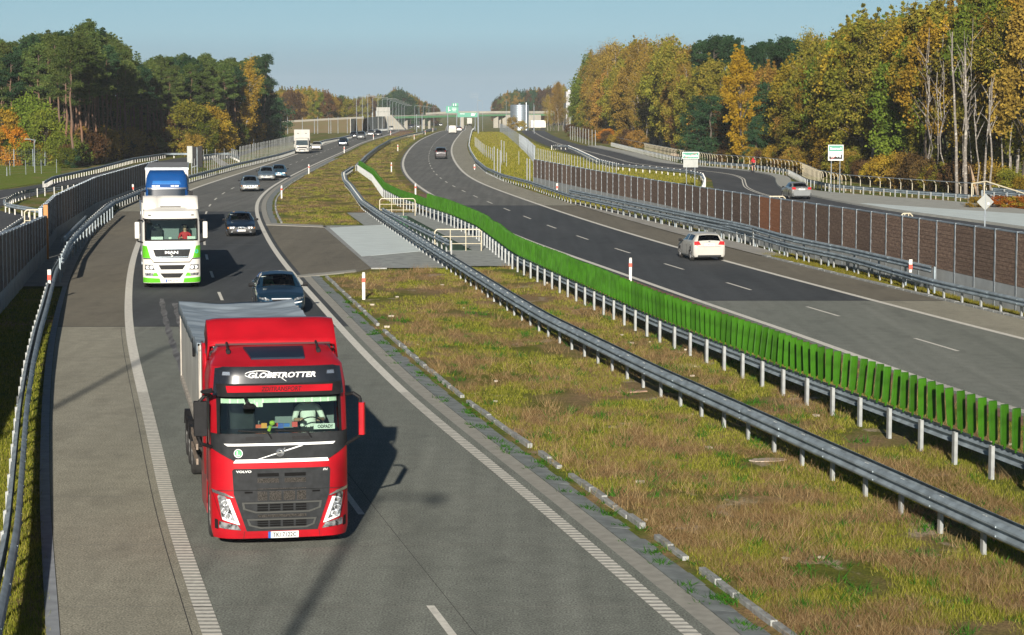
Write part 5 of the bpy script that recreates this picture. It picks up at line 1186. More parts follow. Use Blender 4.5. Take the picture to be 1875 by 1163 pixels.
h=MB(); patch(h,[(-1.11,2.69),(1.11,2.69),(1.11,2.745),(-1.11,2.745)],FM,.1,.02); patch(h,[(-1.11,2.06),(-1.06,2.06),(-1.05,2.74),(-1.11,2.74)],FM,.1,.018); patch(h,[(1.06,2.06),(1.11,2.06),(1.11,2.74),(1.05,2.74)],FM,.1,.018); h.build('windscreen_seal',M_BLACK,LR)
h=MB(); patch(h,[(-1.03,2.60),(1.03,2.60),(1.03,2.68),(-1.03,2.68)],FM,.15,-.06); patch(h,[(-.62,2.53),(-.30,2.53),(-.30,2.61),(-.62,2.61)],FM,.15,-.055); h.build('sun_blind',mat('pale_blind',(.55,.62,.52),.8),LR)
# dark panel above the windscreen with sun visor
h=MB(); patch(h,[(-1.17,2.73),(1.17,2.73),(1.12,3.20),(.98,3.235),(-.98,3.235),(-1.12,3.20)],FM,.1,.03); h.build('header_panel',mat('gloss_black',(.012,.014,.018),.2,coat=.6),LR,smooth=True)
h=MB(); patch(h,[(-.60,3.235),(.60,3.235),(.62,3.27),(-.62,3.27)],FM,.1,.02); h.build('header_lip',M_REDP,LR)
VM=lambda a,b,o:(a,FM(a,b,0)[1]-o-.10-.10*(3.0-b)/.25,b)
h=MB(); patch(h,[(-1.10,2.74),(1.10,2.74),(1.12,2.95),(-1.12,2.95)],VM,.1,.02); h.build('sun_visor',M_BLACK,LR,smooth=True)
h=MB(); patch(h,[(-.93,2.81),(.93,2.81),(.95,2.92),(-.95,2.92)],VM,.1,.03); v_=h.build('visor_stripe',M_REDP,LR)
h=MB(); add_text(h,'ZDITRANSPORT',(0.03,2.862),.72,.075,lambda a,b:VM(a,b,.035),bold=.008,shear=.25); h.build('lettering',M_BLACK,v_,recalc=False)
h=MB(); add_text(h,'GLOBETROTTER',(.06,3.085),1.20,.095,lambda a,b:FM(a,b,.036),bold=.028,shear=.25); 
arc=[]
for i in range(22):
    a=math.pi*(.25+1.05*i/21); arc.append((-.34+.26*math.cos(a),3.10+.062*math.sin(a)))
arc+= [(-.30,3.06),(-.12,3.04),(.03,2.985)]
for i in range(15):
    pass
for (x0,z0),(x1,z1) in zip(arc[:22][:-1],arc[:22][1:]): h.add([FM(x0,z0-.006,.037),FM(x1,z1-.006,.037),FM(x1,z1+.006,.037),FM(x0,z0+.006,.037)],[(0,1,2,3)])
for (x0,z0),(x1,z1) in (((-.20,3.145),(-.05,3.10)),((-.05,3.10),(.05,3.03)),((.05,3.03),(.13,2.975))): h.add([FM(x0,z0-.006,.038),FM(x1,z1-.004,.038),FM(x1,z1+.004,.038),FM(x0,z0+.008,.038)],[(0,1,2,3)])
h.build('lettering',M_SIGNW,LR,recalc=False)
for sx in (-.93,.93):
    h=MB(); patch(h,[(sx-.07,3.09),(sx+.07,3.09),(sx+.06,3.15),(sx-.06,3.15)],FM,.2,.045); h.build('marker_lamp',M_CHROME,LR)
# skylight and roof fittings
RMp=lambda a,b,o:(a,b,float(np.interp(b,[.40,.62,1.05,1.60,2.3],[3.23,3.30,3.40,3.50,3.52]))+o+.0)
h=MB(); patch(h,[(-.46,.72),(.50,.72),(.52,1.36),(-.56,1.36)],RMp,.15,.035); h.build('roof_hatch_glass',M_NAVY,LR,smooth=True)
for sx in (-.85,.78):
    h=MB(); h.tube((sx,1.15,RMp(sx,1.15,.03)[2]),(sx,1.55,RMp(sx,1.55,.06)[2]),.022,8); h.tube((sx,1.05,RMp(sx,1.05,.03)[2]),(sx,1.16,RMp(sx,1.16,.04)[2]),.04,10); h.build('air_horn',M_DGREY,LR,smooth=True)
# roof spoiler
h=MB(); rows=[]
for i in range(21):
    u=-1+2*i/20; x=u*1.16; wing=max(0,(abs(u)-.72)/.28)
    row=[]
    for j in range(9):
        f=j/8; y=1.62+.80*f**.8; z=3.53+.38*math.sin(f*math.pi/2)**.9-.02*(1-f)
        z-= .03*wing**2; y+=.06*wing**2
        row.append((x,y,z))
    if i==0: rows.append([(q[0]-.03,q[1]+.05,q[2]-.26) for q in row])
    rows.append(row)
    if i==20: rows.append([(q[0]+.03,q[1]+.05,q[2]-.26) for q in row])
h.grid(rows); h.build('roof_spoiler',M_REDP,LR,smooth=True,solid=.04,angle=60)
h=MB()
for x in (-.68,.68): h.grid([[(x-.008,1.62+.80*f**.8-.004,3.515+.38*math.sin(f*math.pi/2)**.9-.02*(1-f)+.024),(x+.008,1.62+.80*f**.8-.004,3.515+.38*math.sin(f*math.pi/2)**.9-.02*(1-f)+.024)] for f in [i/8 for i in range(9)]])
h.box((0,1.60,3.515),(2.1,.03,.03)); h.build('spoiler_seam_and_shade',M_SLOTK,LR)  # box is a dark strip standing in for the slit shadow below the spoiler
for sg in (-1,1):
    h=MB(); h.add([(sg*1.12,1.75,3.40),(sg*1.12,2.5,3.70),(sg*1.20,2.65,3.45),(sg*1.22,2.1,3.30),(sg*1.08,1.75,3.40),(sg*1.07,2.5,3.70),(sg*1.15,2.65,3.45),(sg*1.17,2.1,3.30)],[(0,1,2,3),(4,7,6,5),(0,4,5,1),(1,5,6,2),(2,6,7,3),(3,7,4,0)]); h.build('spoiler_wing',M_REDP,LR)
    h=MB(); h.grid([[(sg*1.19,2.28,z),(sg*1.235,2.6,z),(sg*1.235,2.95,z)] for z in (1.0,2.0,3.0,3.45)]); h.build('side_deflector',M_REDP,LR,smooth=True,solid=.03)
    h=MB(); SM=lambda a,b,o:(sg*(1.222+o),a,b)
    patch(h,[(.50,2.10),(1.40,2.02),(1.36,2.68),(.66,2.70)],SM,.5,.006); h.build('side_window',M_NAVY,LR)
    h=MB(); h.box((sg*1.225,1.45,1.75),(.012,.012,1.4)); h.box((sg*1.225,1.25,1.72),(.03,.2,.05)); h.build('door_seam',M_BLACK,LR)
# belt panel below the windscreen
h=MB(); patch(h,[(-.84,1.60),(.86,1.60),(1.215,1.80),(1.215,2.07),(-1.215,2.07),(-1.215,1.80)],FM,.09,.022); h.build('belt_panel',M_DGREY,LR,smooth=True)
h=MB(); patch(h,[(-.94,1.86),(.94,1.86),(.98,1.90),(-1.0,1.90)],FM,.15,.035); patch(h,[(-.84,1.56),(.86,1.56),(.83,1.62),(-.80,1.62)],FM,.15,.035); patch(h,[(-.44,1.615),(-.40,1.615),(.40,1.845),(.34,1.85)],FM,.2,.03); h.build('trim_strip',M_DRL,LR)
for x0,x1 in ((-.62,-.3),(.2,.52)): h=MB(); patch(h,[(x0,1.955),(x1,1.955),(x1,2.02),(x0,2.02)],FM,.2,.03); h.build('wiper_cover',M_BLACK,LR)
h=MB()
for x0,x1 in ((-.16,-.75),(.55,-.1)): h.path([Vector(FM(x0,1.99,.05)),Vector(FM(x0-.06,2.09,.05)),Vector(FM(x1,2.13,.045))],.014,5)
h.build('wiper',M_BLACK,LR)
h=MB(); h.lathe([(.035,0),(.035,.02),(.055,.035),(.075,.02),(.075,0)],(0,0,0),24,'X'); e=h.build('emblem_ring',M_CHROME,LR,smooth=True); e.location=FM(-.01,1.735,.035); e.rotation_euler=(0,0,R(-90))
h=MB(); c=FM(-.01,1.735,.0); h.box((c[0],c[1]-.06,c[2]),(.12,.02,.03)); h.tube((c[0]+.05,c[1]-.045,c[2]+.05),(c[0]+.085,c[1]-.045,c[2]+.085),.012); h.build('emblem',M_CHROME,LR)
h=MB(); cx_,cz_=-.75,1.73; patch(h,[(cx_+.078*math.cos(a),cz_+.078*math.sin(a)) for a in [2*math.pi*i/24 for i in range(24)]],FM,.3,.028); bdg=h.build('round_badge',M_SIGNW,LR)
h=MB(); patch(h,[(cx_+.066*math.cos(a),cz_+.066*math.sin(a)) for a in [2*math.pi*i/24 for i in range(24)]],FM,.3,.031); h.build('badge_disc',mat('badge_green',(.02,.28,.08),.4),bdg)
h=MB(); add_text(h,'L',(cx_,cz_),.055,.085,lambda a,b:FM(a,b,.034),bold=.03); h.build('lettering',M_SIGNW,bdg,recalc=False)
# grille
h=MB(); patch(h,[(-.62,.34),(.64,.34),(.86,1.0),(.88,1.42),(.85,1.45),(-.83,1.45),(-.86,1.42),(-.84,1.0)],FM,.09,.02); gr_=h.build('grille',M_DGREY,LR,smooth=True)
h=MB()
for sg in (-1,1): patch(h,[(sg*1.0-.004,.36),(sg*1.0+.004,.36),(sg*1.21+.0,1.06),(sg*1.21-.01,1.06)],FM,.1,.012)
patch(h,[(-1.2,1.05),(-.86,1.065),(-.86,1.075),(-1.2,1.06)],FM,.1,.012); patch(h,[(.86,1.065),(1.2,1.05),(1.2,1.06),(.86,1.075)],FM,.1,.012)
patch(h,[(-.68,.205),(-.67,.205),(-.65,.34),(-.66,.34)],FM,.1,.008); patch(h,[(.68,.205),(.69,.205),(.67,.34),(.66,.34)],FM,.1,.008)
h.build('panel_gap',M_SLOTK,LR)
M_SLOT=mat('grille_dark',(.006,.006,.006),.6,spec=.05)
M_SLOTB=mat('grille_mesh',(.035,.032,.028),.6,0,.7,60,detail=2,spec=.1)
for x0,x1,z0,z1 in ((-.42,-.04,1.31,1.37),(.06,.44,1.31,1.37),(-.42,-.04,1.20,1.28),(.06,.44,1.20,1.28),(-.42,-.25,.885,1.05),(-.21,.0,.885,1.05),(.04,.24,.885,1.05),(.28,.44,.885,1.05),(-.42,.44,1.085,1.10),(-.42,.44,.585,.635)):
    h=MB(); patch(h,[(x0,z0),(x1,z0),(x1,z1),(x0,z1)],FM,.2,.026); h.build('air_intake',M_SLOT if z0>1.3 else M_SLOTB,gr_)
def framed(poly,inner,bars):
    h=MB(); n=len(poly)
    for i in range(n):
        a,b=poly[i],poly[(i+1)%n]; c,d=inner[(i+1)%n],inner[i]; patch(h,[a,b,c,d],FM,.2,.045)
    h.build('intake_frame',mat('grey_trim',(.06,.062,.058),.6,spec=.15),gr_)
    for x0,x1,z0,z1 in bars: h=MB(); patch(h,[(x0,z0),(x1,z0),(x1,z1),(x0,z1)],FM,.25,.026); h.build('air_intake',M_SLOT,gr_)
framed([(-.46,.665),(.50,.665),(.70,.735),(.72,.86),(-.70,.86),(-.68,.735)],[(-.44,.69),(.48,.69),(.66,.75),(.68,.835),(-.66,.835),(-.64,.75)],[(x,x+.19,z,z+.032) for x in (-.43,-.21,.02,.25) for z in (.70,.745,.79)])
framed([(-.38,.385),(.44,.385),(.58,.44),(.62,.56),(-.62,.56),(-.58,.44)],[(-.36,.41),(.42,.41),(.55,.455),(.58,.535),(-.58,.535),(-.54,.455)],[(x,x+.19,z,z+.03) for x in (-.43,-.21,.02,.25) for z in (.42,.46,.50)])
h=MB(); patch(h,[(-.84,1.068),(.84,1.068),(.84,1.076),(-.84,1.076)],FM,.2,.0225); h.build('bonnet_seam',M_SLOT,LR)
for x in (-.58,.62): h=MB(); patch(h,[(x-.07,1.02),(x+.07,1.02),(x+.07,1.05),(x-.07,1.05)],FM,.2,.03); h.build('towing_eye_slot',M_SLOT,gr_)
h=MB(); add_text(h,'VOLVO',(-.66,1.405),.27,.042,lambda a,b:FM(a,b,.026),bold=.03); h.build('lettering',M_SIGNW,LR,recalc=False)
h=MB(); add_text(h,'FH',(.79,1.41),.085,.04,lambda a,b:FM(a,b,.026),bold=.02,shear=.3); h.build('lettering',M_SIGNW,LR,recalc=False)
for sg in (-1,1):
    pf=(lambda q:q) if sg>0 else (lambda q:[(-a,b) for a,b in q][::-1])
    h=MB(); patch(h,pf([(1.02,.56),(.74,.47),(.92,.90),(1.0,.97),(1.10,.99),(1.12,.96),(1.06,.6)]),FM,.07,.03); hl=h.build('headlight',M_LAMP,LR,smooth=False)
    h=MB(); patch(h,pf([(.74,.46),(.80,.475),(.97,.92),(.91,.92)]),FM,.07,.045); patch(h,pf([(.74,.46),(1.04,.555),(1.05,.60),(.78,.51)]),FM,.07,.045); h.build('running_light',M_DRL,hl)
    for (x,z) in ((1.0,.86),(1.0,.72),(.95,.62)):
        h=MB(); h.lathe([(0,0),(.035,.0),(.055,.02),(.062,.035)],(0,0,0),16,'X'); q=h.build('lens',M_CHROME,hl,smooth=True); q.location=FM(sg*x,z,.03); q.rotation_euler=(0,0,R(-90)); 
    h=MB(); patch(h,pf([(.84,.95),(.88,.95),(1.03,.99),(1.20,1.02),(1.215,1.08),(1.0,1.03)]),FM,.06,.05); h.build('headlight_brow',M_CHROME,LR)
    h=MB(); patch(h,pf([(.72,.36),(1.10,.40),(1.10,.52),(.78,.455)]),FM,.08,.025); h.build('fog_lamp',M_LAMP,LR)
    h=MB(); patch(h,pf([(1.11,.37),(1.17,.38),(1.17,.55),(1.12,.54)]),FM,.08,.02); h.build('lamp_surround',M_BLACK,LR)
h=MB(); patch(h,[(-.24,.205),(.30,.205),(.30,.325),(-.24,.325)],FM,.2,.03); pl=h.build('number_plate',M_SIGNW,LR)
h=MB(); add_text(h,'TKI 7122C',(.05,.265),.42,.085,lambda a,b:FM(a,b,.034),bold=.015); h.build('lettering',M_BLACK,pl,recalc=False)
h=MB(); patch(h,[(-.24,.205),(-.195,.205),(-.195,.325),(-.24,.325)],FM,.2,.033); h.build('blue_band',mat('plate_blue',(.02,.1,.4),.4),pl)
# things on the dash
h=MB(); c=FM(.86,2.15,-.06); h.box((.80,c[1]+.06,2.15),(.38,.02,.10)); bd=h.build('dash_board_sign',M_SIGNW,LR); h=MB(); add_text(h,'ODPADY',(.82,2.15),.28,.065,lambda a,b:(a,c[1]+.045,b),bold=.03); h.build('lettering',M_BLACK,bd,recalc=False)
h=MB(); h.tube((-.18,.42,2.07),(-.15,.40,2.16),.03); h.lathe([(0,-.05),(.04,-.03),(.055,0),(.04,.035),(0,.05)],(-.12,.40,2.21),12); h.build('toy_flower',mat('lime',(.35,.5,.05),.6),LR,smooth=True)
for i,(x,c) in enumerate(((-.35,(.6,.1,.05)),(-.25,(.7,.3,.05)),(-.05,(.5,.05,.05)),(.05,(.05,.1,.4)),(.16,(.05,.15,.5)),(.3,(.65,.08,.08)))): h=MB(); h.box((x,.62,2.13+.01*(i%3)),(.10,.05,.06+.03*(i%2))); h.build('pennant',mat('pennant_%d'%i,c,.7),LR)
h=MB(); h.lathe([(.19,0),(.205,.015),(.22,0),(.205,-.015)],(0,0,0),26); q=h.build('steering_wheel',M_BLACK,LR,smooth=True); q.location=(.60,.72,2.12); q.rotation_euler=(R(-50),0,0)
Mw=Matrix.Translation(LR.location)@Matrix.Rotation(R(10.5),4,'Z')
seated('lorry driver in a white T-shirt behind the wheel of the red lorry',Mw@Vector((.60,1.22,1.86)),R(10.5),SH_WH,M_DGREY,None,armz=-.02,reach=.95)
# mirrors
h=MB(); x=-1.42
h.path([Vector((-1.2,.35,2.72)),Vector((-1.32,.2,2.76)),Vector((-1.45,.18,2.62)),Vector((-1.50,.2,2.2)),Vector((-1.40,.22,1.9)),Vector((-1.2,.35,1.82))],.035,7)
h.box((-1.40,.22,2.35),(.24,.16,.62)); h.build('mirror',M_BLACK,LR,bevel=.03)
h=MB(); h.path([Vector((-1.22,.3,2.75)),Vector((-1.38,-.02,2.86)),Vector((-1.2,-.05,2.9))],.03,6); h.lathe([(0,.05),(.10,.03),(.12,0),(0,-.02)],(-1.28,-.0,2.84),12); h.build('wide_angle_mirror',M_BLACK,LR,smooth=True)
h=MB(); h.path([Vector((1.2,.38,2.70)),Vector((1.32,.25,2.74)),Vector((1.44,.2,2.66)),Vector((1.44,.2,1.98)),Vector((1.2,.38,1.80))],.032,7); mr=h.build('mirror',M_BLACK,LR,smooth=True)
h=MB(); h.grid([[(1.40,.12,z),(1.50,.10,z),(1.53,.2,z),(1.50,.32,z),(1.42,.32,z)] for z in (2.0,2.08,2.5,2.58)],None,True); h.add([(1.40,.12,2.58),(1.50,.10,2.58),(1.53,.2,2.58),(1.50,.32,2.58),(1.42,.32,2.58)],[(0,1,2,3,4)]); h.build('mirror_shell',M_REDP,LR,bevel=.02)
h=MB(); h.path([Vector(FM(-.62,2.74,.05)),Vector(FM(-.60,2.66,.28)),Vector(FM(-.55,2.60,.30))],.03,6); hh=Vector(FM(-.55,2.58,.30)); h.lathe([(0,.06),(.08,.045),(.12,0),(.10,-.03),(0,-.03)],tuple(hh),14); h.build('front_mirror',M_BLACK,LR,smooth=True)
# chassis
for sg in (-1,1):
    truck_wheel(LR,sg*1.05,1.45,sg); truck_wheel(LR,sg*1.0,4.9,sg)
    h=MB(); rows=[[(sg*1.22,1.45+.60*math.cos(a),.52+.60*math.sin(a)),(sg*.80,1.45+.60*math.cos(a),.52+.60*math.sin(a))] for a in [math.pi*i/12 for i in range(13)]]; h.grid(rows); h.build('wheel_arch',M_REDP,LR,smooth=True,solid=.03)
    h=MB(); h.grid([[(sg*1.2,2.1,z),(sg*1.21,3.1,z),(sg*1.2,3.95,z-.05*(z<.5))] for z in (.32,.7,1.02)]); h.build('side_skirt',M_REDD,LR,solid=.03)
h=MB(); h.box((0,3.3,.75),(.9,5.2,.28)); h.box((0,2.9,1.0),(2.1,1.1,.5)); h.build('chassis',M_BLACK,LR)
# trailer
h=MB(); W_=1.25; y0,y1=3.45,12.55; prof=[(-W_,3.30),(-W_,1.75),(-W_+.08,1.48),(-W_+.35,1.36),(W_-.35,1.36),(W_-.08,1.48),(W_,1.75),(W_,3.30)]
rows=[[(a,y,b) for a,b in prof] for y in [y0+(y1-y0)*i/14 for i in range(15)]]; h.grid(rows); h.add(rows[0],[tuple(range(8))]); h.add(rows[-1],[tuple(range(8))[::-1]])
M_TRL=mat('trailer_shell',(.48,.47,.43),.5,.1,.14,1.1,bump=.05,bscale=5)
tr=h.build('trailer_body',M_TRL,LR,smooth=True,angle=25)
h=MB()
for y in (y0+.03,y1-.03):
    for sg in (-1,1): h.box((sg*(W_+.01),y,2.45),(.03,.06,1.7))
for sg in (-1,1): h.box((sg*(W_+.02),(y0+y1)/2,3.24),(.06,y1-y0,.09)); h.box((sg*(W_+.0),(y0+y1)/2,1.62),(.07,y1-y0,.10))
h.build('body_rib',mat('trailer_trim',(.34,.31,.27),.6,0,.2,3),LR)
h=MB(); h.box((0,y0-.02,3.28),(2.5,.06,.10)); h.box((-1.1,y0-.05,2.4),(.08,.05,1.7)); h.box((1.1,y0-.05,2.4),(.08,.05,1.7)); h.build('front_frame',M_TRL,LR)
h=MB(); rows=[]
for i in range(61):
    y=y0-.05+(y1-y0+.1)*i/60; row=[]
    for j in range(25):
        u=-1+2*j/24; x=u*(W_+.045); z=3.34-.10*(1-u*u)+.012*math.sin(y*9+u*2)+.018*noise.noise(Vector((x*1.2,y*1.4,0)))*3-.05*max(0,(i-52)/8)*0
        z+= .05*math.exp(-((y-y1)**2)/.3)
        row.append((x,y,z))
    rows.append([(row[0][0]-.005,y,3.10+.035*abs(math.sin(y*3.1)))]+row+[(row[-1][0]+.005,y,3.10+.035*abs(math.sin(y*3.1)))])
h.grid(rows); h.build('tarpaulin',mat('blue_grey_tarp',(.25,.30,.34),.55,0,.22,1.6,bump=.3,bscale=3.5,stretch=(1,2.2,1)),LR,smooth=True,solid=.01,angle=70)
h=MB(); h.path([Vector((-W_+.25,y0-.06,3.1)),Vector((-W_+.32,y0-.08,2.75)),Vector((-W_+.22,y0-.06,2.5))],.02,5); h.path([Vector((-W_-.04,5.3,3.25)),Vector((-W_-.05,4.9,2.95))],.03,5); h.build('tarp_strap',M_BLACK,LR)
h=MB(); h.box((0,8.6,1.12),(1.0,8.0,.3)); h.box((0,12.4,.75),(2.3,.1,.12)); h.build('trailer_frame',M_BLACK,LR)
for y in (8.6,9.9,11.2):
    for sg in (-1,1): truck_wheel(LR,sg*1.04,y,sg,.5,.36)
for sg in (-1,1):
    for y in (8.6,9.9,11.2):
        h=MB(); h.grid([[(sg*1.24,y+.56*math.cos(a),.5+.56*math.sin(a)),(sg*.85,y+.56*math.cos(a),.5+.56*math.sin(a))] for a in [math.pi*(.1+.8*i/8) for i in range(9)]]); h.build('mudguard',M_BLACK,LR,smooth=True,solid=.02)
    h=MB()
    for z in (.75,1.05): h.box((sg*1.23,6.7,z),(.04,2.4,.12))
    h.build('side_guard',mat('dusty_brown_metal',(.22,.17,.13),.7,0,.2,4),LR)
# ---------------------------------------------------------------- white and green lorry
GRN=paint('lime_green',(.10,.42,.02),.35); WHP=paint('warm_white',(.64,.62,.57),.3,.05)
LM=thing('articulated_lorry','white lorry cab with lime green corners and dark grille in the outer lane','lorry',(-14.55,96.9,0),R(9.5))
rm=interp([(.25,.03),(.45,0),(1.3,.03),(2.1,.08),(2.96,.30),(3.3,.42),(3.38,.75),(3.45,1.1)]); wm_=interp([(.25,1.2),(.5,1.22),(2.9,1.22),(3.3,1.16),(3.45,1.08)])
def FMM(a,b,o): return (a,rm(b)+cf(min(1,abs(a)/wm_(b)))-o,b)
cab_shell(LM,1.22,[1.0,1.3,1.6,1.9,2.11,2.4,2.7,2.97,3.15,3.3,3.38,3.45],rm,wm_,cf,2.3,WHP,cut=(2.11,2.97,1.12)); cab_shell(LM,1.22,[.26,.35,.6,.8,.999],rm,wm_,cf,.8,WHP,name='bumper')
h=MB(); patch(h,[(-1.1,2.115),(1.1,2.115),(1.08,2.965),(-1.08,2.965)],FMM,.15,.012); h.build('windscreen',M_GLASS,LM,smooth=True); interior(LM,2.1,2.95)
h=MB(); 
for q in ([(-1.12,2.06),(1.12,2.06),(1.12,2.12),(-1.12,2.12)],[(-1.12,2.94),(1.12,2.94),(1.12,3.0),(-1.12,3.0)],[(-1.13,2.1),(-1.07,2.1),(-1.06,2.97),(-1.13,2.97)],[(1.07,2.1),(1.13,2.1),(1.13,2.97),(1.06,2.97)]): patch(h,q,FMM,.2,.018)
h.build('windscreen_seal',M_BLACK,LM)
h=MB(); rows=[]
for i in range(17):
    u=-1+2*i/16; s_=1-max(0,(abs(u)-.45)/.55)**2*.0
    d=.16 if abs(u)<.45 else 0
    hp=min(1,max(0,(abs(u)-.35)/.25)); rows.append([(u*1.17,1.35+.65*f-.45*hp*(1-f),3.40+.50*math.sin(f*math.pi/2)+.10*hp*math.sin(math.pi*f)-.03*u*u) for f in (0,.25,.5,.75,1)]+[(u*1.17,2.3,3.3)])
h.grid(rows); h.build('roof_spoiler',WHP,LM,smooth=True,solid=.04,angle=40)
h=MB(); h.box((0,1.34,3.46),(.95,.03,.05)); h.build('spoiler_slot',M_BLACK,LM)
for sg in (-1,1):
    h=MB(); h.grid([[(sg*1.20,2.28,z),(sg*1.24,2.9,z)] for z in (1.0,3.6)]); h.build('side_deflector',WHP,LM,solid=.03)
    pf=(lambda q:q) if sg>0 else (lambda q:[(-a,b) for a,b in q][::-1])
    h=MB(); patch(h,pf([(.90,1.33),(1.22,1.33),(1.22,1.86),(1.04,1.84)]),FMM,.08,.012); h.build('green_corner',GRN,LM)
    h=MB(); patch(h,pf([(.48,.28),(1.21,.28),(1.21,.50),(.52,.46)]),FMM,.08,.016); h.build('green_bumper_corner',GRN,LM)
    h=MB(); patch(h,pf([(.56,.56),(.80,.56),(.76,.70),(.64,.70)]),FMM,.08,.016); h.build('green_lamp_trim',GRN,LM)
    h=MB(); patch(h,pf([(.72,.82),(1.14,.84),(1.14,1.05),(.80,1.06)]),FMM,.08,.02); hl=h.build('headlight',M_LAMP,LM)
    for x in (.86,1.02): h=MB(); h.lathe([(0,0),(.05,0),(.075,.02)],(0,0,0),14,'X'); q=h.build('lens',M_DRL,hl,smooth=True); q.location=FMM(sg*x,.94,.03); q.rotation_euler=(0,0,R(-90))
    h=MB(); patch(h,pf([(.80,.575),(1.12,.58),(1.14,.69),(.78,.69)]),FMM,.08,.018); h.build('fog_lamp',M_LAMP,LM)
    h=MB(); patch(h,pf([(.85,3.13),(.97,3.13),(.97,3.17),(.85,3.17)]),FMM,.1,.03); h.build('marker_lamp',M_DGREY,LM)
    h=MB(); h.path([Vector((sg*1.2,.4,2.92)),Vector((sg*1.38,.25,2.95)),Vector((sg*1.42,.25,2.05)),Vector((sg*1.2,.4,1.98))],.035,6); h.build('mirror',M_BLACK,LM,smooth=True)
    h=MB(); h.box((sg*1.44,.18,2.52),(.20,.16,.72)); h.build('mirror_shell',WHP,LM,bevel=.04)
    h=MB(); SM=lambda a,b,o:(sg*(1.222+o),a,b); patch(h,[(.50,2.15),(1.35,2.1),(1.3,2.85),(.7,2.88)],SM,.5,.006); h.build('side_window',M_NAVY,LM)
h=MB(); h.lathe([(0,.07),(.10,.05),(.14,0),(0,-.04)],(-1.0,.1,2.86),12); h.path([Vector((-1.18,.3,3.0)),Vector((-1.0,.1,2.95))],.04,6); h.build('front_mirror',M_BLACK,LM,smooth=True)
h=MB(); patch(h,[(-.66,1.33),(.70,1.33),(.80,1.70),(-.78,1.70)],FMM,.1,.02); gm=h.build('grille',M_DGREY,LM)
h=MB(); patch(h,[(-.70,1.36),(.74,1.36),(.745,1.385),(-.705,1.385)],FMM,.1,.024); patch(h,[(-.79,1.70),(.81,1.70),(.81,1.74),(-.79,1.74)],FMM,.1,.028); h.build('grille_bar',M_CHROME,LM)
h=MB(); add_text(h,'MAN',(-.0,1.57),.56,.12,lambda a,b:FMM(a,b,.028),bold=.04); h.build('lettering',M_SIGNW,gm,recalc=False)
h=MB()
pts=[(-.03,1.40),(.04,1.40),(.05,1.44),(.0,1.45),(-.04,1.48),(.02,1.49)]
for a,b in zip(pts[:-1],pts[1:]): p0=Vector(FMM(a[0],a[1],.03)); p1=Vector(FMM(b[0],b[1],.03)); h.tube(p0,p1,.012,5)
h.build('emblem',M_SIGNW,gm)
h=MB()
for a,b in (((-1.2,1.30),(-.88,1.30)),((-.88,1.30),(-.76,1.15)),((-.76,1.15),(.76,1.15)),((.76,1.15),(.88,1.30)),((.88,1.30),(1.2,1.30))):
    patch(h,[(a[0],a[1]-.02),(b[0],b[1]-.02),(b[0],b[1]+.02),(a[0],a[1]+.02)],FMM,.1,.014)
h.build('panel_gap',M_BLACK,LM)
for q,n in (([(-.46,.84),(.46,.84),(.58,1.03),(-.56,1.03)],'middle_grille'),([(-.34,.49),(.34,.49),(.50,.68),(-.50,.68)],'lower_grille')): h=MB(); patch(h,q,FMM,.1,.014); h.build(n,M_BLACK,LM)
h=MB(); patch(h,[(-.26,.30),(.30,.30),(.30,.42),(-.26,.42)],FMM,.2,.03); pl=h.build('number_plate',M_SIGNW,LM); h=MB(); add_text(h,'WWL 2377N',(.03,.36),.45,.085,lambda a,b:FMM(a,b,.034),bold=.01); h.build('lettering',M_BLACK,pl,recalc=False)
h=MB(); patch(h,[(-.26,.30),(-.21,.30),(-.21,.42),(-.26,.42)],FMM,.2,.033); h.build('blue_band',MATS['plate_blue'],pl)
h=MB(); patch(h,[(1.06+.075*math.cos(a),1.60+.085*math.sin(a)) for a in [2*math.pi*i/16 for i in range(16)]],FMM,.3,.02); h.build('round_badge',mat('badge_teal',(.05,.5,.4),.4),LM)
h=MB(); h.box((.85,.45,2.17),(.34,.02,.12)); h.box((-.6,.45,2.15),(.5,.02,.14)); h.box((-.05,.45,2.16),(.12,.02,.08)); h.build('dash_board_sign',M_SIGNW,LM)
Mw=Matrix.Translation(LM.location)@Matrix.Rotation(R(9.5),4,'Z')
seated('driver in a red shirt behind the wheel of the white and green lorry',Mw@Vector((.60,1.1,1.80)),R(9.5),SH_RED,M_DGREY,None,reach=.95)
def trailer(t,y0,y1,z0,z1,m,W_=1.25,axles=3,top=None):
    h=MB(); h.box((0,(y0+y1)/2,(z0+z1)/2),(2*W_,y1-y0,z1-z0)); b=h.build('trailer_body',m,t,bevel=.03)
    h=MB()
    for sg in (-1,1):
        h.box((sg*W_,(y0+y1)/2,z1-.05),(.05,y1-y0,.12)); h.box((sg*W_,(y0+y1)/2,z0+.06),(.05,y1-y0,.14))
    h.box((0,y0-.0,z1-.06),(2*W_+.04,.05,.14)); h.build('edge_rail',M_GALV,t)
    if top: h=MB(); h.box((0,(y0+y1)/2,z1+.01),(2*W_-.1,y1-y0-.1,.02)); h.build('roof_sheet',top,t)
    h=MB(); h.box((0,(y0+y1)/2,z0-.2),(1.0,y1-y0-.3,.25)); h.box((0,y1-.05,.7),(2.2,.1,.14)); h.build('chassis',M_BLACK,t)
    for i in range(axles):
        for sg in (-1,1): truck_wheel(t,sg*1.04,y1-1.6-1.31*i,sg)
    for sg in (-1,1):
        h=MB(); 
        for z in (.6,.95): h.box((sg*1.22,(y0+y1)/2-.6,z),(.04,3.2,.12))
        h.build('side_guard',M_GALV,t)
for sg in (-1,1): truck_wheel(LM,sg*1.03,1.45,sg); truck_wheel(LM,sg*1.0,5.0,sg)
h=MB(); h.box((0,3.0,.8),(1.0,5.0,.3)); h.build('tractor_chassis',M_BLACK,LM)
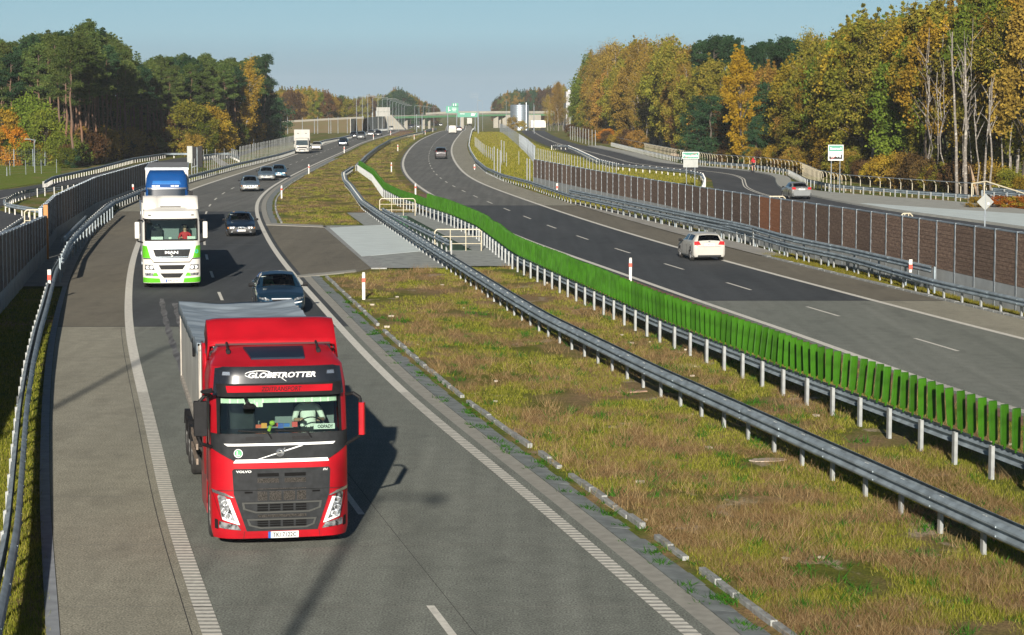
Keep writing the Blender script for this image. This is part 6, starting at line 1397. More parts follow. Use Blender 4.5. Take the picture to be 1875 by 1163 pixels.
trailer(LM,3.9,16.0,1.25,3.15,mat('grey_trailer',(.22,.21,.22),.6,0,.15,1.5))
# ---------------------------------------------------------------- blue lorry behind
BLP=paint('blue',(.006,.055,.20),.25)
LB=thing('articulated_lorry','blue lorry cab with pale box trailer directly behind the white and green lorry','lorry',((305.5-CX)*134/F,134,0),R(8.0))
rb=interp([(.25,.03),(.45,0),(2.1,.08),(2.85,.25),(3.3,.38),(3.8,.7),(3.95,1.2)]); wb=interp([(.25,1.2),(.5,1.24),(2.9,1.24),(3.6,1.18),(3.95,1.0)])
def FB(a,b,o): return (a,rb(b)+cf(min(1,abs(a)/wb(b)))-o,b)
cab_shell(LB,1.24,[1.0,1.5,2.0,2.4,2.85,3.1,3.3,3.5,3.7,3.85,3.95],rb,wb,cf,2.3,BLP); cab_shell(LB,1.24,[.26,.5,.8,.999],rb,wb,cf,.8,BLP,name='bumper')
h=MB(); patch(h,[(-1.1,2.05),(1.1,2.05),(1.08,2.85),(-1.08,2.85)],FB,.15,.012); h.build('windscreen',M_NAVY,LB,smooth=True)
h=MB(); patch(h,[(-1.15,2.87),(1.15,2.87),(1.15,2.97),(-1.15,2.97)],FB,.15,.10); h.build('sun_visor',M_CHROME,LB)
h=MB(); patch(h,[(-.85,3.15),(.85,3.15),(.75,3.36),(-.80,3.36)],FB,.15,.016); h.build('header_sign',paint('blue_bright',(.02,.13,.38),.15),LB)
for x in (-.75,-.5,.35,.6): h=MB(); patch(h,[(x-.1,3.02),(x+.1,3.02),(x+.1,3.10),(x-.1,3.10)],FB,.2,.04); h.build('roof_lamp',M_DRL,LB)
h=MB(); patch(h,[(-.8,.6),(.8,.6),(.85,1.8),(-.85,1.8)],FB,.15,.014); h.build('grille',M_BLACK,LB)
for sg in (-1,1):
    h=MB(); patch(h,[(sg*.95-.15,.7),(sg*.95+.15,.7),(sg*.95+.15,.95),(sg*.95-.15,.95)],FB,.08,.02); h.build('headlight',M_LAMP,LB)
    h=MB(); h.box((sg*1.42,.2,2.35),(.2,.16,.8)); h.tube((sg*1.2,.35,2.8),(sg*1.42,.2,2.75),.03); h.build('mirror',M_BLACK,LB,bevel=.03)
    truck_wheel(LB,sg*1.03,1.45,sg); truck_wheel(LB,sg*1.0,4.6,sg)
h=MB(); h.box((0,3.0,.8),(1.0,5.0,.3)); h.build('tractor_chassis',M_BLACK,LB)
trailer(LB,3.2,16.0,1.2,4.05,WHP,1.275,top=mat('trailer_roof',(.20,.20,.20),.7,0,.2,1))
# ---------------------------------------------------------------- rigid white box lorry far
def box_lorry(label,px,py,rz,H=3.5,L_=8.0,rear=False,s=1.0):
    p=P(px,py); t=thing('box_lorry',label,'lorry',(p.x,p.y,tz(p.y)),R(rz)); t.scale=(s,s,s)
    r2=interp([(.3,0),(1.3,.05),(1.9,.35),(2.35,.55),(2.4,.9)]); w2=interp([(.3,1.05),(2.4,1.0)]); c2=lambda u:.2*abs(u)**8
    F2=lambda a,b,o:(a,r2(b)+c2(min(1,abs(a)/w2(b)))-o,b)
    if not rear:
        cab_shell(t,1.05,[.35,.6,.9,1.25,1.6,1.9,2.3,2.4],r2,w2,c2,1.7,C_WHT)
        h=MB(); patch(h,[(-.92,1.30),(.92,1.30),(.86,2.05),(-.86,2.05)],F2,.2,.012); h.build('windscreen',M_DGLASS2,t)
        h=MB(); patch(h,[(-.7,.85),(.7,.85),(.75,1.05),(-.75,1.05)],F2,.2,.012); patch(h,[(-.5,.5),(.5,.5),(.55,.66),(-.55,.66)],F2,.2,.012); h.build('grille',M_BLACK,t)
        h=MB(); patch(h,[(-.26,.40),(.26,.40),(.26,.50),(-.26,.50)],F2,.2,.02); h.build('number_plate',M_SIGNW,t)
        for sg in (-1,1):
            h=MB(); patch(h,[(sg*.82-.14,.62),(sg*.82+.14,.62),(sg*.82+.14,.82),(sg*.82-.14,.82)],F2,.1,.02); h.build('headlight',M_LAMP,t)
            h=MB(); h.box((sg*1.2,.3,1.75),(.16,.12,.5)); h.tube((sg*1.0,.4,1.9),(sg*1.2,.3,1.9),.03); h.build('mirror',M_BLACK,t)
            h=MB(); patch(h,[(sg*.6-.15,H-.62),(sg*.6+.15,H-.62),(sg*.6+.15,H-.55),(sg*.6-.15,H-.55)],lambda a,b,o:(a,1.83-o,b),.2,.02); h.build('marker_lamp',M_BLACK,t)
    h=MB(); h.box((0,1.85+(L_-1.85)/2,(.95+H)/2),(2.4,L_-1.85,H-.95)); h.build('box_body',C_WHT,t,bevel=.04)
    if rear:
        h=MB(); h.box((0,L_*0-.0+1.85-.01,2.2),(.03,.02,H-1.1)); h.build('door_seam',M_DGREY,t)
        for sg in (-1,1): h=MB(); h.box((sg*.95,1.84,.85),(.3,.04,.12)); h.build('tail_light',M_TAIL,t)
    h=MB(); h.box((0,L_/2+.5,.75),(.9,L_-1,.3)); h.build('chassis',M_BLACK,t)
    for y in (1.1 if not rear else 2.8,L_-1.8):
        for sg in (-1,1): truck_wheel(t,sg*.95,y,sg,.42,.28)
    return t
M_DGLASS2=mat('dark_screen',(.05,.07,.08),.12,.2,.3,3,coat=1)
box_lorry('white box lorry coming alone in the outer lane of the left carriageway',554,281,5,3.65,8,s=1.04)
box_lorry('white lorry seen from behind farthest along the right carriageway',860,231,1,4.0,9,rear=True)
# ================================================================== CYCLIST
Y=263; bx=(1379-CX)*Y/F; rzb=R(4)
bk=thing('racing_bicycle','thin racing bicycle under the cyclist on the service road','bicycle',(bx,Y,0),rzb)
for y in (-.52,.50):
    h=MB(); h.lathe([(.325,-.012),(.34,0),(.325,.012),(.31,0)],(0,0,0),28,'X'); o=h.build('wheel',M_RUB,bk,smooth=True); o.location=(0,y,.34)
    h=MB()
    for i in range(12): a=math.pi*i/6; h.tube((0,0,0),(0,math.cos(a)*.31,math.sin(a)*.31),.003,3)
    h.build('spokes',M_GALV,o)
h=MB(); A_={'bb':(0,.06,.28),'seat':(0,-.12,.80),'head':(0,.40,.78),'hd':(0,.43,.62),'rw':(0,-.52,.34),'fw':(0,.50,.34)}
for a,b in (('bb','seat'),('seat','head'),('bb','hd'),('head','hd'),('rw','bb'),('rw','seat'),('hd','fw')): h.tube(A_[a],A_[b],.018,6)
h.build('frame',M_BLACK,bk); h=MB(); h.box((0,-.16,.97),(.14,.26,.05)); h.tube(A_['seat'],(0,-.14,.95),.014); h.build('saddle',M_BLACK,bk,bevel=.02)
h=MB(); h.tube((0,.40,.78),(0,.44,.92),.015); h.path([Vector((-.21,.60,.80)),Vector((-.21,.58,.93)),Vector((-.2,.46,.93)),Vector((.2,.46,.93)),Vector((.21,.58,.93)),Vector((.21,.60,.80))],.014,6); h.build('handlebar',M_BLACK,bk)
J={'pelvis':((0,-.14,1.08),(.14,.12)),'belly':((0,-.0,1.20),(.125,.11)),'chest':((0,.17,1.33),(.155,.12)),'neck0':((0,.29,1.41),(.07,.07)),'neck':((0,.35,1.44),(.055,.055)),'head':((0,.42,1.48),(.08,.09)),'crown':((0,.44,1.54),(.07,.08))}
E=[('pelvis','belly'),('belly','chest'),('chest','neck0'),('neck0','neck'),('neck','head'),('head','crown')]
for s,n,kz in ((-1,'l',0),(1,'r',1)):
    J.update({'sh'+n:((.18*s,.24,1.38),.065),'el'+n:((.24*s,.38,1.17),.045),'wr'+n:((.20*s,.50,1.0),.028),'ha'+n:((.20*s,.54,.965),.036),'hip'+n:((.10*s,-.10,1.04),.095),'kn'+n:((.11*s,.26,.86 if kz else .70),.062),'an'+n:((.10*s,.06,.46 if kz else .22),.036),'to'+n:((.10*s,.20,.42 if kz else .16),.035)})
    E+=[('neck0','sh'+n),('sh'+n,'el'+n),('el'+n,'wr'+n),('wr'+n,'ha'+n),('pelvis','hip'+n),('hip'+n,'kn'+n),('kn'+n,'an'+n),('an'+n,'to'+n)]
    for q in range(4): J['f%s%d'%(n,q)]=((.20*s+(q-1.5)*.018,.585,.95),.009); E.append(('ha'+n,'f%s%d'%(n,q)))
    J['t'+n]=((.20*s-.04*s,.55,.94),.01); E.append(('ha'+n,'t'+n))
def mf(c):
    if c.y>.36 and c.z>1.42: return 0
    if abs(c.x)>.12 and c.y>.34: return 0
    if c.z>1.13: return 1
    if c.z>.80: return 2
    return 0
cy=figure('person',J,E,[M_SKIN,SH_RED,SH_BLK],mf); cy.location=(bx,Y,0); cy.rotation_euler=(0,0,rzb); tag(cy,'cyclist in red jersey and black shorts riding away on the service road','person')
h=MB(); h.lathe([(0,.06),(.06,.05),(.105,0),(.11,-.04),(.09,-.05)],(0,.44,1.57),14); h.build('helmet',SH_RED,cy,smooth=True,solid=.01)
# ================================================================== TREES
rng=np.random.RandomState(11)
def leaf_mesh(name,centers,radii,counts,size,flat=1.0,droop=0.0,aspect=0.6,shade=0.35):
    P_=[];T_=[]
    for c,r,n in zip(centers,radii,counts):
        d=rng.normal(size=(n,3)); rad=np.full(n,.55)
        p=d*rad[:,None]*np.array([r,r,r*flat]); 
        if droop: p[:,2]-=droop*np.abs(rng.normal(size=n))*r
        P_.append(p+np.array(c)); t0=rng.uniform(0,1); T_.append(np.clip(t0*shade+rng.uniform(0,1,n)*(1-shade),0,1))
    P_=np.concatenate(P_); T_=np.concatenate(T_); n=len(P_)
    a=rng.normal(size=(n,3)); a/=np.linalg.norm(a,axis=1)[:,None]; b=np.cross(a,rng.normal(size=(n,3))); b/=np.linalg.norm(b,axis=1)[:,None]
    s=size*rng.uniform(.6,1.3,n)[:,None]; a=a*s; b=b*s*aspect
    V=np.stack([P_-a,P_+b,P_+a,P_-b],1).reshape(-1,3)
    me=bpy.data.meshes.new(name); me.vertices.add(4*n); me.vertices.foreach_set('co',V.ravel()); me.loops.add(4*n); me.loops.foreach_set('vertex_index',np.arange(4*n)); me.polygons.add(n); me.polygons.foreach_set('loop_start',np.arange(0,4*n,4)); me.update(calc_edges=True)
    at=me.attributes.new('tint','FLOAT','FACE'); at.data.foreach_set('value',T_.astype(np.float32)); me.materials.append(None); return me
def limb(mb,pts,r0,r1,n=6):
    m=len(pts)
    for i in range(m-1):
        a=r0+(r1-r0)*i/(m-1); b=r0+(r1-r0)*(i+1)/(m-1); mb.tube(pts[i],pts[i+1],a,n,b,caps=False)
def bent(p0,p1,w,n=5):
    p0=Vector(p0);p1=Vector(p1); return [p0.lerp(p1,i/n)+(Vector(rng.normal(size=3))*w*(0<i<n)) for i in range(n+1)]
def meshof(mb,name):
    o=mb.build(name,M_BLACK,None,smooth=True); me=o.data; bpy.data.objects.remove(o); me.materials.clear(); me.materials.append(None); return me
def proto(kind):
    tr=MB(); C_=[];Rr=[];N_=[]
    u=lambda a,b: float(rng.uniform(a,b))
    if kind=='pine':
        H=16.5; top=(u(-.5,.5),u(-.5,.5),H); sp=bent((0,0,-.3),top,.12,7); limb(tr,sp,.19,.05)
        z0=u(.50,.62)
        for i in range(20):
            f=z0+(1-z0)*(i/19)**.9; zc=f*H; a=u(0,6.28); L_=(2.1*math.sqrt(max(.05,1-((f-z0)/(1.02-z0))**1.6)))*u(.5,1.15)+.2
            base=Vector((top[0]*f,top[1]*f,zc)); tip=base+Vector((math.cos(a)*L_,math.sin(a)*L_,u(.1,.8))); limb(tr,[base,base.lerp(tip,.5)+Vector((0,0,.1)),tip],.05,.02,4)
            for q in (1.0,.6): C_.append(base.lerp(tip,q)+Vector((0,0,.15))); Rr.append(u(.42,.75)); N_.append(140)
        C_.append(Vector(top)); Rr.append(.6); N_.append(150)
        for q in range(9):
            a=u(0,6.28); rr=u(.2,1.9); b_=Vector((top[0]+math.cos(a)*rr,top[1]+math.sin(a)*rr,H-.55*rr))
            for k in range(4): C_.append(b_+Vector((0,0,.42*k))); Rr.append(.40-.085*k); N_.append(42)
        for i in range(7):
            f=u(.2,z0); a=u(0,6.28); b_=Vector((top[0]*f,top[1]*f,f*H)); limb(tr,[b_,b_+Vector((math.cos(a)*u(.6,1.8),math.sin(a)*u(.6,1.8),u(-.2,.5)))],.03,.01,4)
        return meshof(tr,'trunk'),leaf_mesh('crown',C_,Rr,[int(q*1.35) for q in N_],.15,.5,aspect=.35)
    if kind=='birch':
        H=15.5; top=(u(-.8,.8),u(-.8,.8),H); sp=bent((0,0,-.3),top,.15,8); limb(tr,sp,.15,.03)
        for i in range(34):
            f=.28+.72*(i/33); a=u(0,6.28); L_=(.6+2.4*math.sin(math.pi*min(1,(f-.12)/.95))**1.0)*u(.5,1.1); j=min(7,int(f*8)); base=sp[j].lerp(sp[j+1],f*8-j) if j<8 else sp[-1]
            tip=base+Vector((math.cos(a)*L_*.8,math.sin(a)*L_*.8,L_*u(.4,1.0))); limb(tr,[base,base.lerp(tip,.5)+Vector((0,0,.15)),tip],.05,.012,4)
            for q in (1.0,.7,.4): C_.append(base.lerp(tip,q)-Vector((0,0,u(0,.5)))); Rr.append(u(.45,.85)); N_.append(46)
        return meshof(tr,'trunk'),leaf_mesh('crown',C_,Rr,[int(q*1.5) for q in N_],.105,1.15,.35,aspect=.7)
    if kind in('broad','bush','poplar','thicket','high'):
        H,W_,zb,n,nl,sz={'broad':(13,3.1,.12,60,165,.15),'high':(14.5,2.9,.36,46,165,.15),'bush':(3.6,1.9,.05,30,150,.10),'poplar':(15,2.3,.08,70,165,.15),'thicket':(7,3.2,.02,46,165,.135)}[kind]
        if kind!='bush':
            sp=bent((0,0,-.3),(u(-.5,.5),u(-.5,.5),H*.85),.15,6); limb(tr,sp,.20 if kind!='thicket' else .1,.04)
        for i in range(n):
            f=zb+(1-zb)*u(0,1)**.85; a=u(0,6.28)
            prof=math.sin(math.pi*min(.985,max(.04,(f*.93+.03))))**.65 if kind!='poplar' else math.sin(math.pi*min(.98,max(.05,f**1.15)))**.8
            rr=W_*prof*(u(.25,1)**.45)*u(.85,1.12); c=Vector((math.cos(a)*rr,math.sin(a)*rr,f*H)); C_.append(c); Rr.append(u(.42,.95)*(W_/3.2)**.6); N_.append(nl)
            if kind in('broad','poplar','high') and i%4==0:
                for q in (1,2,3): C_.append(c+Vector((u(-.2,.2),u(-.2,.2),.55*q))); Rr.append(.42-.09*q); N_.append(34)
            if i%3==0: limb(tr,[Vector((0,0,max(.1,f*H*.65))),Vector((c.x*.5,c.y*.5,f*H*.85)),c],.06 if kind!='bush' else .02,.015,4)
        return meshof(tr,'trunk'),leaf_mesh('crown',C_,Rr,N_,sz,.85,aspect=.65)
    if kind=='spruce':
        H=9; limb(tr,[(0,0,-.3),(0,0,H)],.14,.03)
        for i in range(20):
            f=.04+.95*i/19; L_=2.4*(1-f)+.12
            for q in range(7):
                a=u(0,6.28); b=Vector((0,0,f*H)); tip=b+Vector((math.cos(a)*L_,math.sin(a)*L_,-.25*L_)); limb(tr,[b,tip],.03,.01,3)
                for k in (.45,.8,1.0): C_.append(b.lerp(tip,k)); Rr.append(.34*(1-f*.4)); N_.append(22)
        return meshof(tr,'trunk'),leaf_mesh('crown',C_,Rr,N_,.14,.4,aspect=.3)
    if kind=='lowpine':
        H=12.5; limb(tr,bent((0,0,-.3),(0,0,H*.95),.1,6),.2,.04)
        for i in range(85):
            f=.03+.95*u(0,1); a=u(0,6.28); rr=3.0*(1-f**1.7)**.75*u(.45,1.08)+.2; c=Vector((math.cos(a)*rr,math.sin(a)*rr,f*H)); C_.append(c); Rr.append(u(.45,.85)); N_.append(120)
            if i%3==0: limb(tr,[(0,0,f*H-.3),c],.05,.015,4)
        return meshof(tr,'trunk'),leaf_mesh('crown',C_,Rr,N_,.16,.6,aspect=.35)
PR={k:[proto(k) for _ in range(n)] for k,n in (('pine',3),('birch',3),('broad',4),('high',3),('poplar',1),('bush',2),('spruce',1),('lowpine',2),('thicket',2))}
LV={'pine':leaf('pine',[(.026,.048,.015),(.055,.088,.024),(.10,.135,.036),(.14,.165,.045)],.25),
 'dpine':leaf('dark_pine',[(.014,.036,.018),(.026,.060,.026),(.050,.088,.035)],.15),
 'bluepine':leaf('blue_spruce',[(.015,.04,.03),(.03,.065,.045),(.05,.09,.06)],.12),
 'olive':leaf('olive',[(.065,.072,.011),(.145,.145,.020),(.23,.205,.03),(.29,.22,.036)]),
 'gold':leaf('gold',[(.11,.085,.014),(.23,.165,.020),(.35,.235,.027),(.43,.28,.032)]),
 'yellow':leaf('yellow',[(.26,.15,.016),(.42,.255,.02),(.52,.34,.035)]),
 'rust':leaf('rust',[(.11,.070,.018),(.21,.13,.028),(.31,.19,.038),(.25,.18,.035)]),
 'orange':leaf('orange',[(.20,.07,.012),(.42,.15,.018),(.55,.22,.02)]),
 'green':leaf('green',[(.05,.080,.012),(.11,.15,.02),(.18,.21,.03)]),
 'brown':leaf('brown',[(.05,.032,.016),(.10,.060,.025),(.15,.085,.03)]),
 'birch':leaf('birch',[(.13,.095,.02),(.24,.165,.032),(.33,.22,.042),(.21,.17,.035)],.35)}
M_BARK={'pine':mat('pine_bark',(.17,.085,.045),.9,0,0,1.2,c2=(.10,.075,.06),stretch=(1,1,.25)),'birch':mat('birch_bark',(.36,.335,.29),.8,0,0,3,c2=(.16,.14,.12),stretch=(1,1,2.0),lo=.36,hi=.46),'dark':mat('dark_bark',(.075,.06,.045),.9,0,.3,3)}
NT=[0]
def tree(kind,lf,x,y,s,label,group,bark='dark',sz=None,cat='tree'):
    v=PR[kind][NT[0]%len(PR[kind])]; NT[0]+=1
    nm={'pine':'pine_tree','birch':'birch_tree','broad':'broadleaf_tree','high':'broadleaf_tree','poplar':'poplar_tree','bush':'bush','spruce':'spruce_tree','lowpine':'pine_tree','thicket':'young_tree'}[kind]
    t=bpy.data.objects.new(nm,None); col.objects.link(t); t.location=(x,y,tz(y)-.05); t.rotation_euler=(random.uniform(-.03,.03),random.uniform(-.03,.03),random.uniform(0,6.28)); sx=s*random.uniform(.9,1.12); t.scale=(sx,sx,(sz or s)*random.uniform(.95,1.05)); tag(t,label,cat,group)
    for n_,me,m in (('trunk',v[0],M_BARK[bark]),('crown',v[1],LV[lf])):
        if n_=='trunk' and len(me.vertices)==0: continue
        o=bpy.data.objects.new(n_,me); col.objects.link(o); o.parent=t; o.material_slots[0].link='OBJECT'; o.material_slots[0].material=m
    return t
def topscale(px,py_top,Y,H): return (CH-(py_top-HZ)*Y/F-tz(Y))/H
# ---- left forest: skyline traced from the photograph
SKL=interp([(-40,95),(0,92),(25,84),(45,88),(70,72),(120,64),(180,66),(215,78),(235,98),(258,128),(280,118),(320,110),(400,112),(440,116),(475,112),(495,130),(500,150)])
FL=interp([(-40,299),(0,299),(105,300),(125,307),(180,299),(245,287),(330,281),(400,278),(470,266),(500,258)]) # base of the front row in the picture
for row,(dy,fr) in enumerate(((0,1.0),(7,.97),(15,.95),(24,.97),(36,1.02),(50,1.05))):
    px=-30+random.uniform(0,8)
    while px<(488 if row<3 else 478):
        Y=P(px,FL(px)).y+dy+random.uniform(-2.5,2.5); x=(px-CX)*Y/F; sk=SKL(px)+abs(random.gauss(0,15))-1+(10 if row<2 else 0)
        s=topscale(px,sk,Y,16.5)
        tree('pine','pine' if random.random()<.8 else 'dpine',x,Y,max(.75,min(1.05,s)),'tall pine with bare reddish trunk in the forest on the left','pines of the left forest','pine',sz=s)
        px+=random.uniform(10,17)*1.2*(1+row*.07)
# understory of the left forest
for px,col_,s in [(-5,'green',1.6),(12,'gold',1.5),(28,'orange',1.1),(48,'green',1.6),(66,'green',1.8),(85,'green',1.5),(100,'gold',1.2)]:
    Y=P(px,FL(px)).y-6+random.uniform(-2,2); tree('thicket',col_,(px-CX)*Y/F,Y,s*.66,'low leafy tree in autumn green and gold behind the left lamp','young trees before the left forest')
Y=P(62,290).y-8; tree('bush','orange',(52-CX)*Y/F,Y,1.5,'bright orange bush at the forest foot beside the left lamp',None,cat='bush')
px=105
while px<500:
    Y=P(px,FL(px)).y+random.uniform(-3,6); tree('bush',random.choice(['brown','brown','rust','green','gold','dpine']),(px-CX)*Y/F,Y,random.uniform(.6,1.15),'dark tangled undergrowth bush at the foot of the left forest','undergrowth of the left forest',cat='bush'); px+=random.uniform(4,8)
px=110
while px<330:
    Y=P(px,FL(px)).y+random.uniform(7,14); tree('thicket',random.choice(['brown','brown','rust','dpine','olive']),(px-CX)*Y/F,Y,random.uniform(.38,.66),'dark young tree among the undergrowth of the left forest','young trees in the left undergrowth'); px+=random.uniform(8,14)
px=-20
while px<500:
    Y=P(px,FL(px)).y+42+random.uniform(-5,5); tree('thicket',random.choice(['brown','dpine','brown','green']),(px-CX)*Y/F,Y,random.uniform(1.0,1.5),'shaded young tree deep inside the left forest','young trees inside the left forest'); px+=random.uniform(9,14)
for px,py,s,lf_ in ((352,285,1.15,'olive'),(388,283,1.05,'gold'),(330,284,.9,'brown'),(410,280,.75,'gold'),(370,285,.7,'green')):
    Y=P(px,py).y; tree('thicket',lf_,(px-CX)*Y/F,Y,s,'golden leaved oak crown leaning out of the left forest above the grey box signs','golden oaks of the left forest')
Y=P(350,285).y-3; tree('bush','rust',(352-CX)*Y/F,Y,.9,'rust brown bush just above the grey box signs',None,cat='bush')
Y=P(455,272).y; tree('birch','gold',(452-CX)*Y/F,Y,topscale(452,112,Y,15.5),'golden birch near the right end of the left forest',None,'birch')
Y=P(482,264).y; tree('pine','dpine',(484-CX)*Y/F,Y,1.0,'tall dark pine standing last at the right end of the left forest',None,'dark',sz=topscale(484,106,Y,16.5))
for px,py,s,l in ((462,268,.85,'rust coloured oak at the forest end below the last pine'),(497,262,1.05,'dark evergreen clump closing the end of the left forest')):
    Y=P(px,py).y; tree('thicket' if px<480 else 'lowpine','rust' if px<480 else 'dpine',(px-CX)*Y/F,Y,s if px<480 else .9,l,None)
Y=P(478,264).y; tree('lowpine','dpine',(476-CX)*Y/F,Y+6,1.0,'dark evergreen in shade under the last tall pine',None)
# ---- far trees left of the bridge
SKF=interp([(495,172),(520,168),(560,166),(590,168),(605,172),(640,182),(670,180),(700,176),(720,168),(745,170),(765,182),(800,193)])
for row in range(3):
    px=497
    while px<800:
        Y=(700 if px<640 else 1120)+row*25+random.uniform(-10,10)
        s=topscale(px,SKF(px)+random.uniform(0,5),Y,13)
        lf_=random.choice(['rust','rust','brown','olive','green']) if px<605 else random.choice(['pine','dpine','olive','rust','brown'])
        tree('broad',lf_,(px-CX)*Y/F,Y,max(.8,s),'distant autumn tree beyond the brown embankment' if px<640 else 'distant tree behind the row of far street lamps','far trees beyond the embankment' if px<640 else 'far trees behind the lamps',sz=s); px+=random.uniform(7,12)*(1 if px<640 else .8)
for px,t_,w_ in ((720,170,1.2),(732,168,1.3),(742,170,1.3),(752,178,1.1),(760,186,1)):
    Y=1100; s=topscale(px,t_,Y,13); tree('broad','dpine',(px-CX)*Y/F,Y,s*1.0,'dark rounded crown rising highest behind the far street lamps','dark crowns behind the lamps',sz=s)
# ---- far trees right of the bridge
SKR=interp([(908,184),(925,174),(945,168),(970,168),(1000,164),(1030,160),(1045,170)])
for row in range(3):
    px=910
    while px<1040:
        Y=1150+row*25; s=topscale(px,SKR(px)+random.uniform(0,5),Y,13); tree('broad',random.choice(['dpine','brown','rust','pine']) if px<980 else random.choice(['rust','olive','brown']),(px-CX)*Y/F,Y,max(.6,s),'distant tree behind the silver tank','far trees behind the tank',sz=s); px+=random.uniform(6,9)
for px,t_,Y in ((1003,178,760),(1014,160,740),(1022,156,720),(1031,165,730),(1040,196,700),(1008,192,730)):
    tree('birch','birch',(px-CX)*Y/F,Y,topscale(px,t_,Y,15.5),'thin golden birch in front of the grey warehouse','birches before the warehouse','birch')
Y=820; tree('bush','rust',(940-CX)*Y/F,Y,1.35,'round russet tree in front of the silver tank',None,cat='bush'); tree('bush','gold',(957-CX)*Y/F,Y-5,.9,'thin pale shrub in front of the silver tank',None,cat='bush')
# ---- right forest
SKY_R=interp([(1055,172),(1075,128),(1095,98),(1130,92),(1165,94),(1215,80),(1250,92),(1262,84),(1300,80),(1345,82),(1400,84),(1450,84),(1475,92),(1500,66),(1540,72),(1580,48),(1620,58),(1660,48),(1700,18),(1730,30),(1760,6),(1800,4),(1830,10),(1860,0),(1900,-8)])
FR=interp([(1055,246),(1100,258),(1150,263),(1200,272),(1300,291),(1380,302),(1500,318),(1560,326),(1640,338),(1700,345),(1800,355),(1900,366)])
def species(px,row):
    r=random.random()
    if px<1085: return ('broad','olive') if row==0 else ('broad','green')
    if px<1275: return ('birch','birch') if r<.62 else (('broad','rust') if r<.8 else ('broad','olive'))
    if px<1480: return ('pine','dpine') if row>=3 else (('broad','rust') if r<.4 else ('broad','gold') if r<.6 else ('broad','olive'))
    if px<1700: return ('broad','olive') if r<.36 else (('broad','gold') if r<.50 else ('broad','green') if r<.62 else ('birch','gold') if r<.80 else ('birch','olive'))
    return ('broad','olive') if r<.30 else (('broad','gold') if r<.40 else ('broad','green') if r<.55 else ('birch','gold') if r<.75 else ('birch','olive') if r<.92 else ('broad','rust'))
LAB={('birch','olive'):'birch with yellow green leaves in the right forest',('birch','birch'):'slender birch with pale trunk and thin brownish leaves in the right forest',('birch','gold'):'birch with golden leaves among the olive trees of the right forest',('birch','rust'):'birch with rusty leaves in the near part of the right forest',('broad','rust'):'rust brown leafy tree in the right forest',('broad','olive'):'olive green leafy tree in the right forest',('broad','gold'):'golden leafy tree in the right forest',('broad','green'):'fresh green leafy tree in the right forest',('pine','dpine'):'dark pine standing behind the autumn trees of the right forest'}
LK=lambda k:'broad' if k=='high' else k
HH={'birch':15.5,'broad':13,'pine':16.5,'high':14.5}
for row,dy in enumerate((2,9,17,27,40)):
    px=1058+random.uniform(0,6)
    while px<1895:
        Y=P(px,FR(px)).y+dy*(1 if px>1150 else 2)+random.uniform(-2.5,2.5)
        k_,lf_=species(px,row)
        if 1264<px<1446 and row<2: px+=6; continue
        if 1172<px<1242 and row<2: px+=8; continue
        if px>1600 and k_=='broad' and random.random()<.75: k_='high'
        if 1700<px<1850 and row==0: Y+=9
        if 1612<px<1645 and row<2: px+=6; continue
        sk=SKY_R(px)-4+abs(random.gauss(0,13))+(38 if row==0 else 18 if row==1 else 0)*(1 if random.random()<.8 else 0)+(42 if 1264<px<1480 and k_!='pine' else 0)
        s=topscale(px,sk,Y,HH[k_]); tree(k_,lf_,(px-CX)*Y/F,Y,max(.72,min(1.3,s)),LAB[(LK(k_),lf_)],LAB[(LK(k_),lf_)].split(' in ')[0].split(' among ')[0].split(' standing ')[0]+' group','birch' if k_=='birch' else 'dark',sz=s)
        px+=random.uniform(11,19)*(F/Y)/14*(1+.10*row)*1.0
def one(kind,lf_,px,pb,pt,H,wd,label,group=None,bark='dark',cat='tree'):
    Y=P(px,pb).y; s=topscale(px,pt,Y,H); tree(kind,lf_,(px-CX)*Y/F,Y,wd,label,group,bark,sz=s,cat=cat)
one('poplar','yellow',1357,304,94,15,.98,'tall bright yellow tree glowing between two dark pines')
one('lowpine','dpine',1300,297,168,12.5,1.15,'broad dark pine left of the bright yellow tree')
one('lowpine','dpine',1275,293,180,12.5,.95,'smaller dark pine nestled at the left edge of the broad dark pine')
one('lowpine','dpine',1402,304,150,12.5,1.15,'dark pine standing right of the bright yellow tree')
one('lowpine','dpine',1383,305,215,12.5,.55,'low dark pine at the foot of the bright yellow tree')
for px in range(1262,1452,13): Y=P(px,FR(px)).y+13+random.uniform(-3,3); tree('thicket',random.choice(['brown','rust','olive','dpine']),(px-CX)*Y/F,Y,random.uniform(.9,1.3),'shaded young tree filling the gaps behind the bright yellow tree','young trees behind the bright yellow tree')
one('lowpine','dpine',1432,307,185,12.5,.9,'dark pine bordering the olive trees right of the yellow tree')
one('spruce','bluepine',1158,257,213,9,.75,'small conical spruce left of the cream house')
one('pine','pine',1222,268,218,16.5,.42,'small pine with spreading branches in front of the cream house')
one('lowpine','dpine',1068,247,165,12.5,1.0,'dark evergreen at the far left end of the right forest')
one('lowpine','dpine',1082,250,196,12.5,.9,'shaded evergreen next to the far left end of the right forest')
one('thicket','orange',1400,303,232,7,.8,'orange sapling at the foot of the dark pine')
one('thicket','orange',1112,262,236,7,.6,'orange sapling beside the scrubland fence')
one('broad','gold',1520,324,215,13,.85,'rounded golden tree right behind the silhouette sign')
one('broad','olive',1455,313,200,13,.8,'rounded olive tree left of the silhouette sign')
one('broad','olive',1480,316,190,13,.85,'rounded olive tree just left of the silhouette sign',None)
one('bush','gold',1612,330,295,3.6,1.3,'golden bush behind the end of the curved railing',None,cat='bush')
one('bush','green',1812,352,318,3.6,1.2,'fresh green bush below the birch trunks at the right',None,cat='bush')
for px in (1835,1850,1870,1790): one('bush',random.choice(['orange','gold']),px,382,360,3.6,.5,'small orange shrub seen under the bridge rail at the right','orange shrubs under the bridge rail',cat='bush')
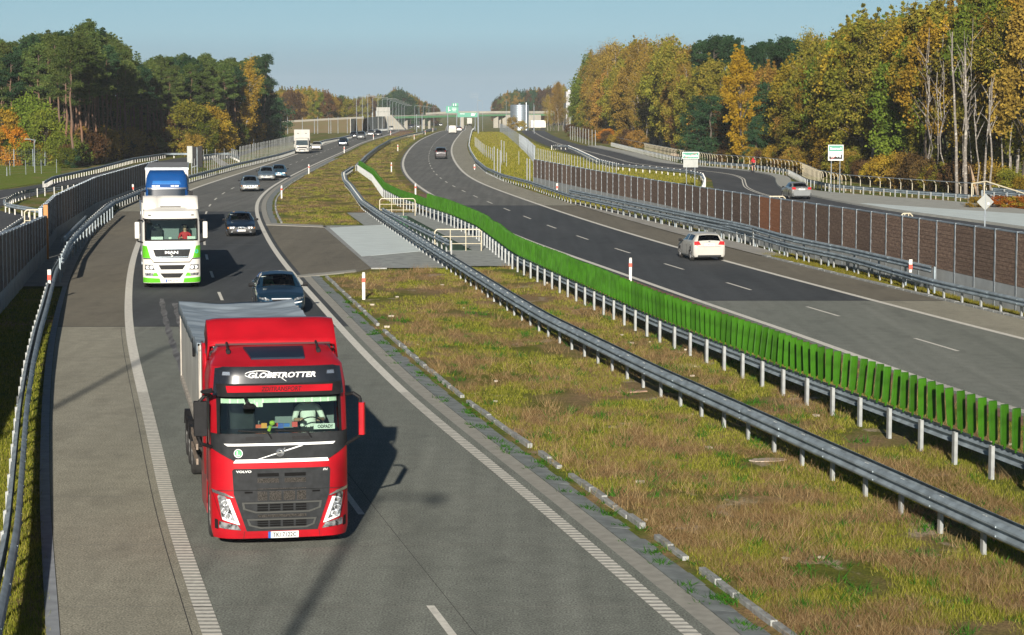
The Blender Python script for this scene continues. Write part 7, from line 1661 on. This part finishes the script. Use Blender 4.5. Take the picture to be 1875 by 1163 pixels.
# distinct white birch trunks
def trunk_only(px0,pb,px1,pt,Y,r,label):
    a=AT(px0,pb,Y); a.z=-.1; b=AT(px1,pt,Y); mb=MB(); pts=[a.lerp(b,i/6)+Vector((random.gauss(0,.10),0,0))*(0<i<6)-a for i in range(7)]; limb(mb,pts,r,r*.35,8)
    t=thing('birch_tree',label,'tree',a); mb.build('trunk',M_BARK['birch'],t,smooth=True)
    br=MB()
    for i in range(5):
        f=.6+.38*i/5; p=pts[0].lerp(pts[-1],f); q=p+Vector((random.uniform(-.9,.9),random.uniform(-.5,.9),random.uniform(.9,1.8))); limb(br,[p,p.lerp(q,.5)+Vector((0,0,.1)),q],.045,.012,5)
    br.build('limb',M_BARK['birch'],t,smooth=True)
for a in ((1752,345,1738,60,192,.15,'leaning white birch trunk left of the pair at the right forest edge'),(1768,346,1762,90,191,.17,'straight thick white birch trunk in the middle of the right forest edge'),(1760,346,1770,140,196,.10,'thin white birch trunk crossing behind the straight thick one'),(1800,348,1812,150,190,.12,'white birch trunk leaning right beside the green bush'),(1790,350,1783,180,188,.08,'thin pale birch stem left of the green bush'),(1815,348,1807,160,188,.10,'pale birch stem behind the green bush'),(1835,350,1828,190,194,.09,'slim birch stem right of the green bush')): trunk_only(*a)
rt=random.Random(31)
for k in range(18):
    px=rt.uniform(1105,1265) if k<8 else rt.uniform(1490,1870); Yt=P(px,FR(px)).y-2.6; base_y=HZ+(CH+.1)*F/Yt; tp=SKY_R(px)+rt.uniform(15,90); r0=rt.uniform(.04,.07)
    a=AT(px,base_y,Yt); b=AT(px+rt.uniform(-12,12),tp,Yt+3); mb=MB(); pts=[a.lerp(b,i/7)+Vector((rt.gauss(0,.12),rt.gauss(0,.5)*(i>1),0))*(0<i<7)-a for i in range(8)]; limb(mb,pts,r0,r0*.35,7)
    t=thing('birch_tree','slim pale birch stem rising through the foliage at the front of the right forest','tree',a,0,'slim pale birch stems'); mb.build('trunk',M_BARK['birch'],t,smooth=True); br=MB()
    for i in range(6):
        f=.45+.5*i/6; j=int(f*7); p=pts[j].lerp(pts[j+1],f*7-j); q=p+Vector((rt.uniform(-1.2,1.2),rt.uniform(-.6,.6),rt.uniform(.9,1.7))); limb(br,[p,q],.03,.01,4)
    br.build('limb',M_BARK['birch'],t,smooth=True)
mb=MB(); a=AT(1793,350,192); a.z=-.1; b=AT(1773,303,192); limb(mb,[Vector((0,0,0)),(b-a)*.5,(b-a)],.16,.13,8); o=mb.build('dead_trunk',mat('bare_wood',(.28,.20,.13),.9,0,.2,3),smooth=True); o.location=a; tag(o,'leaning broken brown trunk among the white birch stems','tree trunk')
# scrub at the scrubland and forest foot on the right
px=1045
while px<1880:
    Y=P(px,FR(px)+3).y-2; 
    if not(1170<px<1235): tree('bush',random.choice(['brown','rust','brown','gold','olive']),(px-CX)*Y/F,Y,random.uniform(.45,.85),'low brown scrub at the foot of the right forest','scrub before the right forest',cat='bush')
    px+=random.uniform(7,13)
# ================================================================== GRASS AND WEEDS (uncountable)
def blades(name,pts,h,w,n,spread,m,lean=.35,seed=1):
    """pts Nx3 base points; n blades per tuft as thin triangles"""
    r=np.random.RandomState(seed); N_=len(pts)*n; B=np.repeat(pts,n,0)+np.c_[r.normal(0,spread,(N_,2)),np.zeros(N_)]
    hh=np.repeat(h,n)*r.uniform(.5,1.2,N_); a=r.uniform(0,6.283,N_); wv=w*r.uniform(.6,1.3,N_)*np.repeat(np.sqrt(np.maximum(pts[:,1],30)/60),n)
    dx=np.cos(a)*wv; dy=np.sin(a)*wv; l=r.normal(0,lean,(N_,2))*hh[:,None]
    V=np.stack([np.c_[B[:,0]-dx,B[:,1]-dy,B[:,2]],np.c_[B[:,0]+dx,B[:,1]+dy,B[:,2]],np.c_[B[:,0]+l[:,0],B[:,1]+l[:,1],B[:,2]+hh]],1).reshape(-1,3)
    me=bpy.data.meshes.new(name); me.vertices.add(3*N_); me.vertices.foreach_set('co',V.ravel()); me.loops.add(3*N_); me.loops.foreach_set('vertex_index',np.arange(3*N_)); me.polygons.add(N_); me.polygons.foreach_set('loop_start',np.arange(0,3*N_,3)); me.update(calc_edges=True)
    at=me.attributes.new('tint','FLOAT','FACE'); at.data.foreach_set('value',r.uniform(0,1,N_).astype(np.float32)); me.materials.append(m); o=bpy.data.objects.new(name,me); col.objects.link(o); tag(o,kind='stuff'); return o
L_GR=leaf('grass',[(.075,.095,.008),(.16,.175,.014),(.25,.24,.03),(.36,.30,.09)],.3)
L_DRY=leaf('dry_weeds',[(.17,.095,.045),(.30,.19,.09),(.45,.33,.17)],.3)
L_BROAD=leaf('weed_leaves',[(.03,.10,.012),(.07,.18,.02)],.3)
def scatter(n,y0,y1,fa,fb,power=1.6,seed=3):
    r=np.random.RandomState(seed); u_=r.uniform(0,1,n); y=(y0**(1-power)+u_*(y1**(1-power)-y0**(1-power)))**(1/(1-power)); out=[]
    for yy,t_ in zip(y,r.uniform(0,1,n)): a=fa(yy); b=fb(yy); out.append((a+(b-a)*t_,yy,tz(yy)-.03))
    return np.array(out)
def visible(p):
    sx=p[:,0]*F/p[:,1]; return (sx>-980)&(sx<980)
def dryness(p,s=.42):
    return np.array([noise.fractal(Vector((a*s*1.2,b*s*.75,3.1)),.9,2.0,4) for a,b,c in p])
def sandy(p): return np.array([noise.fractal(Vector((a*.35,b*.22,9.3)),.9,2.0,4) for a,b,c in p])
KE=lambda y: LI(y)+1.5
def not_cross(p): return ~((p[:,1]>104)&(p[:,1]<166)&(p[:,0]<np.array([pitR(y)+2.7 if y>109.5 else (KE(y)+ (y-104)*1.0) for y in p[:,1]])))|((p[:,1]>149.5)&(p[:,0]<np.array([pitL(y)-2.3 for y in p[:,1]])))
med=scatter(95000,30,640,KE,lambda y:RI(y)-1.2,1.85,3); med=med[visible(med)&not_cross(med)]
dn=dryness(med)+.13*np.clip((80-med[:,1])/35,0,1)*np.clip((4-(med[:,0]+.19*(med[:,1]-62)))/4,0,1); sn=sandy(med)
gmask=(dn<.22)&(sn<.25); dmask=(dn>.02)&(sn<.30)
G_=med[gmask]; rr=np.random.RandomState(4); blades('grass',G_,rr.uniform(.05,.15,len(G_)),.007,8,.10,L_GR,seed=5)
D_=med[dmask]; D_=D_[np.random.RandomState(8).uniform(0,1,len(D_))<.70]; tall=np.clip(.16+.45*np.clip(dn[dmask][:len(D_)],0,.6),.12,.45); blades('dry_weeds',D_,rr.uniform(.07,.24,len(D_)),.006,8,.09,L_DRY,.75,6)
# taller weed clumps
cl=scatter(900,33,110,KE,lambda y:RI(y)-1.5,1.5,21); cl=cl[visible(cl)&not_cross(cl)]; cl=cl[dryness(cl,.2)>.05]; blades('dry_weeds',cl,rr.uniform(.2,.45,len(cl)),.006,34,.14,L_DRY,.6,9)
gr2=scatter(500,33,90,KE,lambda y:RI(y)-1.5,1.5,23); gr2=gr2[visible(gr2)&not_cross(gr2)]; blades('grass',gr2,rr.uniform(.1,.25,len(gr2)),.014,26,.12,L_BROAD,.8,10)
# weeds in the gutter
gw=scatter(110,33,95,lambda y:LI(y)+.7,lambda y:LI(y)+1.6,1.2,25); blades('weeds',gw,rr.uniform(.05,.14,len(gw)),.018,22,.07,L_BROAD,1.0,12)
# left verge and right verge, slopes
lv=scatter(16000,25,330,lambda y:LS(y)-2.3,lambda y:LS(y)-.25,1.6,31); lv=lv[(lv[:,1]<97)|(lv[:,1]>150)]; lv=lv[visible(lv)]; blades('grass',lv,rr.uniform(.05,.13,len(lv)),.007,7,.08,L_GR,seed=33)
rv=scatter(12000,70,120,lambda y:RS(y)+.3,lambda y:RS(y)+2.6,1.1,41); blades('grass',rv,rr.uniform(.05,.14,len(rv)),.007,7,.08,L_GR,seed=43)
sl_=scatter(30000,170,640,lambda y:RS(y)+.6,lambda y:SL(y)-1.5,1.5,51); sl_=sl_[(sl_[:,0]*F/sl_[:,1]<420)]; blades('grass',sl_,rr.uniform(.12,.3,len(sl_)),.012,6,.14,L_GR,seed=53)
ll=scatter(9000,150,330,lambda y:LS(y)-32,lambda y:LS(y)-14,1.2,61)
M_STONE=mat('pale_stone',(.42,.37,.30),.9,0,.2,5)
mb=MB(); r_=random.Random(5)
for i in range(40):
    y=r_.uniform(33,100); x=KE(y)+r_.uniform(0,1)**1.5*(RI(y)-KE(y)-2); s=r_.uniform(.015,.05)*(1+y/90)
    mb.box((x,y,.0),(s*2.2,s*1.6,s*1.2),r_.uniform(0,3))
tag(mb.build('pebbles',M_STONE,bevel=.005),kind='stuff')
# ================================================================== HAZE
mb=MB(); mb.box((0,1520,17),(2900,3200,54)); hz_=mb.build('haze',M_WHITE); hz_.data.materials.clear()
hm=bpy.data.materials.new('haze_air'); hm.use_nodes=True; nt=hm.node_tree; nt.nodes.clear(); o=nt.nodes.new('ShaderNodeOutputMaterial'); v=nt.nodes.new('ShaderNodeVolumePrincipled'); v.inputs['Color'].default_value=(.88,.94,1.0,1); v.inputs['Density'].default_value=HAZE_D; v.inputs['Anisotropy'].default_value=0.0; nt.links.new(v.outputs[0],o.inputs['Volume']); hz_.data.materials.append(hm); tag(hz_,kind='stuff')
